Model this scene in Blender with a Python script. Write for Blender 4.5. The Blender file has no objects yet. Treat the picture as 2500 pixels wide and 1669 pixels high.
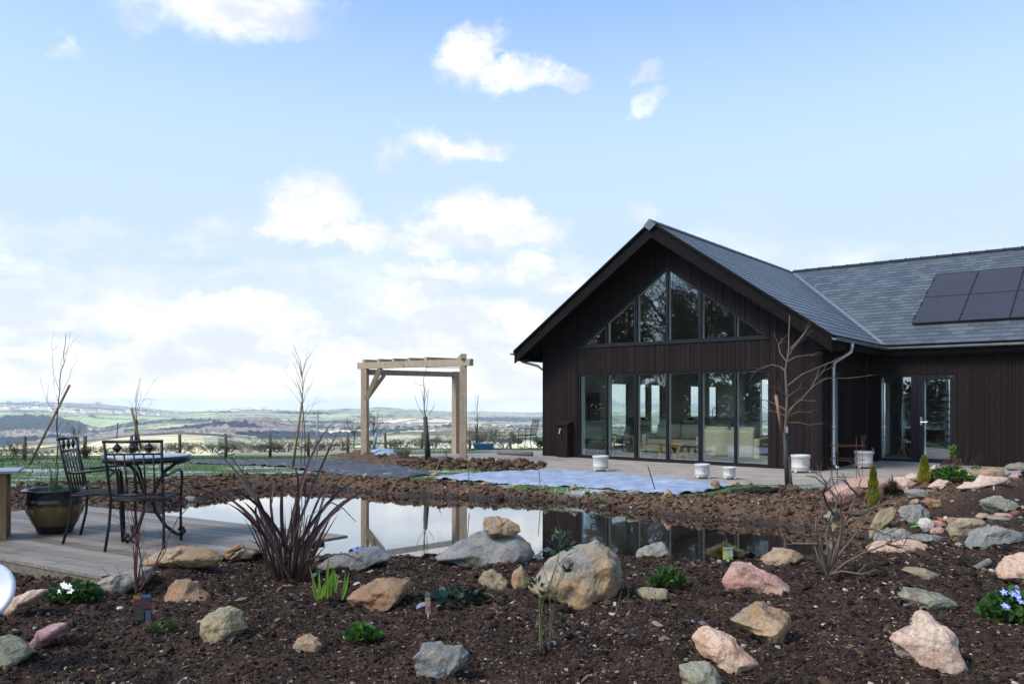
import bpy, math, random
import numpy as np
from mathutils import Vector
R=math.radians
scene=bpy.context.scene
COL=scene.collection
# ---------------------------------------------------------------- camera
F=1908.0; HY=977.0; CZ=1.6            # focal length in photo pixels, horizon row, eye height (m)
cam=bpy.data.cameras.new('camera'); co=bpy.data.objects.new('camera',cam); COL.objects.link(co)
cam.sensor_width=36; cam.lens=36*F/2500; cam.shift_y=142.6/2500
cam.clip_start=.05; cam.clip_end=40000
co.location=(0,0,CZ); co.rotation_euler=(R(90),0,0); scene.camera=co
# ---------------------------------------------------------------- light
SUN_AZ=R(-118); SUN_EL=R(46)            # azimuth from +Y towards +X
scene.view_settings.view_transform='Standard'; scene.view_settings.look='None'
scene.view_settings.exposure=0.75; scene.view_settings.gamma=1
sd=Vector((math.sin(SUN_AZ)*math.cos(SUN_EL),math.cos(SUN_AZ)*math.cos(SUN_EL),math.sin(SUN_EL)))
sun=bpy.data.lights.new('sun','SUN'); so=bpy.data.objects.new('sun',sun); COL.objects.link(so)
sun.energy=2.1; sun.angle=R(18); sun.color=(1,.90,.76)
so.rotation_euler=sd.to_track_quat('Z','Y').to_euler()
scene.cycles.use_denoising=True
scene.cycles.max_bounces=7; scene.cycles.diffuse_bounces=3; scene.cycles.glossy_bounces=3
scene.cycles.transmission_bounces=4; scene.cycles.transparent_max_bounces=12; scene.cycles.volume_bounces=2
scene.cycles.sample_clamp_indirect=6
scene.cycles.caustics_reflective=False; scene.cycles.caustics_refractive=False
# ---------------------------------------------------------------- node helper
class N:
    def __init__(s,nt): s.t=nt
    def n(s,typ,**k):
        x=s.t.nodes.new(typ)
        for a,b in k.items(): setattr(x,a,b)
        return x
    def link(s,a,b): s.t.links.new(a,b)
    def put(s,sock,v):
        if v is None: return
        if isinstance(v,bpy.types.NodeSocket): s.t.links.new(v,sock)
        else: sock.default_value=v
    def math(s,op,a,b=None,c=None,clamp=False):
        x=s.n('ShaderNodeMath',operation=op,use_clamp=clamp)
        s.put(x.inputs[0],a); s.put(x.inputs[1],b); s.put(x.inputs[2],c); return x.outputs[0]
    def vm(s,op,a,b=None):
        x=s.n('ShaderNodeVectorMath',operation=op); s.put(x.inputs[0],a); s.put(x.inputs[1],b)
        return x.outputs['Value'] if op in('LENGTH','DISTANCE','DOT_PRODUCT') else x.outputs[0]
    def noise(s,vec,scale,detail=4,rough=.55,dist=0,out=0):
        x=s.n('ShaderNodeTexNoise'); s.put(x.inputs['Vector'],vec); s.put(x.inputs['Scale'],scale)
        x.inputs['Detail'].default_value=detail; x.inputs['Roughness'].default_value=rough; x.inputs['Distortion'].default_value=dist
        return x.outputs[out]
    def voro(s,vec,scale,feature='F1',out='Color',rand=1):
        x=s.n('ShaderNodeTexVoronoi',feature=feature); s.put(x.inputs['Vector'],vec); x.inputs['Scale'].default_value=scale; x.inputs['Randomness'].default_value=rand
        return x.outputs[out]
    def ramp(s,f,stops,interp='LINEAR'):
        x=s.n('ShaderNodeValToRGB'); x.color_ramp.interpolation=interp; e=x.color_ramp.elements
        while len(e)<len(stops): e.new(.5)
        for q,(p,c) in zip(e,stops):
            q.position=p; q.color=(c,c,c,1) if isinstance(c,(int,float)) else (*c[:3],1)
        s.put(x.inputs[0],f); return x.outputs[0]
    def mix(s,f,a,b,mode='MIX'):
        x=s.n('ShaderNodeMix',data_type='RGBA',blend_type=mode)
        s.put(x.inputs[0],f)
        for i,v in ((6,a),(7,b)):
            if not isinstance(v,bpy.types.NodeSocket): v=(*v[:3],1)
            s.put(x.inputs[i],v)
        return x.outputs[2]
    def smooth(s,v,a,b,c=0.,d=1.):
        x=s.n('ShaderNodeMapRange',interpolation_type='SMOOTHSTEP'); s.put(x.inputs[0],v)
        for i,q in enumerate((a,b,c,d)): s.put(x.inputs[i+1],q)
        return x.outputs[0]
# ---------------------------------------------------------------- sky
w=bpy.data.worlds.new('World'); scene.world=w; w.use_nodes=True; w.node_tree.nodes.clear(); k=N(w.node_tree)
sky=k.n('ShaderNodeTexSky',sky_type='NISHITA'); sky.sun_disc=False; sky.sun_elevation=SUN_EL; sky.sun_rotation=SUN_AZ
sky.air_density=1.0; sky.dust_density=.6; sky.ozone_density=1.6; sky.altitude=200
tc=k.n('ShaderNodeTexCoord'); sx=k.n('ShaderNodeSeparateXYZ'); k.link(tc.outputs['Generated'],sx.inputs[0])
az=k.math('ARCTAN2',sx.outputs[0],sx.outputs[1])
hl=k.math('SQRT',k.math('ADD',k.math('MULTIPLY',sx.outputs[0],sx.outputs[0]),k.math('MULTIPLY',sx.outputs[1],sx.outputs[1])))
el=k.math('DIVIDE',sx.outputs[2],k.math('MAXIMUM',hl,.02))
cb=k.n('ShaderNodeCombineXYZ'); k.link(az,cb.inputs[0]); k.link(el,cb.inputs[1]); UV=cb.outputs[0]
# wobble the coordinates so every cloud edge is ragged
nz=k.noise(UV,9,6,.62,out=1); nz2=k.noise(UV,34,5,.6,out=1)
wob=k.vm('ADD',k.vm('MULTIPLY',k.vm('SUBTRACT',nz,(.5,.5,.5)),(.16,.11,0)),k.vm('MULTIPLY',k.vm('SUBTRACT',nz2,(.5,.5,.5)),(.05,.04,0)))
UVW=k.vm('ADD',UV,wob)
def skypos(px,py):
    X=(px-1250)/F; return math.atan(X),(HY-py)/F/math.sqrt(1+X*X)
S_=1.568
blobs=[(850,10,400,120,1),(270,135,75,45,.45),(1790,225,105,120,1),(1950,310,150,55,.9),(2110,330,100,35,.7),(1740,535,190,62,1),(1520,570,60,70,.5),
 (1170,780,150,140,1.15),(1090,900,120,60,.9),(1370,890,150,75,1),(860,860,150,55,.6),(1760,860,230,100,1.1),(1950,870,200,90,1.1),(1600,940,140,75,.9),(1980,1020,170,65,.9),(1680,1060,260,50,.8),
 (400,1165,190,70,.9),(900,1150,230,60,.9),(650,1230,330,60,.7),(1150,1250,150,75,.95),(1600,1160,240,60,.8),(1800,1250,330,70,.8),(2150,1080,120,60,.9),
 (100,890,520,70,.35),(2504,262,52,48,.6),(2512,385,46,42,.6),(2478,800,60,50,.5),(2020,1230,200,60,.8),(1420,1330,240,45,.75),(330,1330,300,45,.7),(700,1400,300,40,.6),(0,960,90,45,.5)]
acc=None
for x,y,rx,ry,st in blobs:
    a,v=skypos(x/S_,y/S_); q=1/(1+((x/S_-1250)/F)**2)
    d=k.vm('LENGTH',k.vm('MULTIPLY',k.vm('SUBTRACT',UVW,(a,v,0)),(F*S_/rx/q*.93,F*S_/ry*.93,0)))
    m=k.math('MULTIPLY',k.smooth(d,1.28,.30),st)
    acc=m if acc is None else k.math('MAXIMUM',acc,m)
st=k.vm('MULTIPLY',UV,(1,3.2,1))
field=k.noise(st,5.2,8,.6,.35)
lowness=k.smooth(el,.30,.02)
fm=k.math('MULTIPLY',k.smooth(k.math('ADD',field,k.math('MULTIPLY',lowness,.20)),.50,.68),k.math('ADD',k.math('MULTIPLY',lowness,.8),.0))
elsewhere=k.math('MULTIPLY',k.smooth(k.noise(st,2.6,7,.6,.3),.55,.70),k.smooth(k.math('ABSOLUTE',az),.72,1.0))
back=k.math('MULTIPLY',elsewhere,k.smooth(k.math('ABSOLUTE',az),2.9,1.6,.35,.9))
dens=k.math('MAXIMUM',k.math('MAXIMUM',acc,fm),back,clamp=True)
veil=k.math('MULTIPLY',k.smooth(el,.26,-.01),.6)
fine=k.noise(k.vm('ADD',UV,k.vm('MULTIPLY',wob,(.5,.5,0))),16,7,.62)
cc=k.mix(k.smooth(k.math('ADD',k.math('MULTIPLY',k.noise(k.vm('MULTIPLY',UV,(1,2.2,1)),7,6,.6),.65),k.math('MULTIPLY',fine,.35)),.42,.62),(.77,.83,.93),(1.16,1.16,1.15))
skyc=k.mix(1,sky.outputs[0],(.91,.95,1.0),'MULTIPLY')
SKYK=.185
skys=k.vm('MULTIPLY',skyc,(SKYK,SKYK,SKYK))
blend=k.mix(k.math('MULTIPLY',k.smooth(el,.60,.18),.96),skys,(.385,.487,.59)); blend=k.mix(k.smooth(el,.22,.02),blend,(.47,.53,.595)); blend=k.mix(k.smooth(el,.045,-.005),blend,(.66,.69,.72))
CL=.62
lowb=k.smooth(el,.34,.10); final=k.mix(dens,blend,k.vm('MULTIPLY',cc,k.mix(lowb,(CL,CL,CL),(CL*1.07,CL*1.06,CL*1.04))))
glow=k.math('MULTIPLY',k.smooth(az,-.95,-1.5),k.smooth(az,-2.9,-2.2)); gl=k.math('ADD',1,k.math('MULTIPLY',glow,.9)); final=k.vm('MULTIPLY',final,k.mix(glow,(1,1,1),(1.75,1.85,1.95)))
bg=k.n('ShaderNodeBackground'); k.link(final,bg.inputs[0]); bg.inputs[1].default_value=1
ow=k.n('ShaderNodeOutputWorld'); k.link(bg.outputs[0],ow.inputs[0])
# ---------------------------------------------------------------- numpy noise
_rs=np.random.RandomState(7); _perm=_rs.permutation(512); _perm=np.concatenate([_perm,_perm,_perm]); _val=_rs.rand(512)*2-1
def vnoise(P):
    P=np.asarray(P,float); I=np.floor(P).astype(np.int64); f=P-I; f=f*f*f*(f*(f*6-15)+10); I&=511
    def h(a,b,c): return _val[_perm[_perm[_perm[(I[:,0]+a)&511]+((I[:,1]+b)&511)]+((I[:,2]+c)&511)]&511]
    x,y,z=f.T; r=0
    for a in(0,1):
        for b in(0,1):
            for c in(0,1): r=r+h(a,b,c)*(x if a else 1-x)*(y if b else 1-y)*(z if c else 1-z)
    return r
def fbm(P,o=4,g=.5):
    r=0;a=1;P=np.asarray(P,float)
    for i in range(o): r=r+a*vnoise(P*2**i+i*17.3); a*=g
    return r
def n2(x,y,s,o=3,off=0): return fbm(np.stack([x*s+off,y*s+off*1.7,np.zeros_like(x)+off],1),o)
def sstep(a,b,x): t=np.clip((x-a)/(b-a),0,1); return t*t*(3-2*t)
# ---------------------------------------------------------------- photo-pixel helpers (surveying only)
def at(px,py,Y): return np.array([(px-1250)*Y/F,Y,CZ-(py-HY)*Y/F])
def pz(px,py,z): Y=(CZ-z)*F/(py-HY); return np.array([(px-1250)*Y/F,Y,z])
ZO={'A':(0,1150,3.021),'B':(600,1150,3.0215),'C':(1230,1150,3.0215),'D':(1850,1050,2.534),'E':(1960,1100,4.35),'W':(1300,880,3.559),'U':(1240,520,3.559),'L':(0,780,3.485),'M':(625,780,3.48),'H':(1850,580,2.375),'I':(0,960,7.118),'N':(0,0,1),'G':(650,960,3.3557)}
def zc(z,p): a,b,s=ZO[z]; return a+p[0]/s,b+p[1]/s
# ---------------------------------------------------------------- ground shape
def seg_sd(P,poly,closed=True):
    """signed distance to a polygon, negative inside"""
    x,y=P; d=np.full(x.shape,1e9); ins=np.zeros(x.shape,bool); n=len(poly)
    for i in range(n):
        ax,ay=poly[i]; bx,by=poly[(i+1)%n]; ex,ey=bx-ax,by-ay
        t=np.clip(((x-ax)*ex+(y-ay)*ey)/(ex*ex+ey*ey+1e-12),0,1)
        d=np.minimum(d,np.hypot(x-ax-t*ex,y-ay-t*ey))
        c=((ay>y)!=(by>y))&(x<(bx-ax)*(y-ay)/(by-ay+1e-12)+ax); ins^=c
    return np.where(ins,-d,d)
WZ=-.15
far_shore=[pz(x,y,WZ)[:2] for x,y in [(395,1242),(500,1215),(600,1200),(700,1192),(830,1197),(964,1209),(1100,1214),(1229,1221),(1395,1229),(1510,1243),(1627,1259),(1750,1270),(1880,1281),(2000,1298),(2110,1316)]]
POND=[tuple(p) for p in far_shore]+[(4.5,9.0),(4.3,8.6),(3.3,7.95),(1.5,7.75),(0,7.7),(-1.2,7.8),(-2.5,7.9),(-3.6,8.6),(-4.5,9.8),(-5.3,11.3)]
SOIL=[tuple(pz(x,y,.03)[:2]) for x,y in [(-420,1200),(0,1185),(130,1172),(300,1163),(458,1155),(553,1150),(700,1155),(851,1163),(1022,1176),(1125,1180),(1230,1189),(1428,1199),(1528,1206),(1654,1210),(1720,1205),(1800,1200),(1900,1188),(2018,1190),(2080,1194)]]+[(7.2,13.0),(12,13.4),(14,8),(10,1.5),(-10,1.5),(-12,8)]
PATCH=[tuple(pz(x,y,.02)[:2]) for x,y in [(800,1114),(870,1098),(960,1101),(1000,1108),(1010,1116),(1120,1124),(1250,1131),(1335,1136),(1320,1146),(1200,1148),(1050,1147),(960,1142),(900,1134),(830,1123)]]
MAT1=[tuple(pz(x,y,0)[:2]) for x,y in [(455,1107),(540,1104),(620,1110),(800,1122),(920,1138),(1040,1152),(1065,1160),(1000,1166),(880,1163),(760,1150),(700,1136),(560,1122),(470,1117)]]
FLEECE=[tuple(pz(x,y,0)[:2]) for x,y in [(1059,1168),(1100,1163),(1180,1157),(1300,1151),(1435,1153),(1528,1162),(1660,1174),(1760,1182),(1792,1187),(1750,1194),(1706,1201),(1654,1208),(1528,1203),(1428,1195),(1323,1191),(1230,1185),(1180,1177),(1110,1173)]]
PATIO=[tuple(pz(x,y,0)[:2]) for x,y in [(1317,1150),(1421,1157),(1553,1164),(1679,1172),(1834,1181),(1918,1183),(2018,1186),(2120,1193)]]+[(7.6,13.6),(12,12.6),(16,16),(17,24),(8.0,24.8),(2.0,25.0),(.3,25)]+[tuple(pz(x,y,0)[:2]) for x,y in [(1165,1105),(1020,1108),(905,1108),(1010,1118),(1130,1127),(1262,1134)]]
BED=[tuple(pz(x,y,-.05)[:2]) for x,y in [(1130,1102),(1190,1093),(1300,1084),(1480,1080),(1480,1100),(1215,1101)]]
HX,HYY,YAW=7.03,17.75,R(38.96); HW=7.894
cY,sY=math.cos(YAW),math.sin(YAW)
def hloc(x,y): dx,dy=x-HX,y-HYY; return cY*dx-sY*dy, sY*dx+cY*dy     # house-local coordinates
def hw(lx,ly): return HX+cY*lx+sY*ly, HYY-sY*lx+cY*ly
def H(x,y):
    x=np.asarray(x,float); y=np.asarray(y,float)
    lawn=np.interp(y,[-60,13,21,27,32,40,45,60],[0,0,-.12,-.42,-.75,-1.2,-1.9,-3.4])
    rgt=np.interp(y,[-60,26,32,40,45,60],[0,0,-.45,-1.0,-1.9,-3.4])
    b=lawn+(rgt-lawn)*sstep(-8,-3.5,x)
    lx,ly=hloc(x,y); inh=sstep(2.5,.3,np.maximum(np.maximum(-HW-lx,lx-14),np.maximum(-ly,ly-14.8)))
    b=b*(1-inh)
    y0=np.interp(x,[-8,-3,3,5,7],[6.6,7.0,7.3,10.3,11.3])
    near=.2*(1-sstep(y0,y0+1.7,y))*(.5+.5*sstep(-5.5,-3.0,x))*sstep(-6,1,y)
    b=b+near
    b=b+.36*np.exp(-((x-7.4)/2.4)**2-((y-10.7)/1.45)**2)+.10*np.exp(-((x-5.6)/1.2)**2-((y-9.9)/.9)**2)
    s=seg_sd((x,y),POND)
    b=b+.10*np.exp(-((x+2.55)/.55)**2-((y-6.05)/.45)**2)
    berm=.06*np.exp(-((s-.55)/.28)**2)*sstep(8.8,10.0,y)*(s>0)*(1-sstep(3.5,5.0,x))
    b=b+berm
    b=b+.10*sstep(.15,-.45,seg_sd((x,y),PATCH))
    b=np.where(s>0,np.minimum(b,WZ-.01+.45*s),WZ-.01+.45*np.maximum(s,-1.2))
    return b
def H1(x,y): return float(H(np.array([x]),np.array([y]))[0])
def gnd(px,py):
    t=np.exp(np.linspace(math.log(3.2),math.log(60),1500)); zr=CZ-(py-HY)*t/F; hh=H((px-1250)*t/F,t); i=int(np.argmax(zr<=hh)); Y=float(t[i]) if (zr<=hh).any() else 60.
    return np.array([(px-1250)*Y/F,Y,H1((px-1250)*Y/F,Y)])
def fine_h(x,y,soil,bank,patch):
    r=.030*n2(x,y,2.3,3,3.1)+.020*n2(x,y,9,3,7.7)*(1+.6*bank+2.2*patch)+.010*n2(x,y,38,2,1.3)*(1+.5*bank)
    return r*soil+(1-soil)*(.012*n2(x,y,1.1,2,9.2)-.004)
def masks(x,y):
    j=.10*n2(x,y,2.5,3,5.5)
    s1=seg_sd((x,y),SOIL)+j; s2=seg_sd((x,y),PATCH)+j; s3=seg_sd((x,y),BED)+j
    fore=sstep(.12,-.12,s1); pat=sstep(.15,-.15,s2); bed=sstep(.15,-.15,s3)
    sp=seg_sd((x,y),POND)
    y0=np.interp(x,[-8,-3,3,5,7],[7.5,8.0,9.0,9.8,10.2])
    bank=sstep(-.5,.8,y-y0)*fore
    pdi=sstep(.05,-.10,seg_sd((x,y),PATIO))*(1-pat)
    return np.maximum(np.maximum(fore,pat),bed),bank,pat,pdi,sp
def Hf(x,y):
    s,b,p,q,_=masks(x,y); return H(x,y)+fine_h(x,y,s,b,p)*(1-q)-.05*q
# ---------------------------------------------------------------- object helpers
def font_mesh(o):
    dg=bpy.context.evaluated_depsgraph_get(); me=bpy.data.meshes.new_from_object(o.evaluated_get(dg)); n=bpy.data.objects.new(o.name,me); COL.objects.link(n); n.parent=o.parent; n.location=o.location; n.rotation_euler=o.rotation_euler; bpy.data.objects.remove(o); n.name='lettering'; return n
def tag(o,label=None,cat=None,group=None,kind=None):
    if label: o['label']=label
    if cat: o['category']=cat
    if group: o['group']=group
    if kind: o['kind']=kind
    return o
def thing(name,label,cat,loc=(0,0,0),rotz=0,group=None):
    o=bpy.data.objects.new(name,None); COL.objects.link(o); o.location=tuple(float(v) for v in loc); o.rotation_euler=(0,0,rotz); o.empty_display_size=.1
    return tag(o,label,cat,group)
def npmesh(name,V,Fc,mat=None,smooth=False,col=None,parent=None,loc=None):
    """V (n,3) array; Fc (m,k) array or list of tuples"""
    me=bpy.data.meshes.new(name); V=np.asarray(V,np.float32)
    if isinstance(Fc,np.ndarray) and Fc.ndim==2:
        m,kk=Fc.shape; fl=Fc.ravel().astype(np.int32); ls=np.arange(0,m*kk,kk,dtype=np.int32); lt=np.full(m,kk,np.int32)
    else:
        lt=np.array([len(f) for f in Fc],np.int32); fl=np.array([i for f in Fc for i in f],np.int32); ls=np.concatenate([[0],np.cumsum(lt)[:-1]]).astype(np.int32); m=len(Fc)
    me.vertices.add(len(V)); me.vertices.foreach_set('co',V.ravel())
    me.loops.add(len(fl)); me.loops.foreach_set('vertex_index',fl)
    me.polygons.add(m); me.polygons.foreach_set('loop_start',ls); me.polygons.foreach_set('loop_total',lt)
    me.polygons.foreach_set('use_smooth',np.full(m,bool(smooth)))
    me.update(calc_edges=True)
    if col is not None:
        a=me.color_attributes.new('col','FLOAT_COLOR','POINT'); c=np.ones((len(V),4),np.float32); c[:,:np.asarray(col).shape[1]]=col; a.data.foreach_set('color',c.ravel())
    if mat: me.materials.append(mat)
    o=bpy.data.objects.new(name,me); COL.objects.link(o)
    if parent: o.parent=parent
    if loc is not None: o.location=tuple(float(v) for v in loc)
    return o
class MB:
    def __init__(s): s.v=[]; s.f=[]; s.c=[]; s.cur=None
    def add(s,vs,fs):
        b=len(s.v); s.v+= [tuple(map(float,p)) for p in vs]; s.f+=[tuple(b+i for i in f) for f in fs]
        s.c+=[s.cur or (1,1,1)]*len(vs)
    def hexa(s,p):  # 8 points: bottom 4 ccw, top 4 ccw
        s.add(p,[(3,2,1,0),(4,5,6,7),(0,1,5,4),(1,2,6,5),(2,3,7,6),(3,0,4,7)])
    def box(s,x0,x1,y0,y1,z0,z1): s.hexa([(x0,y0,z0),(x1,y0,z0),(x1,y1,z0),(x0,y1,z0),(x0,y0,z1),(x1,y0,z1),(x1,y1,z1),(x0,y1,z1)])
    def bar(s,a,b,wd,ht,up=(0,0,1),bev=0):
        a=Vector(a);b=Vector(b);d=(b-a).normalized();u=Vector(up); sx_=d.cross(u)
        if sx_.length<1e-4: sx_=d.cross(Vector((0,1,0)))
        sx_.normalize(); uz=sx_.cross(d).normalized(); p=[]
        h,v=wd/2,ht/2; be=min(h,v)*bev
        if be<=0: ring=[(-h,-v),(h,-v),(h,v),(-h,v)]
        else: ring=[(-h+be,-v),(h-be,-v),(h,-v+be),(h,v-be),(h-be,v),(-h+be,v),(-h,v-be),(-h,-v+be)]
        n=len(ring)
        for q in(a,b):
            for i,j in ring: p.append(q+sx_*i+uz*j)
        s.add(p,[tuple(reversed(range(n))),tuple(range(n,2*n))]+[(i,(i+1)%n,n+(i+1)%n,n+i) for i in range(n)])
    def tube(s,pts,rad,n=6,cap=True,flat=1):
        pts=[Vector(tuple(map(float,p))) for p in pts]; m=len(pts)
        if not hasattr(rad,'__len__'): rad=[rad]*m
        if len(rad)==2 and m>2: rad=[rad[0]+(rad[1]-rad[0])*i/(m-1) for i in range(m)]
        ref=None; vs=[]
        for i,p in enumerate(pts):
            d=(pts[min(i+1,m-1)]-pts[max(i-1,0)])
            d=d.normalized() if d.length>1e-9 else Vector((0,0,1))
            if ref is None: ref=d.cross(Vector((0,0,1)) if abs(d.z)<.9 else Vector((0,1,0))).normalized()
            else:
                ref=ref-d*ref.dot(d)
                ref=ref.normalized() if ref.length>1e-6 else d.orthogonal().normalized()
            bi=d.cross(ref)
            for j in range(n):
                a=2*math.pi*j/n; vs.append(p+(ref*math.cos(a)+bi*math.sin(a)*flat)*rad[i])
        fs=[(i*n+j,i*n+(j+1)%n,(i+1)*n+(j+1)%n,(i+1)*n+j) for i in range(m-1) for j in range(n)]
        if cap: fs+=[tuple(reversed(range(n))),tuple((m-1)*n+j for j in range(n))]
        s.add(vs,fs)
    def lathe(s,prof,n=24,c=(0,0,0)):
        vs=[(c[0]+r*math.cos(2*math.pi*j/n),c[1]+r*math.sin(2*math.pi*j/n),c[2]+z) for r,z in prof for j in range(n)]
        s.add(vs,[(i*n+j,i*n+(j+1)%n,(i+1)*n+(j+1)%n,(i+1)*n+j) for i in range(len(prof)-1) for j in range(n)]+[tuple(reversed(range(n))),tuple((len(prof)-1)*n+j for j in range(n))])
    def prism(s,poly,z0,z1):
        n=len(poly); A=sum(poly[i][0]*poly[(i+1)%n][1]-poly[(i+1)%n][0]*poly[i][1] for i in range(n))
        if A<0: poly=poly[::-1]
        f=lambda z,p:(p[0],p[1],z(p[0],p[1]) if callable(z) else z)
        s.add([f(z0,p) for p in poly]+[f(z1,p) for p in poly],[tuple(reversed(range(n))),tuple(range(n,2*n))]+[(i,(i+1)%n,n+(i+1)%n,n+i) for i in range(n)])
    def blade(s,pts,wd,side,fold=.25):
        """leaf blade: strip along pts with half widths wd, side = width direction"""
        vs=[];sd_=Vector(side); m=len(pts)
        for p,h in zip(pts,wd):
            p=Vector(tuple(map(float,p))); nrm=Vector((sd_.y,-sd_.x,.2)).normalized()
            vs+=[p-sd_*h+nrm*h*fold,p,p+sd_*h+nrm*h*fold]
        s.add(vs,[(3*i+j,3*i+j+1,3*i+j+4,3*i+j+3) for i in range(m-1) for j in(0,1)])
    def build(s,name,mat,parent=None,smooth=False,bevel=0,loc=None,col=False):
        o=npmesh(name,s.v or [(0,0,0)],s.f,mat,smooth,np.array(s.c) if col else None,parent,loc)
        if bevel:
            md=o.modifiers.new('bevel','BEVEL'); md.width=bevel; md.segments=2; md.limit_method='ANGLE'; md.angle_limit=R(40)
        return o
def copy_tree(o,parent=None):
    c=o.copy(); COL.objects.link(c); c.parent=parent
    for ch in list(o.children): copy_tree(ch,c)
    return c
# ---------------------------------------------------------------- materials
def mat(name,build):
    m=bpy.data.materials.new(name); m.use_nodes=True; nt=m.node_tree; nt.nodes.clear(); q=N(nt)
    o=q.n('ShaderNodeOutputMaterial'); build(q,o); return m
def pbr(q,o,col,rough=.7,metal=0,bump=None,bstr=.3,bdist=.01,spec=.5,**kw):
    p=q.n('ShaderNodeBsdfPrincipled'); q.put(p.inputs['Base Color'],col if isinstance(col,bpy.types.NodeSocket) else (*col[:3],1))
    q.put(p.inputs['Roughness'],rough); p.inputs['Metallic'].default_value=metal; p.inputs['Specular IOR Level'].default_value=spec
    for a,b in kw.items(): q.put(p.inputs[a.replace('_',' ')],b)
    if bump is not None:
        bn=q.n('ShaderNodeBump'); bn.inputs['Strength'].default_value=bstr; bn.inputs['Distance'].default_value=bdist; q.put(bn.inputs['Height'],bump); q.link(bn.outputs[0],p.inputs['Normal'])
    q.link(p.outputs[0],o.inputs[0]); return p
def obc(q): return q.n('ShaderNodeTexCoord').outputs['Object']
def geo(q): return q.n('ShaderNodeNewGeometry').outputs['Position']
def att(q,name='col'): x=q.n('ShaderNodeAttribute'); x.attribute_name=name; return x
def simple(name,c1,c2=None,rough=.7,metal=0,scale=8,bstr=.2,bd=.004,spec=.5,stretch=(1,1,1)):
    c2=c2 or tuple(v*.75 for v in c1)
    def b(q,o):
        v=q.vm('MULTIPLY',obc(q),stretch); n=q.noise(v,scale,6,.6); n3=q.noise(v,scale*7,3,.6)
        f=q.smooth(q.math('ADD',q.math('MULTIPLY',n,.7),q.math('MULTIPLY',n3,.3)),.35,.65)
        pbr(q,o,q.mix(f,c1,c2),rough,metal,n3,bstr,bd,spec)
    return mat(name,b)
def vcol(name,rough=.8,scale=60,amt=.35,spec=.3,bd=.003,transl=0):
    """colour from the per-piece attribute, broken up by noise"""
    def b(q,o):
        a=att(q); n=q.noise(obc(q),scale,4,.6)
        c=q.mix(1,a.outputs['Color'],q.ramp(n,[(.3,1-amt),(.7,1+amt*.4)]),'MULTIPLY')
        p=pbr(q,o,c,rough,0,n,.3,bd,spec)
        if transl:
            t=q.n('ShaderNodeBsdfTranslucent'); q.link(c,t.inputs[0]); ms=q.n('ShaderNodeMixShader'); ms.inputs[0].default_value=transl
            q.link(p.outputs[0],ms.inputs[1]); q.link(t.outputs[0],ms.inputs[2]); q.link(ms.outputs[0],o.inputs[0])
    return mat(name,b)
def b_ground(q,o):
    P=geo(q); a=att(q); sp=q.n('ShaderNodeSeparateColor'); q.link(a.outputs['Color'],sp.inputs[0]); soil,bank,wet=sp.outputs
    n1=q.noise(P,3,6,.6); n2_=q.noise(P,26,5,.65); n3=q.noise(P,120,3,.6)
    mul=q.mix(q.smooth(q.math('ADD',q.math('MULTIPLY',n2_,.6),q.math('MULTIPLY',n3,.4)),.38,.64),(.010,.0058,.004),(.046,.026,.015))
    mul=q.mix(q.math('MULTIPLY',q.smooth(n1,.45,.65),.4),mul,(.065,.040,.024))
    bk=q.mix(q.smooth(n2_,.35,.65),(.045,.027,.016),(.145,.088,.050))
    bk=q.mix(q.math('MULTIPLY',q.smooth(n3,.55,.7),.5),bk,(.20,.135,.085))
    sc=q.mix(bank,mul,bk)
    g=q.mix(q.smooth(n2_,.3,.7),(.038,.080,.016),(.078,.140,.032))
    g=q.mix(q.smooth(q.noise(P,60,3,.7),.5,.7),g,(.10,.13,.045))
    st=q.vm('MULTIPLY',P,(.35,1.3,1))
    fr=q.math('MULTIPLY',q.smooth(q.math('ADD',q.noise(st,1.15,4,.6),q.math('MULTIPLY',q.math('SUBTRACT',q.noise(P,22,4,.7),.5),.6)),.52,.60),q.smooth(q.vm('LENGTH',P),33,24))
    g=q.mix(q.math('MULTIPLY',fr,.75),g,(.42,.45,.46))
    c=q.mix(soil,g,sc)
    c=q.mix(wet,c,(.022,.015,.011))
    vv=q.voro(P,90,'F1','Distance'); h=q.math('ADD',q.math('MULTIPLY',n3,.6),q.math('MULTIPLY',vv,.6))
    pbr(q,o,c,q.math('SUBTRACT',.92,q.math('MULTIPLY',wet,.5)),0,h,.55,.02,.25)
M_ground=mat('ground',b_ground)
def b_hills(q,o):
    P=geo(q); a=att(q); n=q.noise(P,.012,6,.65); n2_=q.noise(P,.06,4,.6)
    c=q.mix(1,a.outputs['Color'],q.ramp(q.math('ADD',q.math('MULTIPLY',n,.5),q.math('MULTIPLY',n2_,.5)),[(.3,.62),(.7,1.3)]),'MULTIPLY')
    pbr(q,o,c,1,0,None,spec=.1)
M_hills=mat('hills',b_hills)
def b_water(q,o):
    P=geo(q); st=q.vm('MULTIPLY',P,(1,2.2,1)); n=q.noise(st,5,3,.5); n2_=q.noise(q.vm('MULTIPLY',P,(1,3,1)),16,2,.5)
    h=q.math('ADD',n,q.math('MULTIPLY',n2_,.25))
    pbr(q,o,(.016,.011,.007),.010,0,h,.028,.03,1.0,IOR=1.5,Coat_Weight=1.0,Coat_IOR=1.6,Coat_Roughness=.01)
M_water=mat('pond_water',b_water)
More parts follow.
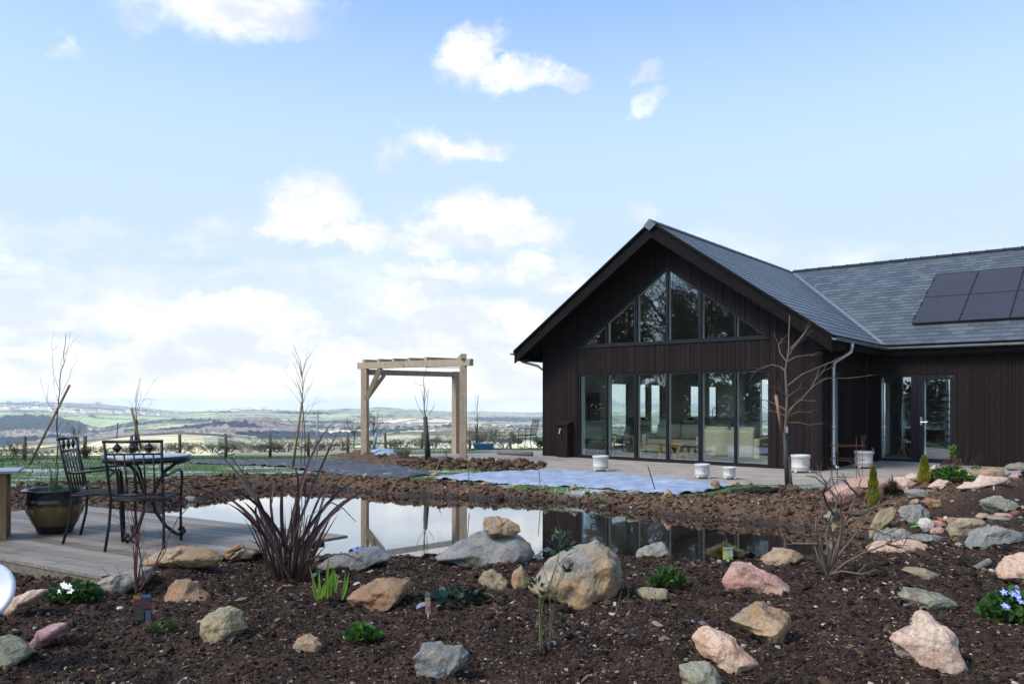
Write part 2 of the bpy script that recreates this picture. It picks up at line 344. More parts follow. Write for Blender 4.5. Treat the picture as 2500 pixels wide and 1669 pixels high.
def b_patio(q,o):
    P=q.vm('ADD',geo(q),(100,100,0)); x=q.n('ShaderNodeMapping'); x.vector_type='POINT'; x.inputs['Rotation'].default_value=(0,0,YAW); q.link(P,x.inputs[0])
    br=q.n('ShaderNodeTexBrick'); q.link(x.outputs[0],br.inputs[0]); br.inputs['Scale'].default_value=1; br.inputs['Brick Width'].default_value=.9; br.inputs['Row Height'].default_value=.6; br.inputs['Mortar Size'].default_value=.006
    br.inputs['Color1'].default_value=(.33,.28,.22,1); br.inputs['Color2'].default_value=(.28,.245,.20,1); br.inputs['Mortar'].default_value=(.16,.14,.12,1)
    n=q.noise(P,2.2,6,.65); n2_=q.noise(P,40,4,.6)
    c=q.mix(1,br.outputs[0],q.ramp(n,[(.3,.72),(.65,1.15)]),'MULTIPLY'); c=q.mix(q.math('MULTIPLY',q.smooth(n2_,.55,.72),.5),c,(.17,.14,.11))
    pbr(q,o,c,.75,0,n2_,.2,.004)
M_patio=mat('patio_paving',b_patio)
def b_clad(q,o):
    v=obc(q); a=att(q); g=q.noise(q.vm('MULTIPLY',v,(30,30,1.5)),3,5,.6)
    c=q.mix(1,a.outputs['Color'],q.ramp(g,[(.3,.7),(.7,1.25)]),'MULTIPLY')
    pbr(q,o,c,.7,0,g,.25,.003,.12)
M_clad=mat('dark_timber_cladding',b_clad)
def b_slate(q,o):
    u=q.n('ShaderNodeUVMap').outputs[0]; v=obc(q)
    br=q.n('ShaderNodeTexBrick'); q.link(u,br.inputs[0]); br.offset=.5; br.inputs['Scale'].default_value=1; br.inputs['Brick Width'].default_value=.30; br.inputs['Row Height'].default_value=.235; br.inputs['Mortar Size'].default_value=.004; br.inputs['Bias'].default_value=0
    br.inputs['Color1'].default_value=(0,0,0,1); br.inputs['Color2'].default_value=(1,1,1,1); br.inputs['Mortar'].default_value=(.5,.5,.5,1)
    c=q.ramp(br.outputs[0],[(0,(.055,.064,.070)),(.45,(.075,.086,.092)),(1,(.105,.117,.122))])
    n=q.noise(v,18,5,.6); c=q.mix(1,c,q.ramp(n,[(.3,.8),(.7,1.18)]),'MULTIPLY'); c=q.mix(br.outputs[1],c,(.012,.013,.015))
    h=q.math('SUBTRACT',n,q.math('MULTIPLY',br.outputs[1],3))
    pbr(q,o,c,q.math('ADD',q.math('MULTIPLY',n,.25),.33),0,h,.35,.006,.5)
M_slate=mat('roof_slate',b_slate)
def b_glass(q,o):
    gm=q.n('ShaderNodeNewGeometry'); c_=q.math('ABSOLUTE',q.vm('DOT_PRODUCT',gm.outputs['Normal'],gm.outputs['Incoming'])); f=q.math('ADD',q.math('MULTIPLY',q.math('POWER',q.math('SUBTRACT',1,c_,clamp=True),5),.9),.145,clamp=True)
    t=q.n('ShaderNodeBsdfTransparent'); t.inputs[0].default_value=(.92,.96,.94,1); g=q.n('ShaderNodeBsdfGlossy'); g.inputs['Roughness'].default_value=.002; g.inputs[0].default_value=(.82,.93,1,1)
    bn=q.n('ShaderNodeBump'); bn.inputs['Strength'].default_value=.02; bn.inputs['Distance'].default_value=.05; q.put(bn.inputs['Height'],q.noise(obc(q),1.6,1,.4)); q.link(bn.outputs[0],g.inputs['Normal'])
    m=q.n('ShaderNodeMixShader'); q.link(f,m.inputs[0]); q.link(t.outputs[0],m.inputs[1]); q.link(g.outputs[0],m.inputs[2]); q.link(m.outputs[0],o.inputs[0])
M_glass=mat('window_glass',b_glass)
M_frame=simple('dark_frame',(.008,.009,.012),(.005,.006,.008),.45,0,6,.05,.004,.25)
M_white=simple('white_inner_frame',(.80,.84,.82),(.74,.78,.76),.5)
M_plaster=simple('plaster',(.74,.76,.71),(.68,.70,.66),.9,0,1.5)
M_barge=simple('barge_timber',(.006,.0048,.0045),(.0035,.0028,.0027),.7,0,5,.3,.003,.1,(1,1,1))
M_galv=simple('galvanised_steel',(.50,.54,.57),(.38,.42,.45),.36,.85,5,.05)
M_solar=simple('solar_cell',(.036,.028,.027),(.028,.023,.023),.38,0,2,.02,.002,.6)
M_black=simple('black_plastic',(.012,.012,.014),(.008,.008,.010),.5)
def b_oak(q,o):
    v=obc(q); a=q.n('ShaderNodeObjectInfo').outputs['Random']
    n=q.noise(q.vm('MULTIPLY',v,(6,6,.9)),4,6,.65); saw=q.noise(q.vm('MULTIPLY',v,(1,1,26)),2.2,3,.6)
    c=q.mix(q.smooth(n,.3,.7),(.30,.225,.145),(.43,.345,.24)); c=q.mix(q.math('MULTIPLY',q.smooth(saw,.5,.66),.45),c,(.20,.15,.095))
    c=q.mix(q.math('MULTIPLY',q.smooth(q.noise(v,2.3,5,.7),.60,.72),.6),c,(.12,.095,.07))
    pbr(q,o,c,.8,0,saw,.5,.006,.3)
M_oak=mat('rough_sawn_oak',b_oak)
def b_deck(q,o):
    v=obc(q); a=att(q); n=q.noise(q.vm('MULTIPLY',v,(1.2,22,10)),2.5,6,.65); st=q.noise(v,1.8,5,.7)
    c=q.mix(q.smooth(n,.3,.7),(.12,.105,.085),(.25,.22,.18)); c=q.mix(1,c,a.outputs['Color'],'MULTIPLY'); c=q.mix(q.math('MULTIPLY',q.smooth(st,.56,.70),.7),c,(.075,.062,.05))
    pbr(q,o,c,.65,0,n,.4,.004,.4)
M_deck=mat('weathered_decking',b_deck)
M_iron=simple('black_iron',(.012,.013,.016),(.020,.021,.025),.38,.3,30,.15,.002,.5)
M_mesh=simple('woven_seat',(.035,.036,.04),(.015,.015,.017),.75,0,90,.6,.004)
M_granite=simple('pale_table_top',(.30,.34,.37),(.23,.26,.28),.3,0,12)
M_cream=simple('cream_glaze',(.50,.50,.47),(.44,.43,.40),.45,0,3,.05)
M_rust=simple('rusty_iron',(.115,.042,.020),(.055,.024,.014),.9,0,60,.3)
M_stake=simple('timber_stake',(.26,.17,.09),(.17,.11,.06),.8,0,10,.3,.003,.3,(1,1,.2))
M_bark=simple('bark',(.070,.052,.040),(.12,.092,.066),.85,0,40,.4)
M_redbark=simple('red_bark',(.10,.022,.020),(.055,.020,.018),.6,0,40,.2)
M_guard=simple('dark_tree_guard',(.016,.018,.017),(.035,.037,.035),.7,0,30,.3)
M_leaf=vcol('leaf',.5,40,.3,.4,.001,.25)
M_phorm=vcol('bronze_leaf',.42,60,.35,.5,.001,.1)
M_twig=vcol('twig',.85,50,.3)
M_chip=vcol('mulch_chip',.9,70,.4,.2)
M_peb=vcol('pebble',.7,80,.35,.4)
M_grey=simple('old_grey_timber',(.15,.12,.09),(.08,.065,.05),.85,0,14,.4,.004,.3,(1,1,.2))
M_fleece=None
def b_fleece(q,o):
    P=geo(q); n=q.noise(q.vm('MULTIPLY',P,(1,2.5,1)),2.6,6,.65); n2_=q.noise(P,70,3,.7)
    c=q.mix(q.smooth(n,.35,.65),(.20,.245,.32),(.30,.35,.43)); c=q.mix(q.math('MULTIPLY',q.smooth(n2_,.5,.7),.4),c,(.13,.17,.24))
    pbr(q,o,c,.8,0,q.math('ADD',n,q.math('MULTIPLY',n2_,.2)),.5,.03,.3)
M_fleece=mat('pale_fleece',b_fleece)
def b_mat(q,o):
    P=geo(q); n=q.noise(q.vm('MULTIPLY',P,(1,4,1)),3,6,.7); c=q.mix(q.smooth(n,.35,.6),(.022,.025,.030),(.06,.066,.075)); c=q.mix(q.math('MULTIPLY',q.smooth(q.noise(q.vm('MULTIPLY',P,(1,5,1)),5,5,.7),.6,.68),.8),c,(.5,.53,.56))
    pbr(q,o,c,.7,0,n,.5,.02)
M_mat=mat('black_ground_mat',b_mat)
# ================================================================ TERRAIN
def polar(ths,rs):
    T,Rr=np.meshgrid(ths,rs); return (Rr*np.sin(T)).ravel(),(Rr*np.cos(T)).ravel(),T.ravel(),Rr.ravel()
def grid_faces(nr,nc):
    i=np.arange(nr-1)[:,None]*nc+np.arange(nc-1)[None,:]; return np.stack([i,i+1,i+nc+1,i+nc],-1).reshape(-1,4)[:,::-1]
def geom(a,b,q): n=int(math.log(b/a)/math.log(q))+1; return a*np.exp(np.linspace(0,math.log(b/a),n))
front=np.arange(-.66,.6601,.0020); side=geom(.67,math.pi,1.05)
TH=np.concatenate([-side[::-1],front,side]); TH[0]=-math.pi; TH[-1]=math.pi
rs=np.concatenate([[.02,.6,1.2,1.8,2.4],geom(2.9,16,1.0038),geom(16.1,60,1.009)])
x,y,_,_r=polar(TH,rs)
soil,bank,pat,pdi,sp=masks(x,y); z=H(x,y)+fine_h(x,y,soil,bank,pat)*(1-pdi)*sstep(-.05,.4,sp+.25)-.05*pdi
wet=sstep(.30,.02,sp)*.9*soil+.0
npmesh('ground',np.stack([x,y,z],1),grid_faces(len(rs),len(TH)),M_ground,True,np.stack([soil,np.maximum(bank*sstep(.05,.4,sp+.2),pat),wet],1))
tag(bpy.data.objects['ground'],kind='structure')
# ---- valley and far hills: survey rows (distance: photo row at photo columns)
PX=[-900,0,60,100,130,180,250,330,430,530,640,700,800,925,1000,1100,1140,1240,1300,1600,2600]
rows={58:None,
 110:[1132]*21,
 230:[1128,1128,1126,1124,1122,1119,1116,1113,1110,1108,1107,1107,1107,1107,1107,1107,1107,1107,1107,1107,1107],
 420:[1120,1122,1120,1112,1108,1098,1082,1071,1066,1068,1088,1092,1092,1090,1092,1094,1094,1094,1092,1090,1090],
 560:[1110,1114,1112,1108,1104,1092,1075,1064,1060.5,1064,1086,1090,1085,1082,1082,1084,1084,1084,1082,1080,1080],
 900:[1105,1108,1108,1106,1102,1092,1080,1070,1066,1070,1082,1084,1080,1076,1074,1074,1074,1072,1070,1066,1066],
 1300:[1085,1085,1080,1078,1076,1078,1074,1064,1054,1050,1058,1062,1066,1060,1050,1052,1056,1058,1058,1054,1054],
 1650:[1066,1064,1064,1066,1072,1073,1068,1060,1052,1030,1023,1034,1060,1054,1048,1050,1052,1050,1050,1048,1048],
 2100:[1060,1058,1058,1060,1064,1066,1064,1046,1036,1034,1036,1040,1046,1044,1040,1036,1040,1040,1040,1036,1036],
 2600:[1020,1021,1019,1021,1023,1032,1052,1035,1027,1026,1030,1032,1030,1030,1022,1026,1032,1034,1034,1030,1030],
 2900:[1026,1026,1025,1026,1028,1036,1050,1034,1026,1024,1025,1028,1026,1026,1022,1024,1028,1030,1030,1028,1028],
 3500:[1008,1008,1009,1012,1015,1016,1014,1016,1022,1016,1014,1016,1018,1012,1013,1014,1022,1022,1022,1020,1020],
 4200:[1006,1005,1005,1006,1008,1010,1009,1012,1016,1007,1003,1007,1008,1002,1004,1010,1016,1016,1017,1014,1014],
 4900:[1003,1002,1002,1002,1004,1006,1006,1009,1012,1000,995.6,1002,1001,995,998,1006,1012,1013,1014,1010,1010],
 5600:[994,994,995,995,995,997,1000,1004,1010,1006,1003,1008,1008,1003,1004,1010,1008,1010,1011,1008,1008],
 6600:[982,983,983,982,982,984,986,994,1004.5,1007,1007,1009,1009,1009,1009,1007,1003,1007,1009,1005,1005],
 9500:[1006]*21}
rk=sorted(rows)
def hills_h(th,r,x,y):
    dep=np.maximum(r*np.cos(th),.25*r); px=1250+F*np.tan(np.clip(th,-.85,.85)); px=np.clip(px,-900,2600)
    Z=[]
    for q in rk:
        if rows[q] is None: Z.append(H(q*np.sin(th),q*np.cos(th)))
        else: Z.append(CZ-(np.interp(px,PX,rows[q])-HY)*q*np.maximum(np.cos(th),.25)/F)
    Z=np.array(Z); lr=np.log(r); lk=np.log(np.array(rk,float)); i=np.clip(np.searchsorted(lk,lr,side='right')-1,0,len(rk)-2); t=(lr-lk[i])/(lk[i+1]-lk[i]); t=np.clip(t,0,1); t2=t*t*(3-2*t); t=.5*t+.5*t2
    ar=np.arange(len(r)); zz=Z[i,ar]*(1-t)+Z[i+1,ar]*t
    bk=sstep(.9,1.6,np.abs(th)); return zz*(1-bk)+bk*(-.4-2*sstep(60,120,r))
ths=np.concatenate([-geom(.70,math.pi,1.06)[::-1],np.arange(-.69,.6901,.0016),geom(.70,math.pi,1.06)]); ths[0]=-math.pi; ths[-1]=math.pi
rh=np.concatenate([geom(59.6,9500,1.0072)])
x,y,t,r=polar(ths,rh); z=hills_h(t,r,x,y)
px=1250+F*np.tan(np.clip(t,-.9,.9))
# fields: a jittered cell map in metres, stretched across the view
def cells(x,y,s,seed):
    gx,gy=x/s,y/s; bx,by=np.floor(gx),np.floor(gy); d1=np.full(x.shape,9.);d2=d1.copy();idd=np.zeros(x.shape)
    for i in(-1,0,1):
        for j in(-1,0,1):
            cx,cy=bx+i,by+j; h=np.modf(np.abs(np.sin(cx*12.9898+cy*78.233+seed)*43758.5453))[0]; h2=np.modf(np.abs(np.sin(cx*39.3467+cy*11.135+seed)*24634.634))[0]
            d=np.maximum(np.abs(cx+.15+.7*h-gx),np.abs(cy+.15+.7*h2-gy)*1.0)+.3*np.hypot(cx+.15+.7*h-gx,cy+.15+.7*h2-gy)
            m=d<d1; d2=np.where(m,d1,np.minimum(d2,d)); idd=np.where(m,np.modf(h*7.31+h2*3.77)[0],idd); d1=np.where(m,d,d1)
    return idd,d2-d1
rot=.4; xr=x*math.cos(rot)-y*math.sin(rot); yr=x*math.sin(rot)+y*math.cos(rot)
wx=60*n2(x,y,.003,2,1.); wy=60*n2(x,y,.003,2,5.)
idd,edge=cells(xr+wx,(yr+wy)*.8,260,3.); idf,edgef=cells(xr+wx,(yr+wy)*.5,330,9.); far=r>2900
idd=np.where(far,idf,idd); edge=np.where(far,edgef,edge)
pal=np.array([(.20,.27,.10),(.40,.36,.20),(.50,.42,.28),(.25,.30,.13),(.30,.27,.17),(.16,.21,.09),(.45,.42,.26),(.52,.38,.28),(.24,.24,.15)])
c=pal[np.clip((idd*9).astype(int),0,8)]*1.6
forest=n2(x,y,.0022,3,2.)+.25*n2(x,y,.011,2,4.)
fo=(forest>.33)
pxj=px+45*n2(x/r*900,y/r*900,.02,3,7.)+30*n2(x,y,.004,2,1.5); rj=r*(1+.05*n2(x,y,.006,2,2.7))
def reg(x0,x1,r0,r1): return (pxj>x0)&(pxj<x1)&(rj>r0)&(rj<r1)
fo|=reg(-900,235,2080,2660)|reg(325,530,2250,2500)&(forest>-.35)|reg(430,640,1250,1420)&(forest>-.4)|reg(-900,150,1350,1600)
fo|=reg(640,1130,1400,2500)&(forest>.12)|reg(640,1300,900,1300)&(forest>.22)|reg(600,940,4820,5050)&(forest>-.45)|reg(1000,1110,4750,5000)|reg(-900,330,6300,6700)&(forest>-.2)|reg(150,330,1500,2300)&(forest>-.1)
fo|=reg(470,710,1380,1700); fo&=~reg(100,570,150,600); fo&=~reg(-900,230,2750,3700); fo&=~reg(370,470,1700,2050)
hed=(edge<.045)&(r>500)
c[hed]=(.07,.075,.05)
wood=np.where(((n2(x,y,.004,2,8.)>.05)|reg(-900,235,2080,2660)|reg(325,530,2250,2500)|reg(470,600,1380,1560)|reg(600,940,4820,5050))[:,None],np.array([(.014,.038,.048)]),np.array([(.27,.225,.19)]))  # darker woods carry the blue of distant haze in their colour
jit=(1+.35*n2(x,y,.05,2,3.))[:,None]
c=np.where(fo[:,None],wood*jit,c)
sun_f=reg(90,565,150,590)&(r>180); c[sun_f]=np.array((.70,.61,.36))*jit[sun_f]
gf=reg(520,650,200,600); c[gf]=(.36,.38,.24)
tn=reg(-900,140,2750,3500); c[tn]=np.array((.24,.36,.14))*jit[tn]
low=(r<420)&~sun_f; c[low]=(np.array((.26,.24,.15))*jit[low]); c[r<95]=(.10,.12,.05)
lump=np.abs(n2(x,y,.085,3,6.))*8+2
z=z+np.where(fo,lump*np.clip(r/2500,.35,1)*np.where(r>4300,.45,1),0)+np.where(hed,4.,0.)*(r>900)
hills=npmesh('hills',np.stack([x,y,z],1),grid_faces(len(rh),len(ths)),M_hills,True,c); tag(hills,kind='structure')
def hill_at(px,r):
    th=math.atan((px-1250)/F); a=[np.array([v],float) for v in(th,r,r*math.sin(th),r*math.cos(th))]
    return np.array([a[2][0],a[3][0],float(hills_h(*a)[0])])
# ---- pond water
pw=MB(); b=[(p[0],p[1]) for p in POND]; cxp=sum(p[0] for p in b)/len(b); cyp=sum(p[1] for p in b)/len(b)
wp=[(cxp+(p[0]-cxp)*1.06+(.15 if p[0]>cxp else -.3),cyp+(p[1]-cyp)*1.12) for p in b]
pw.add([(p[0],p[1],WZ) for p in wp],[tuple(range(len(wp)))]); 
wo=pw.build('pond_water',M_water); tag(wo,kind='structure')
if wo.data.polygons[0].normal.z<0: wo.data.flip_normals()
# ---- patio slab
m=MB(); m.prism(PATIO,-.12,.0); o=m.build('patio',M_patio,bevel=.01); tag(o,kind='structure')
# ---- cloths laid on the lawn: draped sheets with folds
def sheet(name,poly,matr,lift,amp,sc,label,cat,grp=None):
    P=np.array(poly); x0,y0=P.min(0)-.1; x1,y1=P.max(0)+.1; nx=int((x1-x0)/.035); ny=int((y1-y0)/.035)
    X,Y=np.meshgrid(np.linspace(x0,x1,nx),np.linspace(y0,y1,ny)); X=X.ravel();Y=Y.ravel()
    sdv=seg_sd((X,Y),poly)+.05*n2(X,Y,2.,2,3.)
    ZZ=H(X,Y)+lift+amp*np.abs(n2(X,Y*1.6,sc,3,2.2))
    ZZ=np.where(sdv>-.10,ZZ-(lift*.8+amp*.2)*np.clip((sdv+.10)/.10,0,1),ZZ)
    fc=grid_faces(ny,nx)[:,::-1]; keep=(sdv[fc].max(1)<.02); fc=fc[keep][:,::-1]; used=np.unique(fc); rm=-np.ones(nx*ny,int); rm[used]=np.arange(len(used))
    V=np.stack([X,Y,ZZ],1)[used]; o=npmesh(name,V,rm[fc],matr,True); md=o.modifiers.new('thickness','SOLIDIFY'); md.thickness=.008
    return tag(o,label,cat,grp)
sheet('fleece_sheet',FLEECE,M_fleece,.035,.045,2.2,'long pale blue fleece sheet spread beside the patio, weighed down with stones','sheet')
sheet('ground_mat',MAT1,M_mat,.035,.05,1.8,'black weed mat lying across the lawn in front of the oak frame','mat')
FM=[tuple(pz(x,y,-.2)[:2]) for x,y in [(955,1101),(1060,1097),(1150,1099),(1140,1105),(1040,1108),(965,1106)]]
MAT2=[at(px,py,Y) for px,py,Y in []]
WM=[tuple(gnd(x,y)[:2]) for x,y in [(905,1106),(925,1100),(960,1102),(985,1110),(950,1113),(915,1112)]]
sheet('fleece_sheet',WM,M_fleece,.07,.05,3,'small pale fleece bundle at the foot of the left oak post','sheet')
W3=[tuple(gnd(x,y)[:2]) for x,y in [(500,1114),(560,1111),(600,1114),(590,1119),(520,1120)]]
# ---- debris scattered over the soil
rng=np.random.RandomState(3)
def scatter(n,r0,r1,test,thr=.80,p=0.):
    u=rng.rand(n); r=r0*(r1/r0)**u if p==0 else (r0**p+(r1**p-r0**p)*u)**(1/p); t=rng.uniform(-thr,thr,n); x=r*np.sin(t); y=r*np.cos(t); s,b_,pt,pd,sp_=masks(x,y); k_=test(s,b_,pt,pd,sp_,x,y)
    return x[k_],y[k_],r[k_],b_[k_],pt[k_]
ICO=None
def ico():
    g=(1+5**.5)/2; v=np.array([(-1,g,0),(1,g,0),(-1,-g,0),(1,-g,0),(0,-1,g),(0,1,g),(0,-1,-g),(0,1,-g),(g,0,-1),(g,0,1),(-g,0,-1),(-g,0,1)])/math.hypot(1,g)
    f=np.array([(0,11,5),(0,5,1),(0,1,7),(0,7,10),(0,10,11),(1,5,9),(5,11,4),(11,10,2),(10,7,6),(7,1,8),(3,9,4),(3,4,2),(3,2,6),(3,6,8),(3,8,9),(4,9,5),(2,4,11),(6,2,10),(8,6,7),(9,8,1)]); return v,f
IV,IF=ico()
def rotz(V,a): ca,sa=np.cos(a)[:,None],np.sin(a)[:,None]; return np.stack([V[...,0]*ca-V[...,1]*sa,V[...,0]*sa+V[...,1]*ca,V[...,2]],-1)
def lumps(name,x,y,size,col,flat,matr,smooth=False,elong=1.4,sink=.2,jag=.35):
    n=len(x); V=IV[None]*(1+jag*(rng.rand(n,12)-.5)*2)[:,:,None]; s=size[:,None]; V=V*np.stack([np.full(n,1.)*elong*rng.uniform(.7,1.2,n),rng.uniform(.7,1.1,n),flat*rng.uniform(.7,1.2,n)],-1)[:,None,:]*s[:,:,None]
    tl=rng.uniform(-.5,.5,n)[:,None]; V=np.stack([V[...,0]*np.cos(tl)-V[...,2]*np.sin(tl),V[...,1],V[...,0]*np.sin(tl)+V[...,2]*np.cos(tl)],-1)
    V=rotz(V,rng.uniform(0,6.28,n)); z=Hf(x,y); V+=np.stack([x,y,z+size*flat*(1-sink*2)*.5],-1)[:,None,:]
    Fc=(IF[None]+12*np.arange(n)[:,None,None]).reshape(-1,3); C=np.repeat(col,12,0)
    return npmesh(name,V.reshape(-1,3),Fc,matr,smooth,C)
def pick(pal,n,var=.2): pal=np.array(pal); return pal[rng.randint(0,len(pal),n)]*(1+var*(rng.rand(n,1)*2-1))
x,y,r,bk,pt=scatter(52000,3.5,9.5,lambda s,b,p,d,sp,x,y:(s>.6)&(sp>.12)&(b<.5))
sz=r*rng.lognormal(math.log(.0012),.55,len(x)); tag(lumps('soil_clods',x,y,np.clip(sz,.004,.05),pick([(.010,.0065,.005),(.020,.012,.008),(.038,.023,.014),(.065,.040,.024)],len(x)),.8,M_chip),'dark crumbs of soil and compost all over the near bed','soil','',kind='stuff')
x,y,r,bk,pt=scatter(104000,6.5,19,lambda s,b,p,d,sp,x,y:(s>.5)&(sp>.03)&((b>.5)|(p>.3)))
sz=np.clip(r*rng.lognormal(math.log(.00125),.5,len(x)),.008,.06)*(1+.7*pt); tag(lumps('bank_clods',x,y,sz,pick([(.035,.021,.013),(.075,.045,.026),(.12,.073,.042),(.16,.105,.065),(.055,.035,.021)],len(x)),.75,M_chip),'lumps of brown clay on the far pond bank and frame bed','soil','',kind='stuff')
x,y,r,bk,pt=scatter(10000,3.5,15,lambda s,b,p,d,sp,x,y:(s>.7)&(sp>.12)&(rng.rand(len(s))<.35+.65*(n2(x,y,1.1,2,4.)>.0)))
sz=np.clip(r*rng.lognormal(math.log(.0012),.6,len(x)),.004,.03); tag(lumps('gravel',x,y,sz,pick([(.22,.20,.18),(.34,.29,.23),(.18,.20,.24),(.30,.21,.13),(.24,.15,.09),(.42,.39,.34),(.13,.14,.16),(.17,.11,.07)],len(x),.25),.6,M_peb,False,1.3),'small pale and slate grey stones strewn over the soil','gravel','',kind='stuff')
# thin bark shreds
x,y,r,bk,pt=scatter(76000,3.5,11,lambda s,b,p,d,sp,x,y:(s>.7)&(sp>.12)&(b<.6))
n=len(x); L=r*rng.lognormal(math.log(.0036),.45,n); a=rng.uniform(0,6.28,n); tz=rng.uniform(-.35,.5,n); wd=L*rng.uniform(.07,.2,n); dx=np.stack([np.cos(a)*np.cos(tz),np.sin(a)*np.cos(tz),np.sin(tz)],1)*L[:,None]/2; sx_=np.stack([-np.sin(a),np.cos(a),rng.uniform(-.5,.5,n)],1)*wd[:,None]; C0=np.stack([x,y,Hf(x,y)+.003+L*.12],1)
up=np.array([0,0,1.])*wd[:,None]*.8
V=np.stack([C0-dx-sx_,C0+dx-sx_*.6,C0+dx+sx_*.5,C0-dx+sx_,C0+up],1).reshape(-1,3); k5=5*np.arange(n)[:,None,None]
Fc=(np.array([(0,1,4),(1,2,4),(2,3,4),(3,0,4),(0,3,2),(0,2,1)])[None]+k5).reshape(-1,3)
tag(npmesh('bark_mulch',V,Fc,M_chip,False,np.repeat(pick([(.030,.017,.010),(.052,.029,.016),(.09,.052,.029),(.014,.009,.006),(.12,.08,.048),(.05,.03,.018),(.07,.042,.026),(.20,.145,.09)],n,.3),5,0)),'fibrous brown bark mulch covering the near bed','mulch','',kind='stuff')
# ---- grass on the lawn
x,y,r,bk,pt=scatter(72000,11,36,lambda s,b,p,d,sp,x,y:(s<.3)&(d<.2)&(seg_sd((x,y),FLEECE)>.03)&(seg_sd((x,y),MAT1)>.03)&(hloc(x,y)[1]<-.3)|(y>22)&(x<-3)&(s<.3)&(d<.2))
n=len(x); hgt=rng.uniform(.02,.055,n)*(1+.4*(r>20)); a=rng.uniform(0,6.28,n); wv=np.stack([np.cos(a),np.sin(a),0*a],1)*(.0011*r)[:,None]*.45; b0=np.stack([x,y,Hf(x,y)-.01],1); tp=b0+np.stack([rng.uniform(-.02,.02,n),rng.uniform(-.02,.02,n),hgt+.01],1)
V=np.stack([b0-wv,b0+wv,tp],1).reshape(-1,3); tag(npmesh('grass',V,np.arange(3*n).reshape(-1,3),M_leaf,False,np.repeat(pick([(.05,.105,.02),(.075,.145,.03),(.10,.14,.05),(.04,.085,.02)],n),3,0)),'short green lawn grass between the pond and the fence','grass','',kind='stuff')
for o in bpy.data.objects:
    if o.get('group')=='' : del o['group']
# ================================================================ HOUSE (local frame: x to the right along the gable, y into the building)
house=thing('house','long dark timber clad house with a glazed gable and slate roof','house',(HX,HYY,0),-YAW)
ZR,ZE,SL=6.0965,3.0166,.6988; MX=-HW/2; EY=3.50; WS=.535; WR=9.257; WY=3.77
WL,WRr=-6.6525,-1.202            # window opening
def roofz(x,y=0): return ZR-abs(x-MX)*SL
hr=random.Random(5)
def wz_of(x,px_list): return None
def fac_x(px): t=(px-1250)/F; u=(HX-HYY*t)/(cY+sY*t); return -u
MULL=[fac_x(p) for p in (1479.3,1550.3,1627.0,1707.5,1793.5)]
def clad(mb,s0,s1,zb,zt,holes,mp,d0=0,d1=.022,breaks=(),boards=True,col=None,gap=.007):
    """boards from s0 to s1; mp maps (s,z,depth) to a point; holes = [(sa,sb,zlo,zhi)] with callables allowed"""
    g=lambda f,s: f(s) if callable(f) else f
    xs=[s0]; 
    if boards:
        while xs[-1]<s1-.03: xs.append(min(s1,xs[-1]+hr.choice([.034,.034,.044,.044,.044,.06,.09,.12])))
    xs=sorted(set(xs+[s1]+[v for h in holes for v in(h[0],h[1]) if s0<v<s1]+[b for b in breaks if s0<b<s1]))
    for a,b in zip(xs[:-1],xs[1:]):
        if b-a<.004: continue
        mid=(a+b)/2; segs=[(zb,zt)]
        for h in sorted([h for h in holes if h[0]<=mid<=h[1]],key=lambda h:g(h[2],mid)):
            lo,hi=h[2],h[3]; last=segs.pop(); segs+=[(last[0],lo),(hi,last[1])]
        if boards:
            k_=hr.choice([.85,.95,1,1,1.08,1.15]); mb.cur=(.014*k_,.0095*k_*hr.uniform(.95,1.03),.0088*k_); pr=hr.choice([0,0,-.006,-.012]); e=gap/2
        else: mb.cur=col or (.6,.6,.6); pr=0; e=0
        for lo,hi in segs:
            za,zb_,zc_,zd=g(lo,a+e),g(lo,b-e),g(hi,b-e),g(hi,a+e)
            if (zc_-zb_)+(zd-za)<.01: continue
            A=[mp(a+e,za,d0+pr),mp(b-e,zb_,d0+pr),mp(b-e,zb_,d1),mp(a+e,za,d1),mp(a+e,zd,d0+pr),mp(b-e,zc_,d0+pr),mp(b-e,zc_,d1),mp(a+e,zd,d1)]
            mb.hexa(A)
UZ,UA=3.10,5.06
def utop(x): c=(WL+WRr)/2; return UZ+(UA-UZ)*(1-abs(x-c)/((WRr-WL)/2))
UC=(WL+WRr)/2
gh=[(WL,WRr,.03,2.34),(WL,WRr,UZ,utop)]
front=lambda s,z,d:(s,d,z)
rt=lambda s,z,d:(-d,s,z)                       # gable side wall facing right
lt=lambda s,z,d:(-HW+d,s,z)
wg=lambda s,z,d:(s,WY+d,z)
cl=MB()
top=lambda x: roofz(x)-.16
clad(cl,-HW,0,0.0,top,gh,front,breaks=(MX,UC))
clad(cl,-HW,0,0.01,top,gh,front,.0225,.03,breaks=(MX,UC),boards=False,col=(.0055,.004,.004))
sw=[(.95,1.59,.30,2.17)]
clad(cl,.022,WY,.0,ZE+.1,sw,rt); clad(cl,.031,WY,.01,ZE+.1,sw,rt,.0225,.03,boards=False,col=(.0055,.004,.004))
dh=[(.287,2.05,.0,2.27)]
clad(cl,0,13.9,.0,ZE+.04,dh,wg); clad(cl,.03,13.9,.01,ZE+.04,dh,wg,.0225,.03,boards=False,col=(.0055,.004,.004))
cl.box(-.06,.024,-.004,.08,0,ZE-.12)
cl.build('cladding',M_clad,house,col=True)
wl=MB()
clad(wl,-HW+.03,-.03,.0,lambda x:roofz(x)-.17,gh,front,.0305,.28,breaks=(MX,UC),boards=False)
clad(wl,.28,WY+.03,.0,ZE+.1,sw,rt,.0305,.28,boards=False)
clad(wl,-.0,13.9,.0,ZE+.0,dh,wg,.0305,.28,boards=False)
lh=[(3.62,4.70,.06,2.14),(5.40,6.02,.06,2.14),(6.27,7.05,.06,2.14),(9.35,10.2,.92,2.14),(11.0,11.8,.92,2.14)]
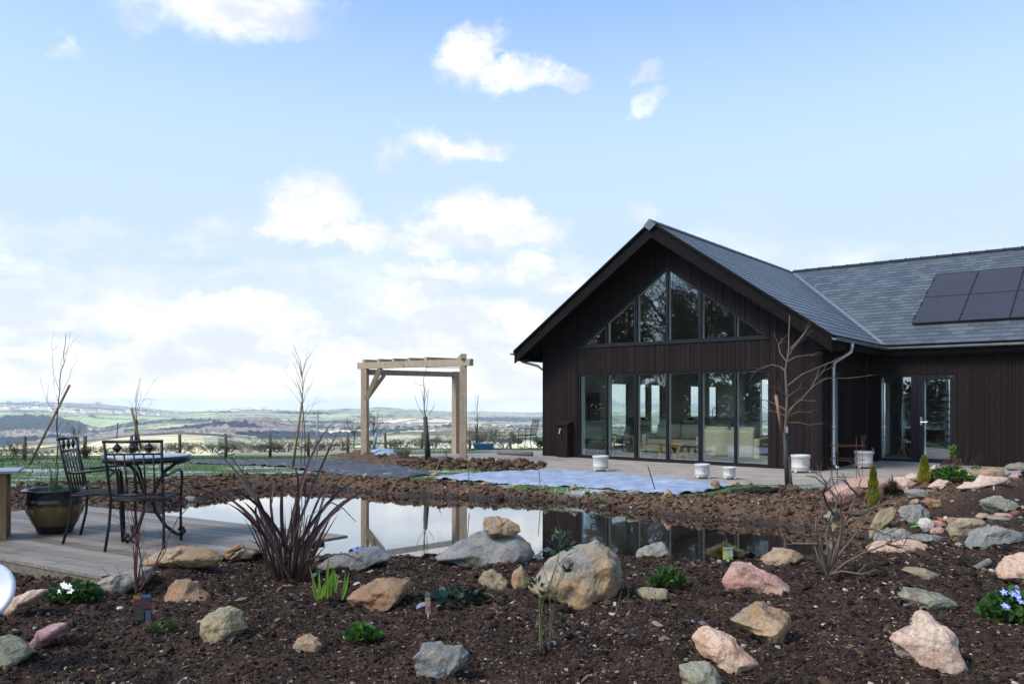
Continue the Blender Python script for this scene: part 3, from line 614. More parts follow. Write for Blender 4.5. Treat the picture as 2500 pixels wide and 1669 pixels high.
clad(wl,.28,14.75,.0,ZE+.1,lh,lt,.0,.09,boards=False)
clad(wl,-HW,0,0,lambda x:roofz(x)-.17,[(-7.2,-.8,.06,2.5)],lambda s,z,d:(s,14.75+d,z),0,.25,breaks=(MX,),boards=False)  # unseen back wall: wide opening added to let daylight flood the rooms
clad(wl,4.2,14.75,0,ZE+.08,[(5.2,6.2,.06,2.1)],lambda s,z,d:(-d-.02,s,z),0,.12,boards=False)
wl.box(13.6,13.9,4.1,14.7,0,3.0); wl.box(.28,13.6,14.75,15.0,0,3.0)
wl.build('wall',M_plaster,house)
fl=MB(); fl.box(-HW+.03,-.28,.28,14.75,-.2,.035); fl.box(-.28,13.6,4.06,14.7,-.2,.03); fl.build('floor',simple('pale_floor',(.20,.13,.075),(.14,.09,.05),.35,0,3),house)
# ---- roof
def course_mesh(mb,smin,smax,T,nrow,P,uvs):
    """smin/smax callables of t in metres up the slope"""
    h=T/nrow
    for i in range(nrow):
        t0,t1=i*h-.0,(i+1)*h; a0,b0,a1,b1=smin(t0),smax(t0),smin(t1),smax(t1)
        if b0-a0<.01 and b1-a1<.01: continue
        A=[P(a0,t0,.016),P(b0,t0,.016),P(b1,t1,.006),P(a1,t1,.006),P(a0,t0,-.002),P(b0,t0,-.002)]
        mb.add(A,[(0,1,2,3),(4,5,1,0)]); uvs+=[(a0,i*.235+.002),(b0,i*.235+.002),(b1,(i+1)*.235-.002),(a1,(i+1)*.235-.002)]+[(a0,i*.235+.002),(b0,i*.235+.002),(b0,i*.235+.006),(a0,i*.235+.006)]
rf=MB(); uvs=[]
run=HW/2+.46; T1=math.hypot(run,run*SL); n1=round(T1/.235); ca,sa=run/T1,run*SL/T1
PR=lambda s,t,l:(.46-ca*t+sa*l, s, ZE+sa*t+ca*l)
PL=lambda s,t,l:(-HW-.46+ca*t-sa*l, -s, ZE+sa*t+ca*l)
runw=WR-EY; T2=math.hypot(runw,ZR-ZE); n2r=round(T2/.235); cw,sw_=runw/T2,(ZR-ZE)/T2
PW=lambda s,t,l:(s, EY+cw*t-sw_*l, ZE+sw_*t+cw*l)
course_mesh(rf,lambda t:-.72,lambda t:EY+(WR-EY)*t/T1-.02,T1,n1,PR,uvs)
course_mesh(rf,lambda t:-15.4,lambda t:.72,T1,n1,PL,uvs)
course_mesh(rf,lambda t:.46-(run)*t/T2+.02,lambda t:14.2,T2,n2r,PW,uvs)
PB=lambda s,t,l:(-s, 2*WR-EY-cw*t+sw_*l, ZE+sw_*t+cw*l)
course_mesh(rf,lambda t:-14.2,lambda t:3.9,T2,n2r,PB,uvs)
ro=rf.build('roof',M_slate,house); uv=ro.data.uv_layers.new(name='UVMap'); uv.data.foreach_set('uv',np.array(uvs,np.float32).ravel())
# ridge caps, valley lead
rc=MB(); yy=-.74
while yy<WR-.1:
    e=min(yy+.45,WR); 
    for s_ in(-1,1): rc.hexa([(MX,yy,ZR-.02),(MX+s_*.13,yy,ZR-.02-.13*SL),(MX+s_*.13,e,ZR-.02-.13*SL),(MX,e,ZR-.02),(MX,yy,ZR+.055),(MX+s_*.155,yy,ZR+.05-.155*SL),(MX+s_*.155,e-.008,ZR+.045-.155*SL),(MX,e-.008,ZR+.05)])
    yy=e
rc.build('ridge_cap',M_slate,ro)
rc=MB(); xx=MX+.1
while xx<14.2:
    e=xx+.45
    for s_ in(-1,1): rc.hexa([(xx,WR,ZR-.02),(e,WR,ZR-.02),(e,WR+s_*.13,ZR-.02-.13*WS),(xx,WR+s_*.13,ZR-.02-.13*WS),(xx,WR,ZR+.062),(e-.008,WR,ZR+.055),(e-.008,WR+s_*.155,ZR+.055-.155*WS),(xx,WR+s_*.155,ZR+.06-.155*WS)])
    rc.tube([(e-.015,WR-.16,ZR+.0),(e-.015,WR,ZR+.075),(e-.015,WR+.16,ZR)],.010,5)
    xx=e
rc.build('ridge_cap',M_slate,ro)
vl=MB(); vl.bar((.46,EY,ZE+.025),(MX,WR,ZR+.02),.13,.03); vl.build('valley_lead',simple('lead',(.20,.22,.24),(.15,.17,.19),.5,.2,6),ro)
sf=MB(); lo=lambda x,y:roofz(x)-.16; hi=lambda x,y:roofz(x)-.012
sf.prism([(MX,-.70),(.45,-.70),(.45,EY-.02),(MX,WR-.05)],lo,hi); sf.prism([(-HW-.45,-.70),(MX-.001,-.70),(MX-.001,15.3),(-HW-.45,15.3)],lo,hi)
wlo=lambda x,y:ZE+(y-EY)*WS-.15; whi=lambda x,y:ZE+(y-EY)*WS-.012
sf.prism([(.47,EY+.01),(14.1,EY+.01),(14.1,WR),(MX+.02,WR)],wlo,whi)
sf.prism([(MX+.02,WR+.01),(14.1,WR+.01),(14.1,2*WR-EY),(MX+.02,2*WR-EY)],lambda x,y:ZE+(2*WR-EY-y)*WS-.15,lambda x,y:ZE+(2*WR-EY-y)*WS-.012)
sf.build('soffit',M_barge,house)
ce=MB(); ce.prism([(MX+.01,.29),(-.29,.29),(-.29,14.7),(MX+.01,14.7)],lambda x,y:roofz(x)-.24,lambda x,y:roofz(x)-.20); ce.prism([(-HW+.29,.29),(MX-.01,.29),(MX-.01,14.7),(-HW+.29,14.7)],lambda x,y:roofz(x)-.24,lambda x,y:roofz(x)-.20)
ce.box(.02,13.6,4.1,14.7,2.6,2.66); ce.build('ceiling',simple('timber_ceiling',(.20,.15,.10),(.15,.11,.075),.7,0,3),house)
# barge boards, fascia
bb=MB()
for s_ in(-1,1):
    xe=MX+s_*(HW/2+.46); z_=roofz(xe)
    bb.hexa([(MX,-.745,ZR-.40),(xe,-.745,z_-.36),(xe,-.705,z_-.36),(MX,-.705,ZR-.40),(MX,-.745,ZR-.035),(xe,-.745,z_-.025),(xe,-.705,z_-.025),(MX,-.705,ZR-.035)])
    bb.hexa([(MX,-.80,ZR-.055),(xe,-.80,z_-.05),(xe,-.7455,z_-.05),(MX,-.7455,ZR-.055),(MX,-.80,ZR+.0),(xe,-.80,z_+.006),(xe,-.7455,z_+.006),(MX,-.7455,ZR+.0)])
bb.build('barge_board',M_barge,house)
kp=MB(); kp.hexa([(MX-.16,-.83,ZR-.14),(MX,-.83,ZR-.20),(MX+.16,-.83,ZR-.14),(MX,-.83,ZR-.10),(MX-.17,-.80,ZR-.06),(MX,-.80,ZR-.08),(MX+.17,-.80,ZR-.06),(MX,-.80,ZR+.07)]) 
kp=MB(); kp.add([(MX-.17,-.83,ZR-.11),(MX,-.83,ZR-.24),(MX+.17,-.83,ZR-.11),(MX,-.83,ZR+.06),(MX-.17,-.80,ZR-.11),(MX,-.80,ZR-.24),(MX+.17,-.80,ZR-.11),(MX,-.80,ZR+.06)],[(0,1,2,3),(7,6,5,4),(0,4,5,1),(1,5,6,2),(2,6,7,3),(3,7,4,0)]); kp.build('ridge_end_cap',simple('end_cap',(.10,.11,.12),None,.5),ro)
fa=MB(); fa.box(.425,.455,-.70,EY-.3,ZE-.27,ZE-.03); fa.box(.40,14.1,EY-.012,EY+.02,ZE-.25,ZE-.03); fa.box(-HW-.455,-HW-.425,-.70,15.2,ZE-.27,ZE-.03)
fa.box(.03,.424,-.69,EY-.02,ZE-.29,ZE-.265); fa.box(.03,14,EY+.021,WY-.002,ZE-.29,ZE-.265); fa.box(-HW-.424,-HW-.003,-.69,15.2,ZE-.29,ZE-.265)
fa.box(.425,.455,-.745,-.701,ZE-.36,ZE-.03)
fa.build('fascia',M_barge,house)
# gutters: half round
def gutter(a,b,name='gutter'):
    m=MB(); a=Vector(a); b=Vector(b); d=(b-a).normalized(); s_=d.cross(Vector((0,0,1))); prof=[]
    for i in range(9): an=math.pi*i/8; prof.append((math.cos(an)*.062,-math.sin(an)*.062))
    prof+= [(-.058,0)]+[(-math.cos(math.pi*i/8)*.058,-math.sin(math.pi*i/8)*.058) for i in range(1,8)]+[(.058,0)]
    vs=[q+s_*x_+Vector((0,0,z_)) for q in(a,b) for x_,z_ in prof]; n=len(prof)
    m.add(vs,[(i,(i+1)%n,n+(i+1)%n,n+i) for i in range(n)]+[tuple(range(n)),tuple(range(2*n-1,n-1,-1))])
    L=(b-a).length; q=0.4
    while q<L: m.tube([a+d*q+s_*.066+Vector((0,0,.004)),a+d*q+Vector((0,0,-.066)),a+d*q-s_*.066+Vector((0,0,.004))],.006,4); q+=.9
    return m.build(name,M_galv,house)
gutter((.525,-.80,ZE-.055),(.525,EY-.06,ZE-.06)); gutter((.50,EY-.082,ZE-.062),(14.1,EY-.082,ZE-.05)); gutter((-HW-.525,-.80,ZE-.055),(-HW-.525,15,ZE-.06))
dp=MB(); dp.tube([(.525,.45,ZE-.11),(.525,.47,ZE-.22),(.50,.50,ZE-.30),(.30,.53,ZE-.42),(.13,.55,ZE-.52),(.095,.55,ZE-.62),(.095,.55,1.2),(.095,.55,.22),(.11,.54,.12),(.17,.50,.06),(.24,.45,.045)],.046,14)
for z_ in (2.38,.98,.30): dp.tube([(.095,.55,z_-.03),(.095,.55,z_+.03)],.054,14)
dp.bar((.0,.55,.99),(.095,.55,.99),.02,.03); dp.build('downpipe',M_galv,house,True)
dp=MB(); dp.tube([(-HW-.525,-.45,ZE-.11),(-HW-.52,-.45,ZE-.20),(-HW-.42,-.42,ZE-.30),(-HW-.1,-.1,ZE-.42),(-HW-.07,.15,ZE-.55),(-HW-.07,.2,.1)],.038,12); dp.build('downpipe',M_galv,house,True)
# ---- windows
def frame_win(name,zb,zt,xs,ztop=None):
    g=ztop or (lambda x:zt); f=MB(); e=.035
    ed=[WL]+xs+[WRr]
    f.box(WL,WRr,.02,.10,zb,zb+.055)
    f.box(WL-.02,WRr+.02,-.035,.03,zb-.045,zb-.004)
    if ztop is None:
        f.box(WL,WRr,.02,.10,zt-.05,zt); f.box(WL,WL+.045,.022,.098,zb+.055,zt-.05); f.box(WRr-.045,WRr,.022,.098,zb+.055,zt-.05)
        f.box(WL,WRr,-.02,.02,zb-.05,zb+.01)
    else:
        for a,b in((WL,UC),(UC,WRr)):
            ga,gb=g(a),g(b); f.hexa([(a,.02,ga-.055),(b,.02,gb-.055),(b,.10,gb-.055),(a,.10,ga-.055),(a,.02,ga+.02),(b,.02,gb+.02),(b,.10,gb+.02),(a,.10,ga+.02)])
    for i,x in enumerate(xs):
        hw_=.042 if i in(1,3) else .026; zt_=g(x)-.04
        f.box(x-hw_,x+hw_,.018,.102,zb+.05,zt_)
        if hw_>.04: f.box(x-.006,x+.006,.010,.0175,zb+.05,zt_)
    fo_=f.build(name,M_frame,house); iw=MB()
    for i,x in enumerate(xs):
        hw_=.042 if i in(1,3) else .026; iw.box(x-hw_,x+hw_,.112,.21,zb+.05,g(x)-.05)
    if ztop is None:
        iw.box(WL,WL+.045,.112,.279,zb+.05,zt-.05); iw.box(WRr-.05,WRr,.112,.279,zb+.05,zt-.05); iw.box(WL,WRr,.112,.20,zb+.002,zb+.055); iw.box(WL,WRr,.112,.20,zt-.05,zt-.002)
    else: iw.box(WL+.1,WRr-.1,.112,.30,zb+.002,zb+.05)
    iw.build('inner_frame',M_white,fo_)
    for a,b in zip(ed[:-1],ed[1:]):
        p=MB(); a+=.03 if a!=WL else .04; b-=.03 if b!=WRr else .04
        if ztop is None: p.hexa([(a,.104,zb+.05),(b,.104,zb+.05),(b,.110,zb+.05),(a,.110,zb+.05),(a,.104,zt-.045),(b,.104,zt-.045),(b,.110,zt-.045),(a,.110,zt-.045)])
        else:
            za,zb2=max(g(a)-.05,zb+.051),max(g(b)-.05,zb+.051); p.hexa([(a,.104,zb+.05),(b,.104,zb+.05),(b,.110,zb+.05),(a,.110,zb+.05),(a,.104,za),(b,.104,zb2),(b,.110,zb2),(a,.110,za)])
        p.build('pane',M_glass,fo_)
frame_win('window',.03,2.34,MULL); frame_win('window',UZ,UA,MULL,utop)
f=MB(); f.box(-.09,-.022,.95,1.0,.30,2.17); f.box(-.09,-.022,1.54,1.59,.30,2.17); f.box(-.09,-.022,1.0,1.54,.30,.35); f.box(-.09,-.022,1.0,1.54,2.12,2.17); fo_=f.build('window',M_frame,house)
p=MB(); p.box(-.098,-.092,.95,1.59,.30,2.17); p.build('pane',M_glass,fo_); p=MB(); p.box(-.279,-.10,1.55,1.588,.32,2.15); p.box(-.279,-.10,.952,.99,.32,2.15); p.build('inner_frame',M_white,fo_)
for a,b,c,d in lh: p=MB(); p.box(-HW+.02,-HW+.08,a,a+.05,c,d); p.box(-HW+.02,-HW+.08,b-.05,b,c,d); p.box(-HW+.02,-HW+.08,a+.05,b-.05,c,c+.05); q_=p.build('window',M_frame,house); p=MB(); p.box(-HW+.04,-HW+.046,a,b,c,d); p.build('pane',M_glass,q_)
# door in the wing: fixed leaf left, opening leaf right
dxm=1.213
f=MB(); y0_,y1_=WY+.02,WY+.10; f.box(.287,.34,y0_,y1_,0.02,2.27); f.box(2.0,2.05,y0_,y1_,.02,2.27); f.box(.34,2.0,y0_,y1_,2.20,2.27); f.box(.34,1.20,y0_+.002,y1_,.02,.10); f.box(1.05,1.20,y0_+.001,y1_,.10,2.20); f.build('door_frame',M_frame,house)
f=MB(); f.box(1.21,1.34,y0_-.01,y1_,.03,2.195); f.box(1.93,1.995,y0_-.01,y1_,.03,2.195); f.box(1.34,1.93,y0_-.01,y1_,.03,.13); f.box(1.34,1.93,y0_-.01,y1_,2.12,2.195); dr=f.build('door',M_frame,house)
p=MB(); p.box(1.33,1.94,y0_+.03,y0_+.036,.12,2.13); p.build('pane',M_glass,dr)
p=MB(); p.tube([(1.29,y0_-.01,1.05),(1.29,y0_-.06,1.05),(1.43,y0_-.065,1.05)],.011,8); p.box(1.265,1.315,y0_-.018,y0_-.011,.97,1.18); p.build('handle',simple('steel',(.55,.56,.57),None,.25,.9),dr)
p=MB(); p.box(.34,1.06,y0_+.03,y0_+.036,.09,2.21); p.build('pane',M_glass,house)
p=MB(); p.box(.30,2.04,WY-.09,WY+.02,0.0,.026); p.build('threshold',M_galv,house)
p=MB(); p.box(.345,.375,y1_+.002,y1_+.09,.1,2.19); p.box(1.345,1.375,y1_+.002,y1_+.06,.13,2.1); p.build('inner_frame',M_white,house)
# boxed garden tap standing against the facade
tb=MB(); tb.cur=(.014,.0095,.0088); xa,xb=fac_x(1372),fac_x(1397)
for i in range(4):
    w_=(xb-xa)/4; tb.box(xa+i*w_+.003,xa+(i+1)*w_-.003,-.24,-.02,0,.93)
tb.hexa([(xa-.03,-.28,.90),(xb+.03,-.28,.90),(xb+.03,-.01,1.00),(xa-.03,-.01,1.00),(xa-.03,-.28,.93),(xb+.03,-.28,.93),(xb+.03,-.01,1.03),(xa-.03,-.01,1.03)]); tbo=tb.build('tap_box',M_clad,house,col=True)
tp=MB(); xm=(xa+xb)/2-.03; tp.tube([(xm,-.24,.76),(xm,-.31,.76),(xm,-.335,.70)],.014,8); tp.tube([(xm-.035,-.30,.80),(xm+.035,-.30,.80)],.010,6); tp.build('tap',simple('brass',(.55,.36,.10),None,.3,.8),tbo)
p=MB(); p.tube([(xm,-.335,.715),(xm,-.338,.67)],.022,8); p.build('hose_connector',simple('yellow_plastic',(.7,.42,.02),None,.4),tbo)
# solar panels on the wing roof
d_lift=.09
def on_wing(px,py):
    d=np.array([(px-1250)/F,1,-(py-HY)/F]); o=np.array([0,0,CZ]); nl=Vector((0,-WS,1)).normalized(); nw=np.array([cY*nl.x+sY*nl.y,-sY*nl.x+cY*nl.y,nl.z]); p0x,p0y=hw(1,EY); p0=np.array([p0x,p0y,ZE+d_lift]); t=((p0-o)@nw)/(d@nw); q=o+d*t; lx,ly=hloc(q[0],q[1]); return lx,math.hypot(ly-EY,(ly-EY)*WS)
c=[on_wing(*p) for p in((2226,788.4),(2342.6,781.3),(2465.6,774.5),(2286.6,667.6),(2393,658.7),(2500,650.7),(2260.5,724.4))]
print('SOLAR',[tuple(round(float(v),2) for v in q) for q in c])
px0=c[0][0]; pwid=(c[2][0]-c[0][0])/2; tb0=(c[0][1]+c[2][1])/2; tt0=(c[3][1]+c[5][1])/2; ph=(tt0-tb0)/2
nrm=Vector((0,-sw_,cw)); upv=Vector((0,cw,sw_))
def PSW(x_,t_,l_): return Vector((x_,EY,ZE))+upv*t_+nrm*l_
M_alu=simple('black_rail',(.02,.02,.022),None,.35,.5)
for i in range(5):
    for j in range(2):
        a=px0+i*pwid+.012; b=px0+(i+1)*pwid-.012; t0=tb0+j*ph+.010; t1=tb0+(j+1)*ph-.010
        m=MB(); m.hexa([PSW(a,t0,.05),PSW(b,t0,.05),PSW(b,t1,.05),PSW(a,t1,.05),PSW(a,t0,.088),PSW(b,t0,.088),PSW(b,t1,.088),PSW(a,t1,.088)]); so_=m.build('solar_panel',M_solar,house)
        m=MB()
        for (p_,q_) in(((a,t0),(b,t0)),((b,t0),(b,t1)),((b,t1),(a,t1)),((a,t1),(a,t0))): m.bar(PSW(*p_,.089),PSW(*q_,.089),.018,.008,nrm)
        m.build('panel_rim',M_alu,so_)
m=MB()
for t_ in(tb0+ph*.25,tb0+ph*.78,tb0+ph*1.25,tb0+ph*1.78):
    m.bar(PSW(px0-.05,t_,.035),PSW(px0+5*pwid+.05,t_,.035),.035,.028,nrm)
    for i in range(6):
        m.bar(PSW(px0+i*pwid-.02,t_,.094),PSW(px0+i*pwid+.02,t_,.094),.07,.02,nrm)
m.build('solar_rail',M_alu,house)
# ---- inside the rooms
def hpos(lx,ly,z=.036): x_,y_=hw(lx,ly); return (x_,y_,z)
def hpt(px,Y): # local coords of the point at photo column px and depth Y
    return hloc((px-1250)*Y/F,Y)
M_sofa=simple('cream_fabric',(.52,.47,.33),(.44,.40,.28),.95,0,20,.3)
M_dkfab=simple('dark_green_fabric',(.010,.026,.028),(.007,.016,.018),.9,0,20)
M_pine=simple('honey_pine',(.46,.26,.08),(.36,.19,.06),.5,0,6,.1,.002,.4,(1,8,8))
M_dark=simple('dark_wood',(.025,.018,.014),None,.5)
def cush(mb,x0,x1,y0,y1,z0,z1): mb.box(x0,x1,y0,y1,z0,z1)
def sofa(label,lx,ly,rot,L=1.9):
    t=thing('sofa',label,'sofa',hpos(lx,ly),-YAW+rot); h=L/2
    m=MB(); m.box(-h+.16,h-.16,-.42,.40,.10,.30); m.build('base',M_sofa,t,bevel=.02)
    m=MB(); m.box(-h+.16,h-.16,.30,.46,.12,.80); m.build('backrest',M_sofa,t,bevel=.05)
    for s_ in(-1,1): m=MB(); m.box(min(s_*h,s_*(h-.17)),max(s_*h,s_*(h-.17)),-.44,.47,.08,.60); m.build('arm',M_sofa,t,bevel=.05)
    for i in range(2):
        a=-h+.17+i*(L-.34)/2; m=MB(); m.box(a+.005,a+(L-.34)/2-.005,-.43,.28,.302,.46); m.build('seat_cushion',M_sofa,t,bevel=.05)
        m=MB(); m.hexa([(a+.01,.10,.47),(a+(L-.34)/2-.01,.10,.47),(a+(L-.34)/2-.01,.29,.47),(a+.01,.29,.47),(a+.02,.18,.88),(a+(L-.34)/2-.02,.18,.88),(a+(L-.34)/2-.02,.32,.88),(a+.02,.32,.88)]); m.build('back_cushion',M_sofa,t,bevel=.05)
    for a in(-h+.1,h-.1):
        for b in(-.36,.38): m=MB(); m.tube([(a,b,0),(a,b,.1)],.025,8); m.build('leg',M_dark,t)
    return t
sofa('cream sofa facing the garden behind the pine coffee table',*hpt(1655,22.4),0)
sofa('cream sofa close behind the right panes with its back to the glass',*hpt(1792,20.55),math.pi,1.75)
for lab,px,Y,colr,sz in(('dark green cushion on the back of the nearer cream sofa',1757,20.6,(.02,.07,.065),.42),('dark red cushion leaning beside the green one',1776,20.65,(.12,.02,.025),.36)):
    lx,ly=hpt(px,Y); m=MB(); m.add([(x_*sz/2,y_,z_*sz/2) for x_,y_,z_ in[(-1,0,-1),(0,-.07,-.92),(1,0,-1),(.92,-.07,0),(1,0,1),(0,-.07,.92),(-1,0,1),(-.92,-.07,0),(0,-.11,0),(0,.11,0),(0,.07,-.92),(.92,.07,0),(0,.07,.92),(-.92,.07,0)]],[(0,1,8,7),(1,2,3,8),(8,3,4,5),(7,8,5,6),(0,13,9,10),(10,9,11,2),(9,12,4,11),(13,6,12,9),(0,10,2,1),(2,11,4,3),(4,12,6,5),(6,13,0,7)])
    o=m.build('cushion',simple('cushion',colr,None,.9),None,True,loc=hpos(lx,ly,.80)); o.rotation_euler=(R(8),R(12),-YAW); tag(o,lab,'cushion')
def armchair(label,px,Y,rot,name='armchair'):
    t=thing(name,label,'armchair',hpos(*hpt(px,Y)),-YAW+rot)
    m=MB(); m.hexa([(-.30,-.32,.36),(.30,-.32,.36),(.30,.20,.28),(-.30,.20,.28),(-.29,-.32,.48),(.29,-.32,.48),(.29,.24,.40),(-.29,.24,.40)]); m.build('seat',M_dkfab,t,bevel=.04)
    m=MB(); m.hexa([(-.29,.16,.36),(.29,.16,.36),(.29,.28,.34),(-.29,.28,.34),(-.27,.42,1.02),(.27,.42,1.02),(.27,.53,1.0),(-.27,.53,1.0)]); m.build('backrest',M_dkfab,t,bevel=.04)
    m=MB(); m.box(-.22,.22,.36,.44,.86,1.06); m.build('head_cushion',M_dkfab,t,bevel=.03)
    for s_ in(-1,1):
        m=MB(); m.tube([(s_*.34,-.42,.0),(s_*.34,-.44,.3),(s_*.34,-.36,.52),(s_*.34,-.1,.56),(s_*.34,.2,.52),(s_*.34,.38,.46)],.022,6,flat=1.4); m.tube([(s_*.34,-.42,.02),(s_*.34,0,.03),(s_*.34,.42,.02)],.022,6); m.tube([(s_*.34,.28,.02),(s_*.34,.2,.5)],.02,6); m.build('arm',M_pine,t)
    return t
armchair('dark green high backed armchair with bent wood arms behind the second pane',1516,22.7,-.5)
armchair('second dark armchair farther in behind the third pane',1567,23.4,.6)
def table_(name,label,cat,px,Y,rot,L,Wd,Hh,matr,shelf=True):
    t=thing(name,label,cat,hpos(*hpt(px,Y)),-YAW+rot); m=MB(); m.box(-L/2,L/2,-Wd/2,Wd/2,Hh-.035,Hh); m.build('table_top',matr,t,bevel=.005)
    m=MB(); m.box(-L/2+.04,L/2-.04,-Wd/2+.04,Wd/2-.04,Hh-.11,Hh-.0355); m.build('apron',matr,t)
    for a in(-1,1):
        for b in(-1,1): m=MB(); m.box(a*(L/2-.06)-.03,a*(L/2-.06)+.03,b*(Wd/2-.06)-.03,b*(Wd/2-.06)+.03,0,Hh-.111); m.build('leg',matr,t)
    if shelf: m=MB(); m.box(-L/2+.1,L/2-.1,-Wd/2+.1,Wd/2-.1,.12,.14); m.build('shelf',matr,t)
    return t
table_('coffee_table','low honey pine coffee table in front of the sofa','coffee table',1655,21.1,0,.95,.55,.42,M_pine)
t=thing('footstool','bent wood footstool with dark cushion beside the coffee table','footstool',hpos(*hpt(1688,20.4)),-YAW+.3)
m=MB(); m.box(-.24,.24,-.22,.22,.34,.42); m.build('seat',M_dkfab,t,bevel=.03)
for s_ in(-1,1): m=MB(); m.tube([(s_*.27,-.26,0),(s_*.27,-.22,.2),(s_*.27,-.05,.34),(s_*.27,.2,.33),(s_*.27,.26,.25)],.02,6); m.tube([(s_*.27,.0,.33),(s_*.27,.16,.12),(s_*.27,.26,.0)],.02,6); m.build('leg',M_pine,t)
table_('side_table','small dark side table behind the first pane','side table',1447,22.6,0,.7,.35,.45,M_dark)
def tub(name,label,cat,px,Y,r_,h_,matr,z=.036):
    m=MB(); m.lathe([(r_*.75,0),(r_*.8,.01),(r_,h_*.93),(r_*1.05,h_*.94),(r_*1.05,h_),(r_*.9,h_),(r_*.86,h_*.85)],16); o=m.build(name,matr,None,loc=hpos(*hpt(px,Y),z)); return tag(o,label,cat)
t=thing('house_plant','small leafy pot plant on the floor behind the fourth pane','plant',hpos(*hpt(1647,20.3))); m=MB(); m.lathe([(.07,0),(.1,.17),(.11,.17),(.11,.2),(.08,.2)],14); m.build('plant_pot',simple('terracotta',(.20,.07,.04),None,.8),t)
m=MB(); m.cur=(.03,.06,.02)
for i in range(22):
    a=hr.uniform(0,6.28); l=hr.uniform(.1,.2); e=Vector((math.cos(a)*l*.7,math.sin(a)*l*.7,.2+l)); m.blade([(0,0,.18),tuple(e*.6+Vector((0,0,.1))),tuple(e)],[.006,.022,.002],(-math.sin(a),math.cos(a),0))
m.build('leaves',M_leaf,t,col=True)
tub('storage_tub','pale round tub on the floor behind the third pane','tub',1563,21.6,.13,.2,M_cream); tub('storage_tub','dark red tub beside the pale one behind the third pane','tub',1600,21.4,.10,.16,simple('red_tub',(.12,.03,.02),None,.6))
m=MB(); m.box(-.3,.3,-.02,.02,0,.9); 
for zz in range(6): m.box(-.27,.27,-.05,-.021,.06+zz*.14,.15+zz*.14)
lx,ly=hpt(1445,23.2); o=m.build('wall_hanging',M_dark,None,loc=hpos(-HW+.33,ly+.9,.95)); o.rotation_euler=(0,0,-YAW+math.pi/2); tag(o,'dark slatted panel hung on the white wall behind the first pane','wall hanging')
# kitchen run under the far windows
t=thing('kitchen_counter','dark kitchen counter with units under the far side windows','counter',hpos(-HW+.62,10.4),-YAW); m=MB(); m.box(-.3,.3,-1.7,1.9,.0,.86); m.build('cabinet',simple('grey_unit',(.10,.11,.11),None,.6),t); m=MB(); m.box(-.31,.33,-1.72,1.92,.862,.90); m.build('worktop',M_dark,t,bevel=.005)
m=MB(); m.tube([(0,0,0),(0,0,.3),(.06,0,.38),(.14,0,.36),(.16,0,.3)],.015,8); o=m.build('kitchen_tap',M_iron,None,loc=hpos(-HW+.6,10.2,.936)); tag(o,'tall curved kitchen tap on the dark counter','tap')
m=MB(); m.box(-.9,.9,-.17,.17,0,.04)
for zz in(.36,.70,1.04): m.box(-.88,.88,-.17,.17,zz,zz+.03)
for xx in(-.9,0,.87): m.box(xx,xx+.03,-.18,.18,.041,1.1)
lx,ly=-1.3,5.6; o=m.build('bookcase',M_white,None,loc=hpos(-.9,4.2)); o.rotation_euler=(0,0,-YAW); o.scale=(.7,1,1); tag(o,'low white shelf unit deep in the room behind the right panes','bookcase')
# hall behind the door: coat stand and open stair
t=thing('coat_stand','bentwood coat stand hung with coats just inside the door','coat stand',hpos(.72,4.55),-YAW)
m=MB(); m.tube([(0,0,.02),(0,0,1.75)],.022,8); m.build('pole',M_pine,t)
for i in range(4):
    a=i*math.pi/2+.4; m=MB(); m.tube([(math.cos(a)*.26,math.sin(a)*.26,0),(math.cos(a)*.12,math.sin(a)*.12,.22),(math.cos(a)*.05,math.sin(a)*.05,.36),(math.cos(a)*.10,math.sin(a)*.10,.52),(math.cos(a)*.2,math.sin(a)*.2,.6)],.015,6); m.build('leg',M_pine,t)
    m=MB(); m.tube([(0,0,1.45),(math.cos(a)*.12,math.sin(a)*.12,1.5),(math.cos(a)*.18,math.sin(a)*.18,1.68),(math.cos(a)*.1,math.sin(a)*.1,1.78)],.012,6); m.build('hook',M_pine,t)
for (dx_,c_,lab) in((-.12,(.03,.04,.05),'dark coat hanging on the left of the coat stand'),(.14,(.10,.12,.12),'grey green coat hanging on the right of the coat stand'),(.02,(.45,.5,.46),'pale scarf hanging at the front of the coat stand')):
    m=MB(); s_=.5 if c_[0]>.3 else 1; m.lathe([(.02,0),(.13*s_,.02),(.15*s_,.3),(.12*s_,.6),(.10*s_,.8),(.03*s_,.92),(.01,.93)],10); o=m.build('coat',simple('cloth',c_,None,.95),None,True,loc=hpos(.72+dx_,4.40 if s_<1 else 4.5,.66)); o.scale=(1,.6,1); tag(o,lab,'scarf' if s_<1 else 'coat')
t=thing('staircase','open tread timber stair rising in the hall behind the door','stairs',hpos(1.15,5.6),-YAW)
for i in range(9): m=MB(); m.box(-.6,.6,i*.22,i*.22+.24,.17+i*.19,.21+i*.19); m.build('tread',simple('oak_tread',(.20,.13,.07),None,.5) if i==0 else bpy.data.materials['oak_tread'],t)
for s_ in(-.63,.6): m=MB(); m.bar((s_,-.05,.12),(s_,2.0,1.9),.03,.25); m.build('stringer',M_dark,t)
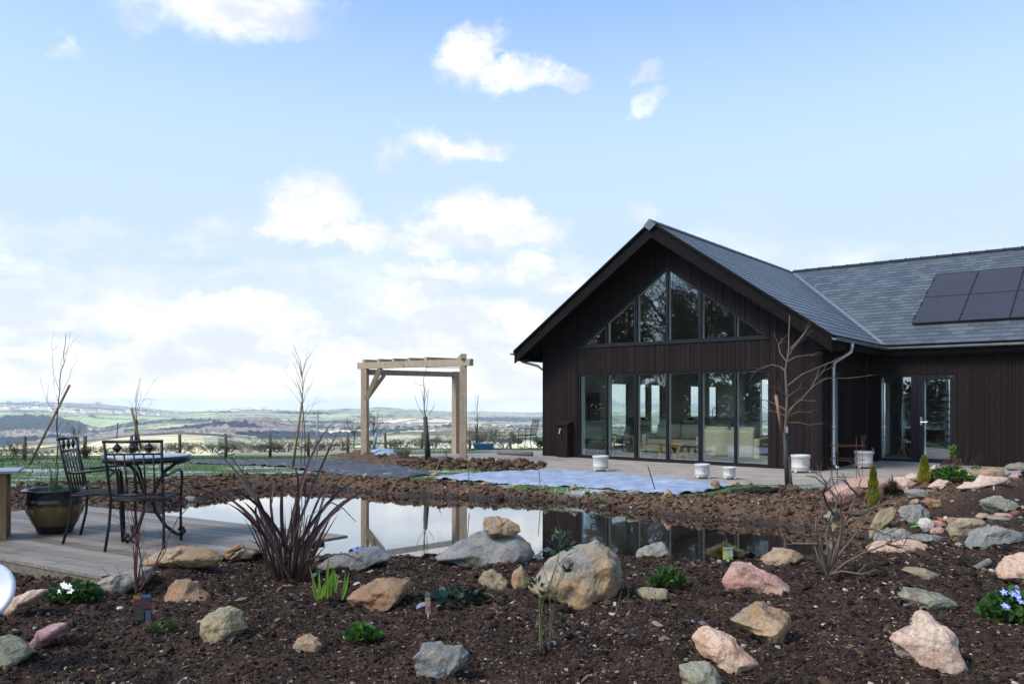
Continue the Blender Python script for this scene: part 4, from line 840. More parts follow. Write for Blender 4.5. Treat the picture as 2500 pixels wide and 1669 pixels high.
# ================================================================ ROCKS
def rockmat(name,c1,c2,c3,sc=3.0):
    def b(q,o):
        r=q.n('ShaderNodeObjectInfo').outputs['Random']; cb_=q.n('ShaderNodeCombineXYZ')
        for i in range(3): q.link(q.math('MULTIPLY',r,37.+i*11),cb_.inputs[i])
        v=q.vm('ADD',obc(q),cb_.outputs[0]); n=q.noise(v,sc,7,.62,.6); m_=q.noise(v,sc*3.2,6,.65); f=q.noise(v,sc*22,4,.65)
        c=q.mix(q.smooth(n,.40,.60),c1,c2); c=q.mix(q.math('MULTIPLY',q.smooth(m_,.52,.64),.85),c,c3)
        c=q.mix(1,c,q.ramp(f,[(.3,.60),(.5,1),(.72,1.22)]),'MULTIPLY'); cr=q.math('MULTIPLY',q.smooth(q.voro(q.vm('ADD',v,q.vm('MULTIPLY',q.noise(v,6,3,.6,out=1),(.4,.4,.4))),sc*1.6,'DISTANCE_TO_EDGE','Distance'),.03,.0),q.smooth(n,.45,.55)); c=q.mix(q.math('MULTIPLY',cr,.12),c,(.05,.04,.03))
        # soil splashed and stuck on patches
        c=q.mix(q.math('MULTIPLY',q.smooth(q.noise(v,sc*1.3,5,.7),.55,.68),.7),c,(.075,.048,.03))
        h=q.math('ADD',q.math('MULTIPLY',m_,1.),q.math('ADD',q.math('MULTIPLY',f,.4),q.math('MULTIPLY',cr,-.1)))
        pbr(q,o,c,.82,0,h,.6,.02,.3)
    return mat(name,b)
RM={'grey':rockmat('grey_stone',(0.143,0.148,0.134),(0.226,0.218,0.184),(0.298,0.234,0.151)),
 'blue':rockmat('blue_grey_stone',(0.139,0.149,0.141),(0.206,0.202,0.180),(0.273,0.214,0.144)),
 'tan':rockmat('tan_stone',(0.247,0.160,0.085),(0.330,0.226,0.128),(0.216,0.187,0.143)),
 'yel':rockmat('ochre_stone',(0.216,0.182,0.108),(0.298,0.234,0.131),(0.168,0.171,0.134)),
 'bould':rockmat('boulder_stone',(0.184,0.176,0.149),(0.314,0.211,0.103),(0.364,0.281,0.187),2.4),
 'pink':rockmat('pink_stone',(0.346,0.189,0.145),(0.413,0.267,0.201),(0.297,0.158,0.123)),
 'pale':rockmat('pale_pink_stone',(0.431,0.298,0.222),(0.514,0.391,0.293),(0.412,0.259,0.180)),
 'mauve':rockmat('mauve_stone',(0.281,0.158,0.156),(0.382,0.259,0.242),(0.248,0.142,0.129)),
 'brown':rockmat('brown_stone',(0.214,0.122,0.063),(0.280,0.173,0.095),(0.166,0.118,0.072)),
 'green':rockmat('greenish_stone',(0.151,0.159,0.117),(0.226,0.218,0.150),(0.282,0.233,0.137)),
 'orange':rockmat('orange_stone',(0.429,0.251,0.153),(0.497,0.345,0.238),(0.330,0.212,0.144)),
 'white':rockmat('white_stone',(0.434,0.390,0.334),(0.518,0.468,0.404),(0.376,0.328,0.270)),
 'maroon':rockmat('maroon_stone',(0.123,0.048,0.040),(0.164,0.072,0.058),(0.099,0.047,0.036)),
 'red':rockmat('red_pebble',(0.311,0.112,0.054),(0.369,0.158,0.076),(0.246,0.095,0.053))}
def icosub(n):
    v,f=ico(); v=[tuple(p) for p in v]; f=[tuple(t) for t in f]
    for _ in range(n):
        cache={}; nf=[]
        def mid(a,b):
            k_=(min(a,b),max(a,b))
            if k_ not in cache: p=np.array(v[a])+np.array(v[b]); p/=np.linalg.norm(p); cache[k_]=len(v); v.append(tuple(p))
            return cache[k_]
        for a,b,c in f:
            x_,y_,z_=mid(a,b),mid(b,c),mid(c,a); nf+=[(a,x_,z_),(b,y_,x_),(c,z_,y_),(x_,y_,z_)]
        f=nf
    return np.array(v),np.array(f)
IC={3:icosub(3),4:icosub(4),5:icosub(5)}
rk_=np.random.RandomState(11)
def rock(zone,pts,kind,label,depth=.8,base=None,lift=0,smooth=0,group=None,cat='rock',name='rock',Y=None,res=4,bury=.25):
    P=np.array([zc(zone,p) for p in pts],float); x0,x1=P[:,0].min(),P[:,0].max(); y1=P[:,1].max(); y0=P[:,1].min()
    bx=(x0+x1)/2
    if Y is None:
        g=gnd(bx,(base if base else y1-.06*(y1-y0))); Yf=g[1]; 
    else: Yf=Y
    wdt=(x1-x0)*Yf/F; D=wdt*depth; Yc=Yf+D*.32; cxp,cyp=bx,(y0+y1)/2
    s=Yc/F; Q=np.stack([(P[:,0]-cxp)*s,-(P[:,1]-cyp)*s],1)
    hh=(y1-y0)*s
    ang=np.arctan2(Q[:,1],Q[:,0]); 
    V,Fc=IC[res]; V=V.copy()
    # random facet cuts give the planar, broken look
    seed=rk_.randint(1<<30); rr=np.random.RandomState(seed)
    nrm=rr.normal(size=(16 if not smooth else 0,3)); 
    W=V*(1+.10*fbm(V*1.3+rr.rand(3)*50,3)[:,None])
    if len(nrm):
        nrm/=np.linalg.norm(nrm,axis=1)[:,None]
        for n_ in nrm:
            d_=rr.uniform(.62,.92); ex=np.maximum(W@n_-d_,0); W-=ex[:,None]*n_*.92
    # outline radius in the vertical plane
    def radius(phi):
        r=np.zeros_like(phi); dx,dz=np.cos(phi),np.sin(phi); n_=len(Q)
        for i in range(n_):
            a=Q[i]; e=Q[(i+1)%n_]-a; den=dx*e[1]-dz*e[0]; den=np.where(np.abs(den)<1e-9,1e-9,den)
            t=(a[0]*e[1]-a[1]*e[0])/den; u=(a[0]*dz-a[1]*dx)/den
            r=np.where((t>0)&(u>=-.001)&(u<=1.001),np.maximum(r,t),r)
        return np.where(r<=0,min(wdt,hh)*.4,r)
    phi=np.arctan2(W[:,2],W[:,0]); rad=radius(phi); 
    rho=np.hypot(W[:,0],W[:,2]); bi=((phi+math.pi)/(2*math.pi)*48).astype(int)%48; mx=np.zeros(48); np.maximum.at(mx,bi,rho); mx=np.maximum(mx,np.maximum(np.roll(mx,1),np.roll(mx,-1))*.97); ph_=(phi+math.pi)/(2*math.pi)*48-.5; rho=rho/np.interp(ph_,np.arange(-1,49),np.concatenate([[mx[-1]],mx,[mx[0]]])); rho=np.clip(rho,0,1)**.85
    X=np.cos(phi)*rad*rho; Z=np.sin(phi)*rad*rho; Yd=W[:,1]*D/2
    # the stone leans back: its upper half sits deeper
    Yd=Yd+ (Z/max(hh,1e-6))*D*.22
    nn=np.stack([X,Yd,Z],1); k_=min(wdt,hh*1.5); ns=V
    disp=(fbm(nn/k_*5+rr.rand(3)*30,4,.55)*.028+np.abs(fbm(nn/k_*2.2+rr.rand(3)*30,3))*-.035)*k_*(0.25 if smooth else 1)
    nn=nn+ns*disp[:,None]
    low=Z<-hh*.2; nn[:,2]=np.where(low,nn[:,2]-bury*.35*hh*np.clip((-Z/hh-.2)/.3,0,1),nn[:,2])
    loc=((cxp-1250)*s,Yc,CZ-(cyp-HY)*s+lift)
    zb=nn[:,2].min()+loc[2]
    o=npmesh(name,nn,Fc,RM[kind],smooth>0 or True,None,None,loc)
    if not smooth: o.data.polygons.foreach_set('use_smooth',np.ones(len(Fc),bool)); 
    md=None
    return tag(o,label,cat,group)
def rk2(zone,kind,label,pts,**k_): return rock(zone,pts,kind,label,**k_)
GR='rocks set in the planting bed'; GS='stones of the small stream and rockery'; GE='stones weighing down the fleece and bank edge'
r_=rk2
r_('A','green','large grey green stone at the bottom left corner',[(0,1212),(100,1235),(200,1280),(240,1340),(200,1380),(130,1430),(0,1465),(-120,1440),(-150,1300),(-60,1225)],group=GR,res=5)
r_('A','mauve','slanting mauve stone above the grey green corner stone',[(225,1260),(300,1160),(370,1125),(480,1122),(485,1150),(430,1210),(330,1290),(260,1325),(228,1300)],group=GR)
r_('A','pale','pink and white stone between the white tub and white flowered plant',[(30,1020),(80,920),(170,900),(230,870),(340,865),(345,885),(250,960),(220,990),(150,1060),(100,1090),(50,1060)],group=GR)
r_('A','grey','pale grey stone under the red stems at the deck corner',[(705,850),(760,790),(870,740),(1000,710),(1100,715),(1130,760),(1060,840),(900,890),(780,905),(715,880)],group=GR,res=5)
r_('A','tan','long ochre stone lying along the front edge of the deck',[(1000,685),(1080,640),(1180,580),(1320,555),(1500,560),(1600,590),(1655,620),(1660,650),(1580,680),(1480,692),(1300,690),(1150,700),(1040,700)],group=GR,depth=.4,res=5,Y=6.0)
r_('A','brown','thin tilted slab at the right end of the long ochre stone',[(1645,590),(1775,518),(1805,560),(1740,600),(1680,645)],group=GR,depth=.3,Y=6.5)
r_('A','tan','low tan stone half hidden behind the bronze leaves',[(1690,640),(1800,565),(1880,600),(1860,635),(1760,650)],group=GR,Y=6.55)
r_('A','brown','orange brown stone with a dark hollow right of the printed plant card',[(1205,900),(1280,800),(1370,790),(1440,815),(1500,890),(1580,940),(1570,970),(1480,965),(1400,970),(1310,990),(1240,960)],group=GR,res=5)
r_('A','yel','pale yellow grey stone with a sharp top left of the bronze plant',[(1480,1090),(1540,1040),(1640,1010),(1750,1030),(1800,1130),(1820,1160),(1740,1230),(1640,1260),(1560,1250),(1500,1180)],group=GR,res=5)
r_('B','blue','smooth blue grey stone behind the green iris shoots',[(525,690),(600,640),(740,600),(860,570),(980,575),(1070,630),(1080,650),(940,690),(860,740),(780,745),(640,740),(530,725)],group=GR,res=5,depth=.5)
r_('B','brown','flat topped reddish tan slab right of the iris shoots',[(740,935),(830,860),(950,810),(1080,775),(1200,810),(1240,850),(1220,900),(1130,970),(980,1015),(860,1000),(760,965)],group=GR,res=5,depth=1)
r_('B','tan','small tan stone with soil on it beside the low bright green herb',[(355,1280),(380,1230),(450,1205),(530,1225),(575,1270),(555,1320),(450,1340),(370,1335)],group=GR)
r_('B','blue','flat blue grey stone with a pointed lower end at the bottom middle',[(1240,1430),(1250,1350),(1290,1270),(1440,1262),(1600,1285),(1665,1330),(1650,1380),(1560,1470),(1430,1540),(1290,1555),(1250,1480)],group=GR,res=5,depth=.5)
big=r_('B','blue','broad blue grey ledge stone carrying a smaller one on its top',[(1355,650),(1500,560),(1640,490),(1780,450),(1964,462),(2040,475),(2100,530),(2138,600),(2120,650),(2050,690),(1900,700),(1740,715),(1600,690),(1500,665)],group=GR,depth=.55,res=5)
r_('B','tan','rounded tan stone balanced on top of the broad ledge stone',[(1745,380),(1760,345),(1850,328),(1964,360),(2030,400),(2030,440),(1980,474),(1850,482),(1770,468),(1750,420)],group=GR,Y=big.location[1]-.12,depth=.7,res=5,bury=0)
r_('B','yel','blocky cream stone below the broad ledge stone',[(1710,830),(1740,735),(1810,728),(1900,765),(1945,810),(1940,865),(1860,890),(1770,895),(1715,865)],group=GR)
r_('C','tan','pointed tan stone squeezed against the left of the biggest boulder',[(45,840),(70,740),(130,682),(165,740),(215,810),(190,860),(110,890),(60,880)],group=GR)
r_('C','bould','biggest boulder of all, grey and ochre with a domed top',[(150,860),(300,700),(420,600),(560,545),(680,515),(780,560),(850,640),(885,740),(885,850),(840,940),(700,1000),(500,1010),(380,965),(240,925),(165,895)],group=GR,res=5,depth=.7)
r_('C','grey','wavy grey stone on the pond edge right of the biggest boulder',[(965,640),(970,575),(1050,545),(1140,530),(1190,520),(1225,590),(1235,650),(1180,675),(1080,665),(1000,670)],group=GR,Y=6.9)
r_('C','yel','low buff stone in front of the small bedding plant',[(985,880),(1040,855),(1200,865),(1225,885),(1215,930),(1170,965),(1100,970),(1020,945),(990,910)],group=GR)
r_('C','pink','broad rose pink stone in the bed below the yellow plant card',[(1585,800),(1640,740),(1740,680),(1850,690),(1964,745),(2060,800),(2124,850),(2090,885),(2000,905),(1850,900),(1720,890),(1620,855)],group=GR,res=5)
r_('C','tan','angular buff stone with an undercut right side below the rose pink one',[(1645,1080),(1740,1040),(1840,985),(1964,985),(2060,1010),(2130,1060),(2140,1150),(2080,1230),(2010,1270),(1940,1290),(1880,1230),(1800,1160),(1700,1110)],group=GR,res=5)
r_('C','orange','salmon orange rounded stone with a small tail at its right',[(1408,1250),(1450,1180),(1530,1160),(1640,1190),(1720,1250),(1780,1320),(1860,1385),(1850,1410),(1740,1440),(1640,1485),(1560,1440),(1470,1380),(1425,1320)],group=GR,res=5)
r_('C','green','squat olive grey stone cut by the bottom edge below the salmon one',[(1290,1430),(1400,1410),(1530,1415),(1590,1460),(1612,1568),(1590,1640),(1320,1640),(1300,1500)],group=GR,res=5)
r_('D','tan','low grey tan stone on the near pond edge left of the bare shrub',[(0,790),(80,745),(200,730),(270,760),(295,785),(260,815),(150,835),(40,830)],group=GR,res=5)
r_('D','pale','large triangular pale pink stone at the lower right',[(820,1300),(900,1235),(960,1190),(1010,1110),(1050,1115),(1110,1170),(1180,1220),(1220,1290),(1240,1380),(1270,1450),(1230,1485),(1080,1490),(980,1465),(870,1390)],group=GR,res=5)
r_('D','green','long greenish stone just above the triangular pink one',[(885,1030),(930,980),(1030,985),(1130,1010),(1225,1060),(1210,1095),(1130,1125),(1000,1115),(930,1080)],group=GR,res=5)
r_('D','yel','small flat grey ochre stone between the shrub and the old pipe',[(900,865),(950,850),(1040,853),(1120,890),(1100,915),(990,920),(930,890)],group=GR)
r_('D','orange','big peach pink stone cut by the right edge near the old pipe',[(1465,880),(1500,820),(1580,775),(1700,765),(1760,800),(1760,960),(1640,960),(1520,920),(1465,905)],group=GR,res=5)
r_('D','pink','largest pink boulder between the patio and the golden conifers',[(415,410),(480,360),(580,300),(700,272),(790,300),(830,330),(800,390),(700,428),(600,440),(480,448),(425,435)],group=GS,res=5,depth=.5)
r_('D','pale','pale pink boulder behind the grassy tuft beside the largest pink one',[(770,350),(850,295),(920,290),(995,330),(985,360),(900,370),(820,380)],group=GS)
r_('D','pale','pinkish white stone at the foot of the taller golden conifer',[(1050,350),(1120,300),(1180,310),(1185,355),(1100,365)],group=GS)
r_('D','pale','long pale pink stone under the red plant tag',[(1225,355),(1320,320),(1400,280),(1500,280),(1560,300),(1450,330),(1300,366)],group=GS,depth=.4)
r_('D','pale','cream knobbly stone behind the pale pink boulder',[(905,300),(950,262),(1000,275),(1000,310),(940,315)],group=GS)
e_=lambda kind,label,pts,**k2: rock('E',pts,kind,label,group=GS,**k2)
e_('grey','flat grey slab below the grassy tuft',[(1090,420),(1200,402),(1400,410),(1455,440),(1420,490),(1250,508),(1120,495),(1085,450)],depth=.5)
e_('tan','small oval tan stone below the flat grey slab',[(1120,560),(1150,520),(1220,505),(1250,530),(1200,570),(1140,578)],res=3)
e_('brown','olive brown stone below the right of the flat grey slab',[(1245,530),(1330,492),(1450,520),(1480,570),(1430,635),(1350,620),(1280,575)])
e_('yel','tall yellowish slab leaning at the left end of the stream',[(685,910),(720,800),(780,680),(860,610),(960,585),(1005,620),(985,680),(880,760),(790,830),(740,915),(700,928)],depth=.4,res=5)
e_('grey','big sage grey stone at the head of the stream left of the white cobble',[(1000,640),(1060,590),(1260,560),(1360,650),(1380,700),(1240,800),(1160,835),(1080,745),(1010,695)],res=5,depth=.6)
e_('white','smooth white egg shaped cobble in the stream',[(1225,770),(1260,720),(1330,710),(1395,750),(1400,800),(1350,850),(1280,852),(1235,812)],smooth=1,cat='cobble',name='cobble')
e_('pink','smooth pinkish cobble just right of the white cobble',[(1350,870),(1380,820),(1470,808),(1510,830),(1490,872),(1420,892)],smooth=1,cat='cobble',name='cobble',res=3)
e_('pink','flat brownish pink cobble behind the white cobble',[(1390,740),(1460,740),(1530,780),(1500,812),(1420,805)],smooth=1,cat='cobble',name='cobble',res=3)
e_('red','small orange red pebble behind the white cobble',[(1430,700),(1480,710),(1515,760),(1480,768),(1440,738)],smooth=1,cat='pebble',name='cobble',res=3)
e_('brown','pinkish brown cobble against the back of the rusty stream stone',[(1530,740),(1570,705),(1660,710),(1680,750),(1600,790),(1540,785)],smooth=1,cat='cobble',name='cobble',res=3)
e_('white','tiny pale pebble beside the orange red pebble',[(1490,710),(1515,690),(1540,700),(1540,735),(1500,740)],smooth=1,cat='pebble',name='cobble',res=3)
e_('yel','rust streaked grey stone right of the cobbles',[(1510,840),(1560,760),(1650,710),(1750,705),(1900,730),(1940,755),(1850,850),(1750,910),(1640,968),(1560,925),(1520,880)],res=5,depth=.6)
e_('grey','flat sage stone at the stream mouth beside the leaning slab',[(725,955),(800,870),(900,815),(1080,825),(1180,870),(1160,905),(1050,955),(900,980),(780,980)],res=5,depth=.6)
e_('blue','wet blue slab with an ochre edge in the middle of the stream',[(1100,915),(1250,885),(1450,900),(1530,930),(1490,990),(1400,1018),(1300,995),(1180,955)],depth=.5)
e_('orange','long peach and cream stone along the near side of the stream',[(670,1025),(760,985),(950,945),(1100,938),(1250,960),(1350,1000),(1355,1060),(1290,1100),(1080,1105),(900,1105),(750,1115),(690,1075)],res=5,depth=.45)
e_('grey','small grey stone at the left end of the long peach stone',[(580,1000),(640,965),(740,975),(710,1020),(640,1034)])
e_('blue','largest blue grey slab cut by the right edge beside the stream',[(1650,1050),(1720,970),(1830,880),(1950,820),(2080,795),(2200,830),(2400,880),(2400,960),(2150,990),(1900,1015),(1750,1055)],res=5,depth=.55)
e_('green','pale veined grey stone high on the slope at the right',[(1895,535),(1980,490),(2120,478),(2250,540),(2300,590),(2220,640),(2080,658),(1980,655),(1920,595)],res=5,depth=.6)
e_('tan','oval tan cobble left of the flat greenish stone on the slope',[(1835,700),(1890,660),(1970,665),(1950,705),(1870,727)],smooth=1,cat='cobble',name='cobble',res=3)
e_('green','flat greenish stone under the pale veined one',[(1960,700),(2000,685),(2200,695),(2260,712),(2180,738),(2040,738),(1970,728)],res=3)
e_('pink','flat pink cobble on the flat greenish stone',[(2035,680),(2080,660),(2200,665),(2230,690),(2150,700)],smooth=1,cat='cobble',name='cobble',res=3)
e_('maroon','dark maroon stone at the right edge of the slope',[(2220,660),(2270,625),(2340,665),(2300,702),(2240,698)],res=3)
e_('green','grey green stone under the right house wall at the top of the rockery',[(2140,185),(2220,140),(2320,115),(2420,150),(2400,212),(2250,217)])
e_('mauve','lilac pink stone at the right edge below the top stone',[(2170,280),(2240,230),(2350,200),(2420,240),(2300,312),(2200,322)])
e_('tan','tan stone behind the red plant tag',[(1820,240),(1900,220),(2050,170),(2150,190),(2150,260),(1950,300),(1850,312)])
e_('pink','small pink stone under the brown dead stem',[(1820,130),(1850,105),(1920,135),(1880,155)],res=3)
e_('pale','pale rock in front of the door behind the taller golden conifer',[(1350,190),(1400,145),(1450,155),(1450,200),(1370,217)],res=3)
e_('green','sage stone standing in the water edge behind the bare shrub',[(215,700),(330,600),(400,650),(380,720),(300,770)],res=4)
e_('yel','ochre stone half in the pond behind the bare shrub',[(285,810),(330,755),(380,800),(350,855),(300,850)],res=3)
e_('yel','small flat stone between the rusty stone and the largest blue slab',[(1595,990),(1660,970),(1700,978),(1640,1017)],res=3)
e_('brown','flat brown stone behind the big peach pink stone',[(1985,1120),(2040,1095),(2160,1110),(2200,1150),(2100,1172),(2010,1152)],res=3)
e_('blue','small blue grey stone at the right end of the long peach stone',[(1350,1005),(1400,1040),(1435,1090),(1360,1095)],res=3)
e_('pale','white and pink stone in front of the green bedding plants',[(1620,395),(1730,350),(1790,330),(1860,350),(1880,385),(1760,402)],res=4)
e_('tan','buff stone at the right edge above the maroon one',[(2300,620),(2340,580),(2420,590),(2420,650),(2340,650)],res=3)
# stones along the fleece and the bank
wst=[('W','tan','rough tan stone at the left of the lower fleece edge',[(70,1112),(110,1070),(150,1100),(130,1124)]),('W','tan','pyramid shaped stone on the lower fleece edge',[(310,1118),(370,1065),(412,1122)]),
('W','brown','flat brown stone right of the pyramid shaped one',[(605,1132),(660,1115),(720,1140),(690,1152)]),('W','grey','squared pale stone in the middle of the lower fleece edge',[(820,1145),(830,1120),(930,1125),(935,1152),(850,1164)]),
('W','tan','upright wedge stone at the right of the lower fleece edge',[(1135,1168),(1170,1105),(1230,1160),(1222,1184)]),('W','pale','flat pale stone on the right end of the fleece',[(1325,1135),(1390,1105),(1442,1115),(1390,1144)]),
('W','brown','tall two part brown stone standing in front of the smaller pots',[(1533,1062),(1570,1035),(1627,1045),(1637,1112),(1590,1122)]),('W','tan','buff stone at the right tip of the fleece',[(1702,1072),(1760,1045),(1812,1060),(1770,1094)]),
('W','tan','small buff stone on the patio edge near the staked tree',[(1838,1062),(1870,1050),(1914,1055),(1912,1078)]),('W','tan','rounded stone beside the leftmost white pot',[(433,980),(480,958),(542,975),(492,993)]),
('W','tan','tiny stone right of the leftmost white pot',[(688,988),(715,980),(742,985),(720,1003)]),('W','brown','low stone on the upper fleece edge below the fourth pane',[(926,1003),(960,995),(1004,1005),(960,1023)]),
('W','tan','thin flat stone on the upper fleece edge right of the thin red cane',[(1088,1022),(1130,1012),(1172,1020),(1130,1034)]),('W','tan','thin stone between the fleece and the middle white pot',[(1318,1038),(1350,1027),(1382,1032),(1370,1043)]),
('W','brown','brown stone at the near left corner of the patio',[(43,955),(80,928),(132,950),(100,974)]),
('M','tan','buff stone at the foot of the leaning cane on the lawn',[(1478,1312),(1520,1288),(1556,1295),(1550,1327),(1500,1333)]),('M','brown','brown stone at the left tip of the fleece',[(1418,1345),(1455,1322),(1502,1352),(1460,1362)]),
('M','tan','pale stone on the grass above the fleece',[(1868,1312),(1905,1293),(1944,1297),(1930,1322)]),('M','grey','grey stone on the upper left fleece edge',[(2163,1300),(2200,1286),(2234,1297),(2200,1312)]),
('M','tan','long tan stone on the lower left fleece edge',[(1618,1375),(1700,1352),(1708,1382),(1660,1392)]),('M','tan','round tan stone between the lower left fleece stones',[(1903,1395),(1940,1368),(1982,1395),(1940,1407)]),
('M','pale','flat stone on the fleece edge above the dark soil',[(2158,1402),(2210,1390),(2265,1400),(2210,1412)]),('M','tan','small knobbly stone on the bank crest behind the bronze plant',[(895,1325),(930,1300),(965,1322),(930,1345)]),
('A','grey','grey stone on the far bank seen through the chair arm',[(1335,212),(1380,180),(1432,190),(1452,222),(1380,237)]),('A','pale','pale stone behind the glazed pot',[(198,137),(240,124),(292,130),(280,152),(220,155)])]
for z_,k_,l_,p_ in wst: rock(z_,p_,k_,l_,group=GE,res=3)
for i,(a,b,wd_) in enumerate([(20,1118,26),(95,1118,30),(115,1101,22)]): pass
for l_,px_,py_,w_ in(('pale stone at the lawn edge left of the utility pole',655,1099,24),('small pale stone on the lawn edge near the fence',676,1100,18),('white stone on the lawn edge below the fence corner',565,1106,22),('low white stone beside the mat in front of the fence',541,1104,26)):
    rock('N',[(px_-w_/2,py_+2),(px_-w_/4,py_-4),(px_+w_/4,py_-4.5),(px_+w_/2,py_+2),(px_,py_+4)],'white',l_,res=3,group=GE)
# ================================================================ DECK
def LW(*a): return np.array(a,float)
Bd,Cd,Dd=pz(245,1405,.30),pz(850,1305.5,.30),pz(427,1258,.30)
dv=(Cd-Bd)[:2]; Ld=np.linalg.norm(dv); dv/=Ld; bv=(Dd-Cd)[:2]; Lb=np.linalg.norm(bv); bv/=Lb; Lb2=4.4
deck=thing('deck','weathered grey timber deck reaching over the left end of the pond','deck',(Bd[0],Bd[1],.30))
def dk(a,b,z=0): return (dv[0]*a+bv[0]*b,dv[1]*a+bv[1]*b,z)      # a across boards, b along boards
m=MB(); nb=16; w_=Ld/nb; dr_=random.Random(2)
for i in range(nb):
    f_=dr_.uniform(.65,1.15); m.cur=(f_,f_,f_*dr_.uniform(.94,1.02)); a0,a1=i*w_+.0045,(i+1)*w_-.0045; zt=dr_.uniform(-.002,.002); e0=dr_.uniform(-.01,.01)
    cuts=[e0,dr_.uniform(1.0,3.2),Lb2]
    for b0,b1 in zip(cuts[:-1],cuts[1:]): m.hexa([dk(a0,b0+.001,-.028),dk(a0,b1-.001,-.028),dk(a1,b1-.001,-.028),dk(a1,b0+.001,-.028),dk(a0,b0+.001,zt),dk(a0,b1-.001,zt),dk(a1,b1-.001,zt),dk(a1,b0+.001,zt)])
m.build('deck_board',M_deck,deck,col=True)
m=MB(); m.cur=(.8,.78,.75)
m.hexa([dk(.012,.03,-.13),dk(.012,Lb2,-.13),dk(.05,Lb2,-.13),dk(.05,.03,-.13),dk(.012,.03,-.03),dk(.012,Lb2,-.03),dk(.05,Lb2,-.03),dk(.05,.03,-.03)])
m.build('fascia_board',M_deck,deck,col=True)
m=MB(); m.cur=(.3,.28,.26)
for b0 in(.25,1.2,2.2,3.2,4.1): m.hexa([dk(.06,b0,-.13),dk(.06,b0+.06,-.13),dk(Ld-.05,b0+.06,-.13),dk(Ld-.05,b0,-.13),dk(.06,b0,-.029),dk(.06,b0+.06,-.029),dk(Ld-.05,b0+.06,-.029),dk(Ld-.05,b0,-.029)])
m.build('joist',M_deck,deck,col=True)
for a_,b_ in((Ld-.30,.28),(Ld-.1,2.2),(.3,.3),(.3,3.3),(Ld*.5,.3)):
    m=MB(); m.cur=(.2,.19,.18); m.hexa([dk(a_-.07,b_-.07,-.7),dk(a_-.07,b_+.07,-.7),dk(a_+.07,b_+.07,-.7),dk(a_+.07,b_-.07,-.7),dk(a_-.07,b_-.07,-.131),dk(a_-.07,b_+.07,-.131),dk(a_+.07,b_+.07,-.131),dk(a_+.07,b_-.07,-.131)]); m.build('post',M_deck,deck,col=True)
# ================================================================ IRON CHAIRS AND TABLE
def make_chair(label,loc,rot):
    """local frame: sitter faces +y"""
    t=thing('garden_chair',label,'garden chair',loc,rot,'black iron chairs with diamond backs')
    sw2=.235; dpt=.42; sh=.43
    up=lambda s_,z: (s_*(sw2-.02+.02*max(0,(z-.45)/.5)), -.20-.12*max(0,(z-.43))/.5*.9, z)
    for s_ in(-1,1):
        m=MB(); m.tube([(s_*(sw2+.005),-.27,0),(s_*(sw2-.01),-.215,.22),up(s_,.43),up(s_,.70),up(s_,.945)],.0125,8); m.build('back_post',M_iron,t,True)
        m=MB(); m.tube([(s_*(sw2+.015),.235,0),(s_*(sw2+.015),.22,.22),(s_*(sw2+.02),.215,.42),(s_*(sw2+.03),.21,.58),(s_*(sw2+.03),.19,.645),(s_*(sw2+.028),.13,.668),(s_*(sw2+.02),-.02,.655),(s_*(sw2+.005),-.16,.64),up(s_,.645)],.0125,8); m.build('arm_and_front_leg',M_iron,t,True)
    a=up(-1,.945);b=up(1,.945)
    for p_,q_,r_3 in(((a[0]-.012,a[1],a[2]),(b[0]+.012,b[1],b[2]),.014),(up(-1,.835),up(1,.835),.009),(up(-1,.475),up(1,.475),.011)): m=MB(); m.tube([p_,q_],r_3,8); m.build('back_rail',M_iron,t,True)
    for i in range(3):
        xc=(-.13+.13*i); z=.89; yb=up(1,z)[1]; m=MB(); r_2=.042; q=[(xc,yb,z+r_2+.002),(xc+r_2,yb,z),(xc,yb,z-r_2-.002),(xc-r_2,yb,z)]
        fr=[(p[0],p[1]-.006,p[2]) for p in q]+[(p[0],p[1]+.006,p[2]) for p in q]
        ins=[(xc+(p[0]-xc)*.0,yb-.02,z) for p in q[:1]]+[(xc,yb+.02,z)]
        m.add(fr+ins,[(0,1,8),(1,2,8),(2,3,8),(3,0,8),(5,4,9),(6,5,9),(7,6,9),(4,7,9)]+[(i_,(i_+1)%4+0,4+(i_+1)%4,4+i_)[::-1] for i_ in range(4)]); m.build('diamond',M_iron,t)
    for i in range(5):
        xc=-.16+.08*i; m=MB(); m.tube([(xc,up(1,.835)[1],.835),(xc*.95,up(1,.6)[1],.62),(xc*.92,up(1,.475)[1],.475)],.0075,6); m.build('back_bar',M_iron,t,True)
    m=MB(); m.tube([(-sw2,-.2,sh),(-sw2-.01,.215,sh),(sw2+.01,.215,sh),(sw2,-.2,sh),(-sw2,-.2,sh)],.012,6); m.build('seat_frame',M_iron,t,True)
    m=MB(); ns=26
    for i in range(ns):
        y_=-.195+.40*i/(ns-1); m.box(-sw2+.005,sw2-.005,y_-.0065,y_+.0065,sh+.002+.004*(i%2),sh+.010+.004*(i%2))
    for i in range(9):
        x_=-sw2+.03+(2*sw2-.06)*i/8; m.box(x_-.005,x_+.005,-.2,.21,sh-.001,sh+.0015)
    m.build('seat',M_mesh,t)
    return t
DZ=.302
make_chair('black iron garden chair with its back to the camera at the round table',(-3.30,7.02,DZ),R(8))
make_chair('black iron garden chair seen from the side left of the round table',(-3.86,7.38,DZ),R(-78))
tc_=pz(1217,0,0) if False else None
Pc=zc('G',(2130,470)); Yc3=26.0; fc_=at(1288,1098,Yc3); fc_[2]=.01
c3=make_chair('black iron garden chair alone on the far patio beside the house',(fc_[0],Yc3,fc_[2]),R(62)) 
TX,TY=-3.46,7.42
t=thing('garden_table','round pale topped iron garden table on the deck','garden table',(TX,TY,DZ))
m=MB(); m.lathe([(.0,.735),(.34,.735),(.372,.745),(.372,.765),(.36,.778),(0,.78)],40); m.build('table_top',M_granite,t,True)
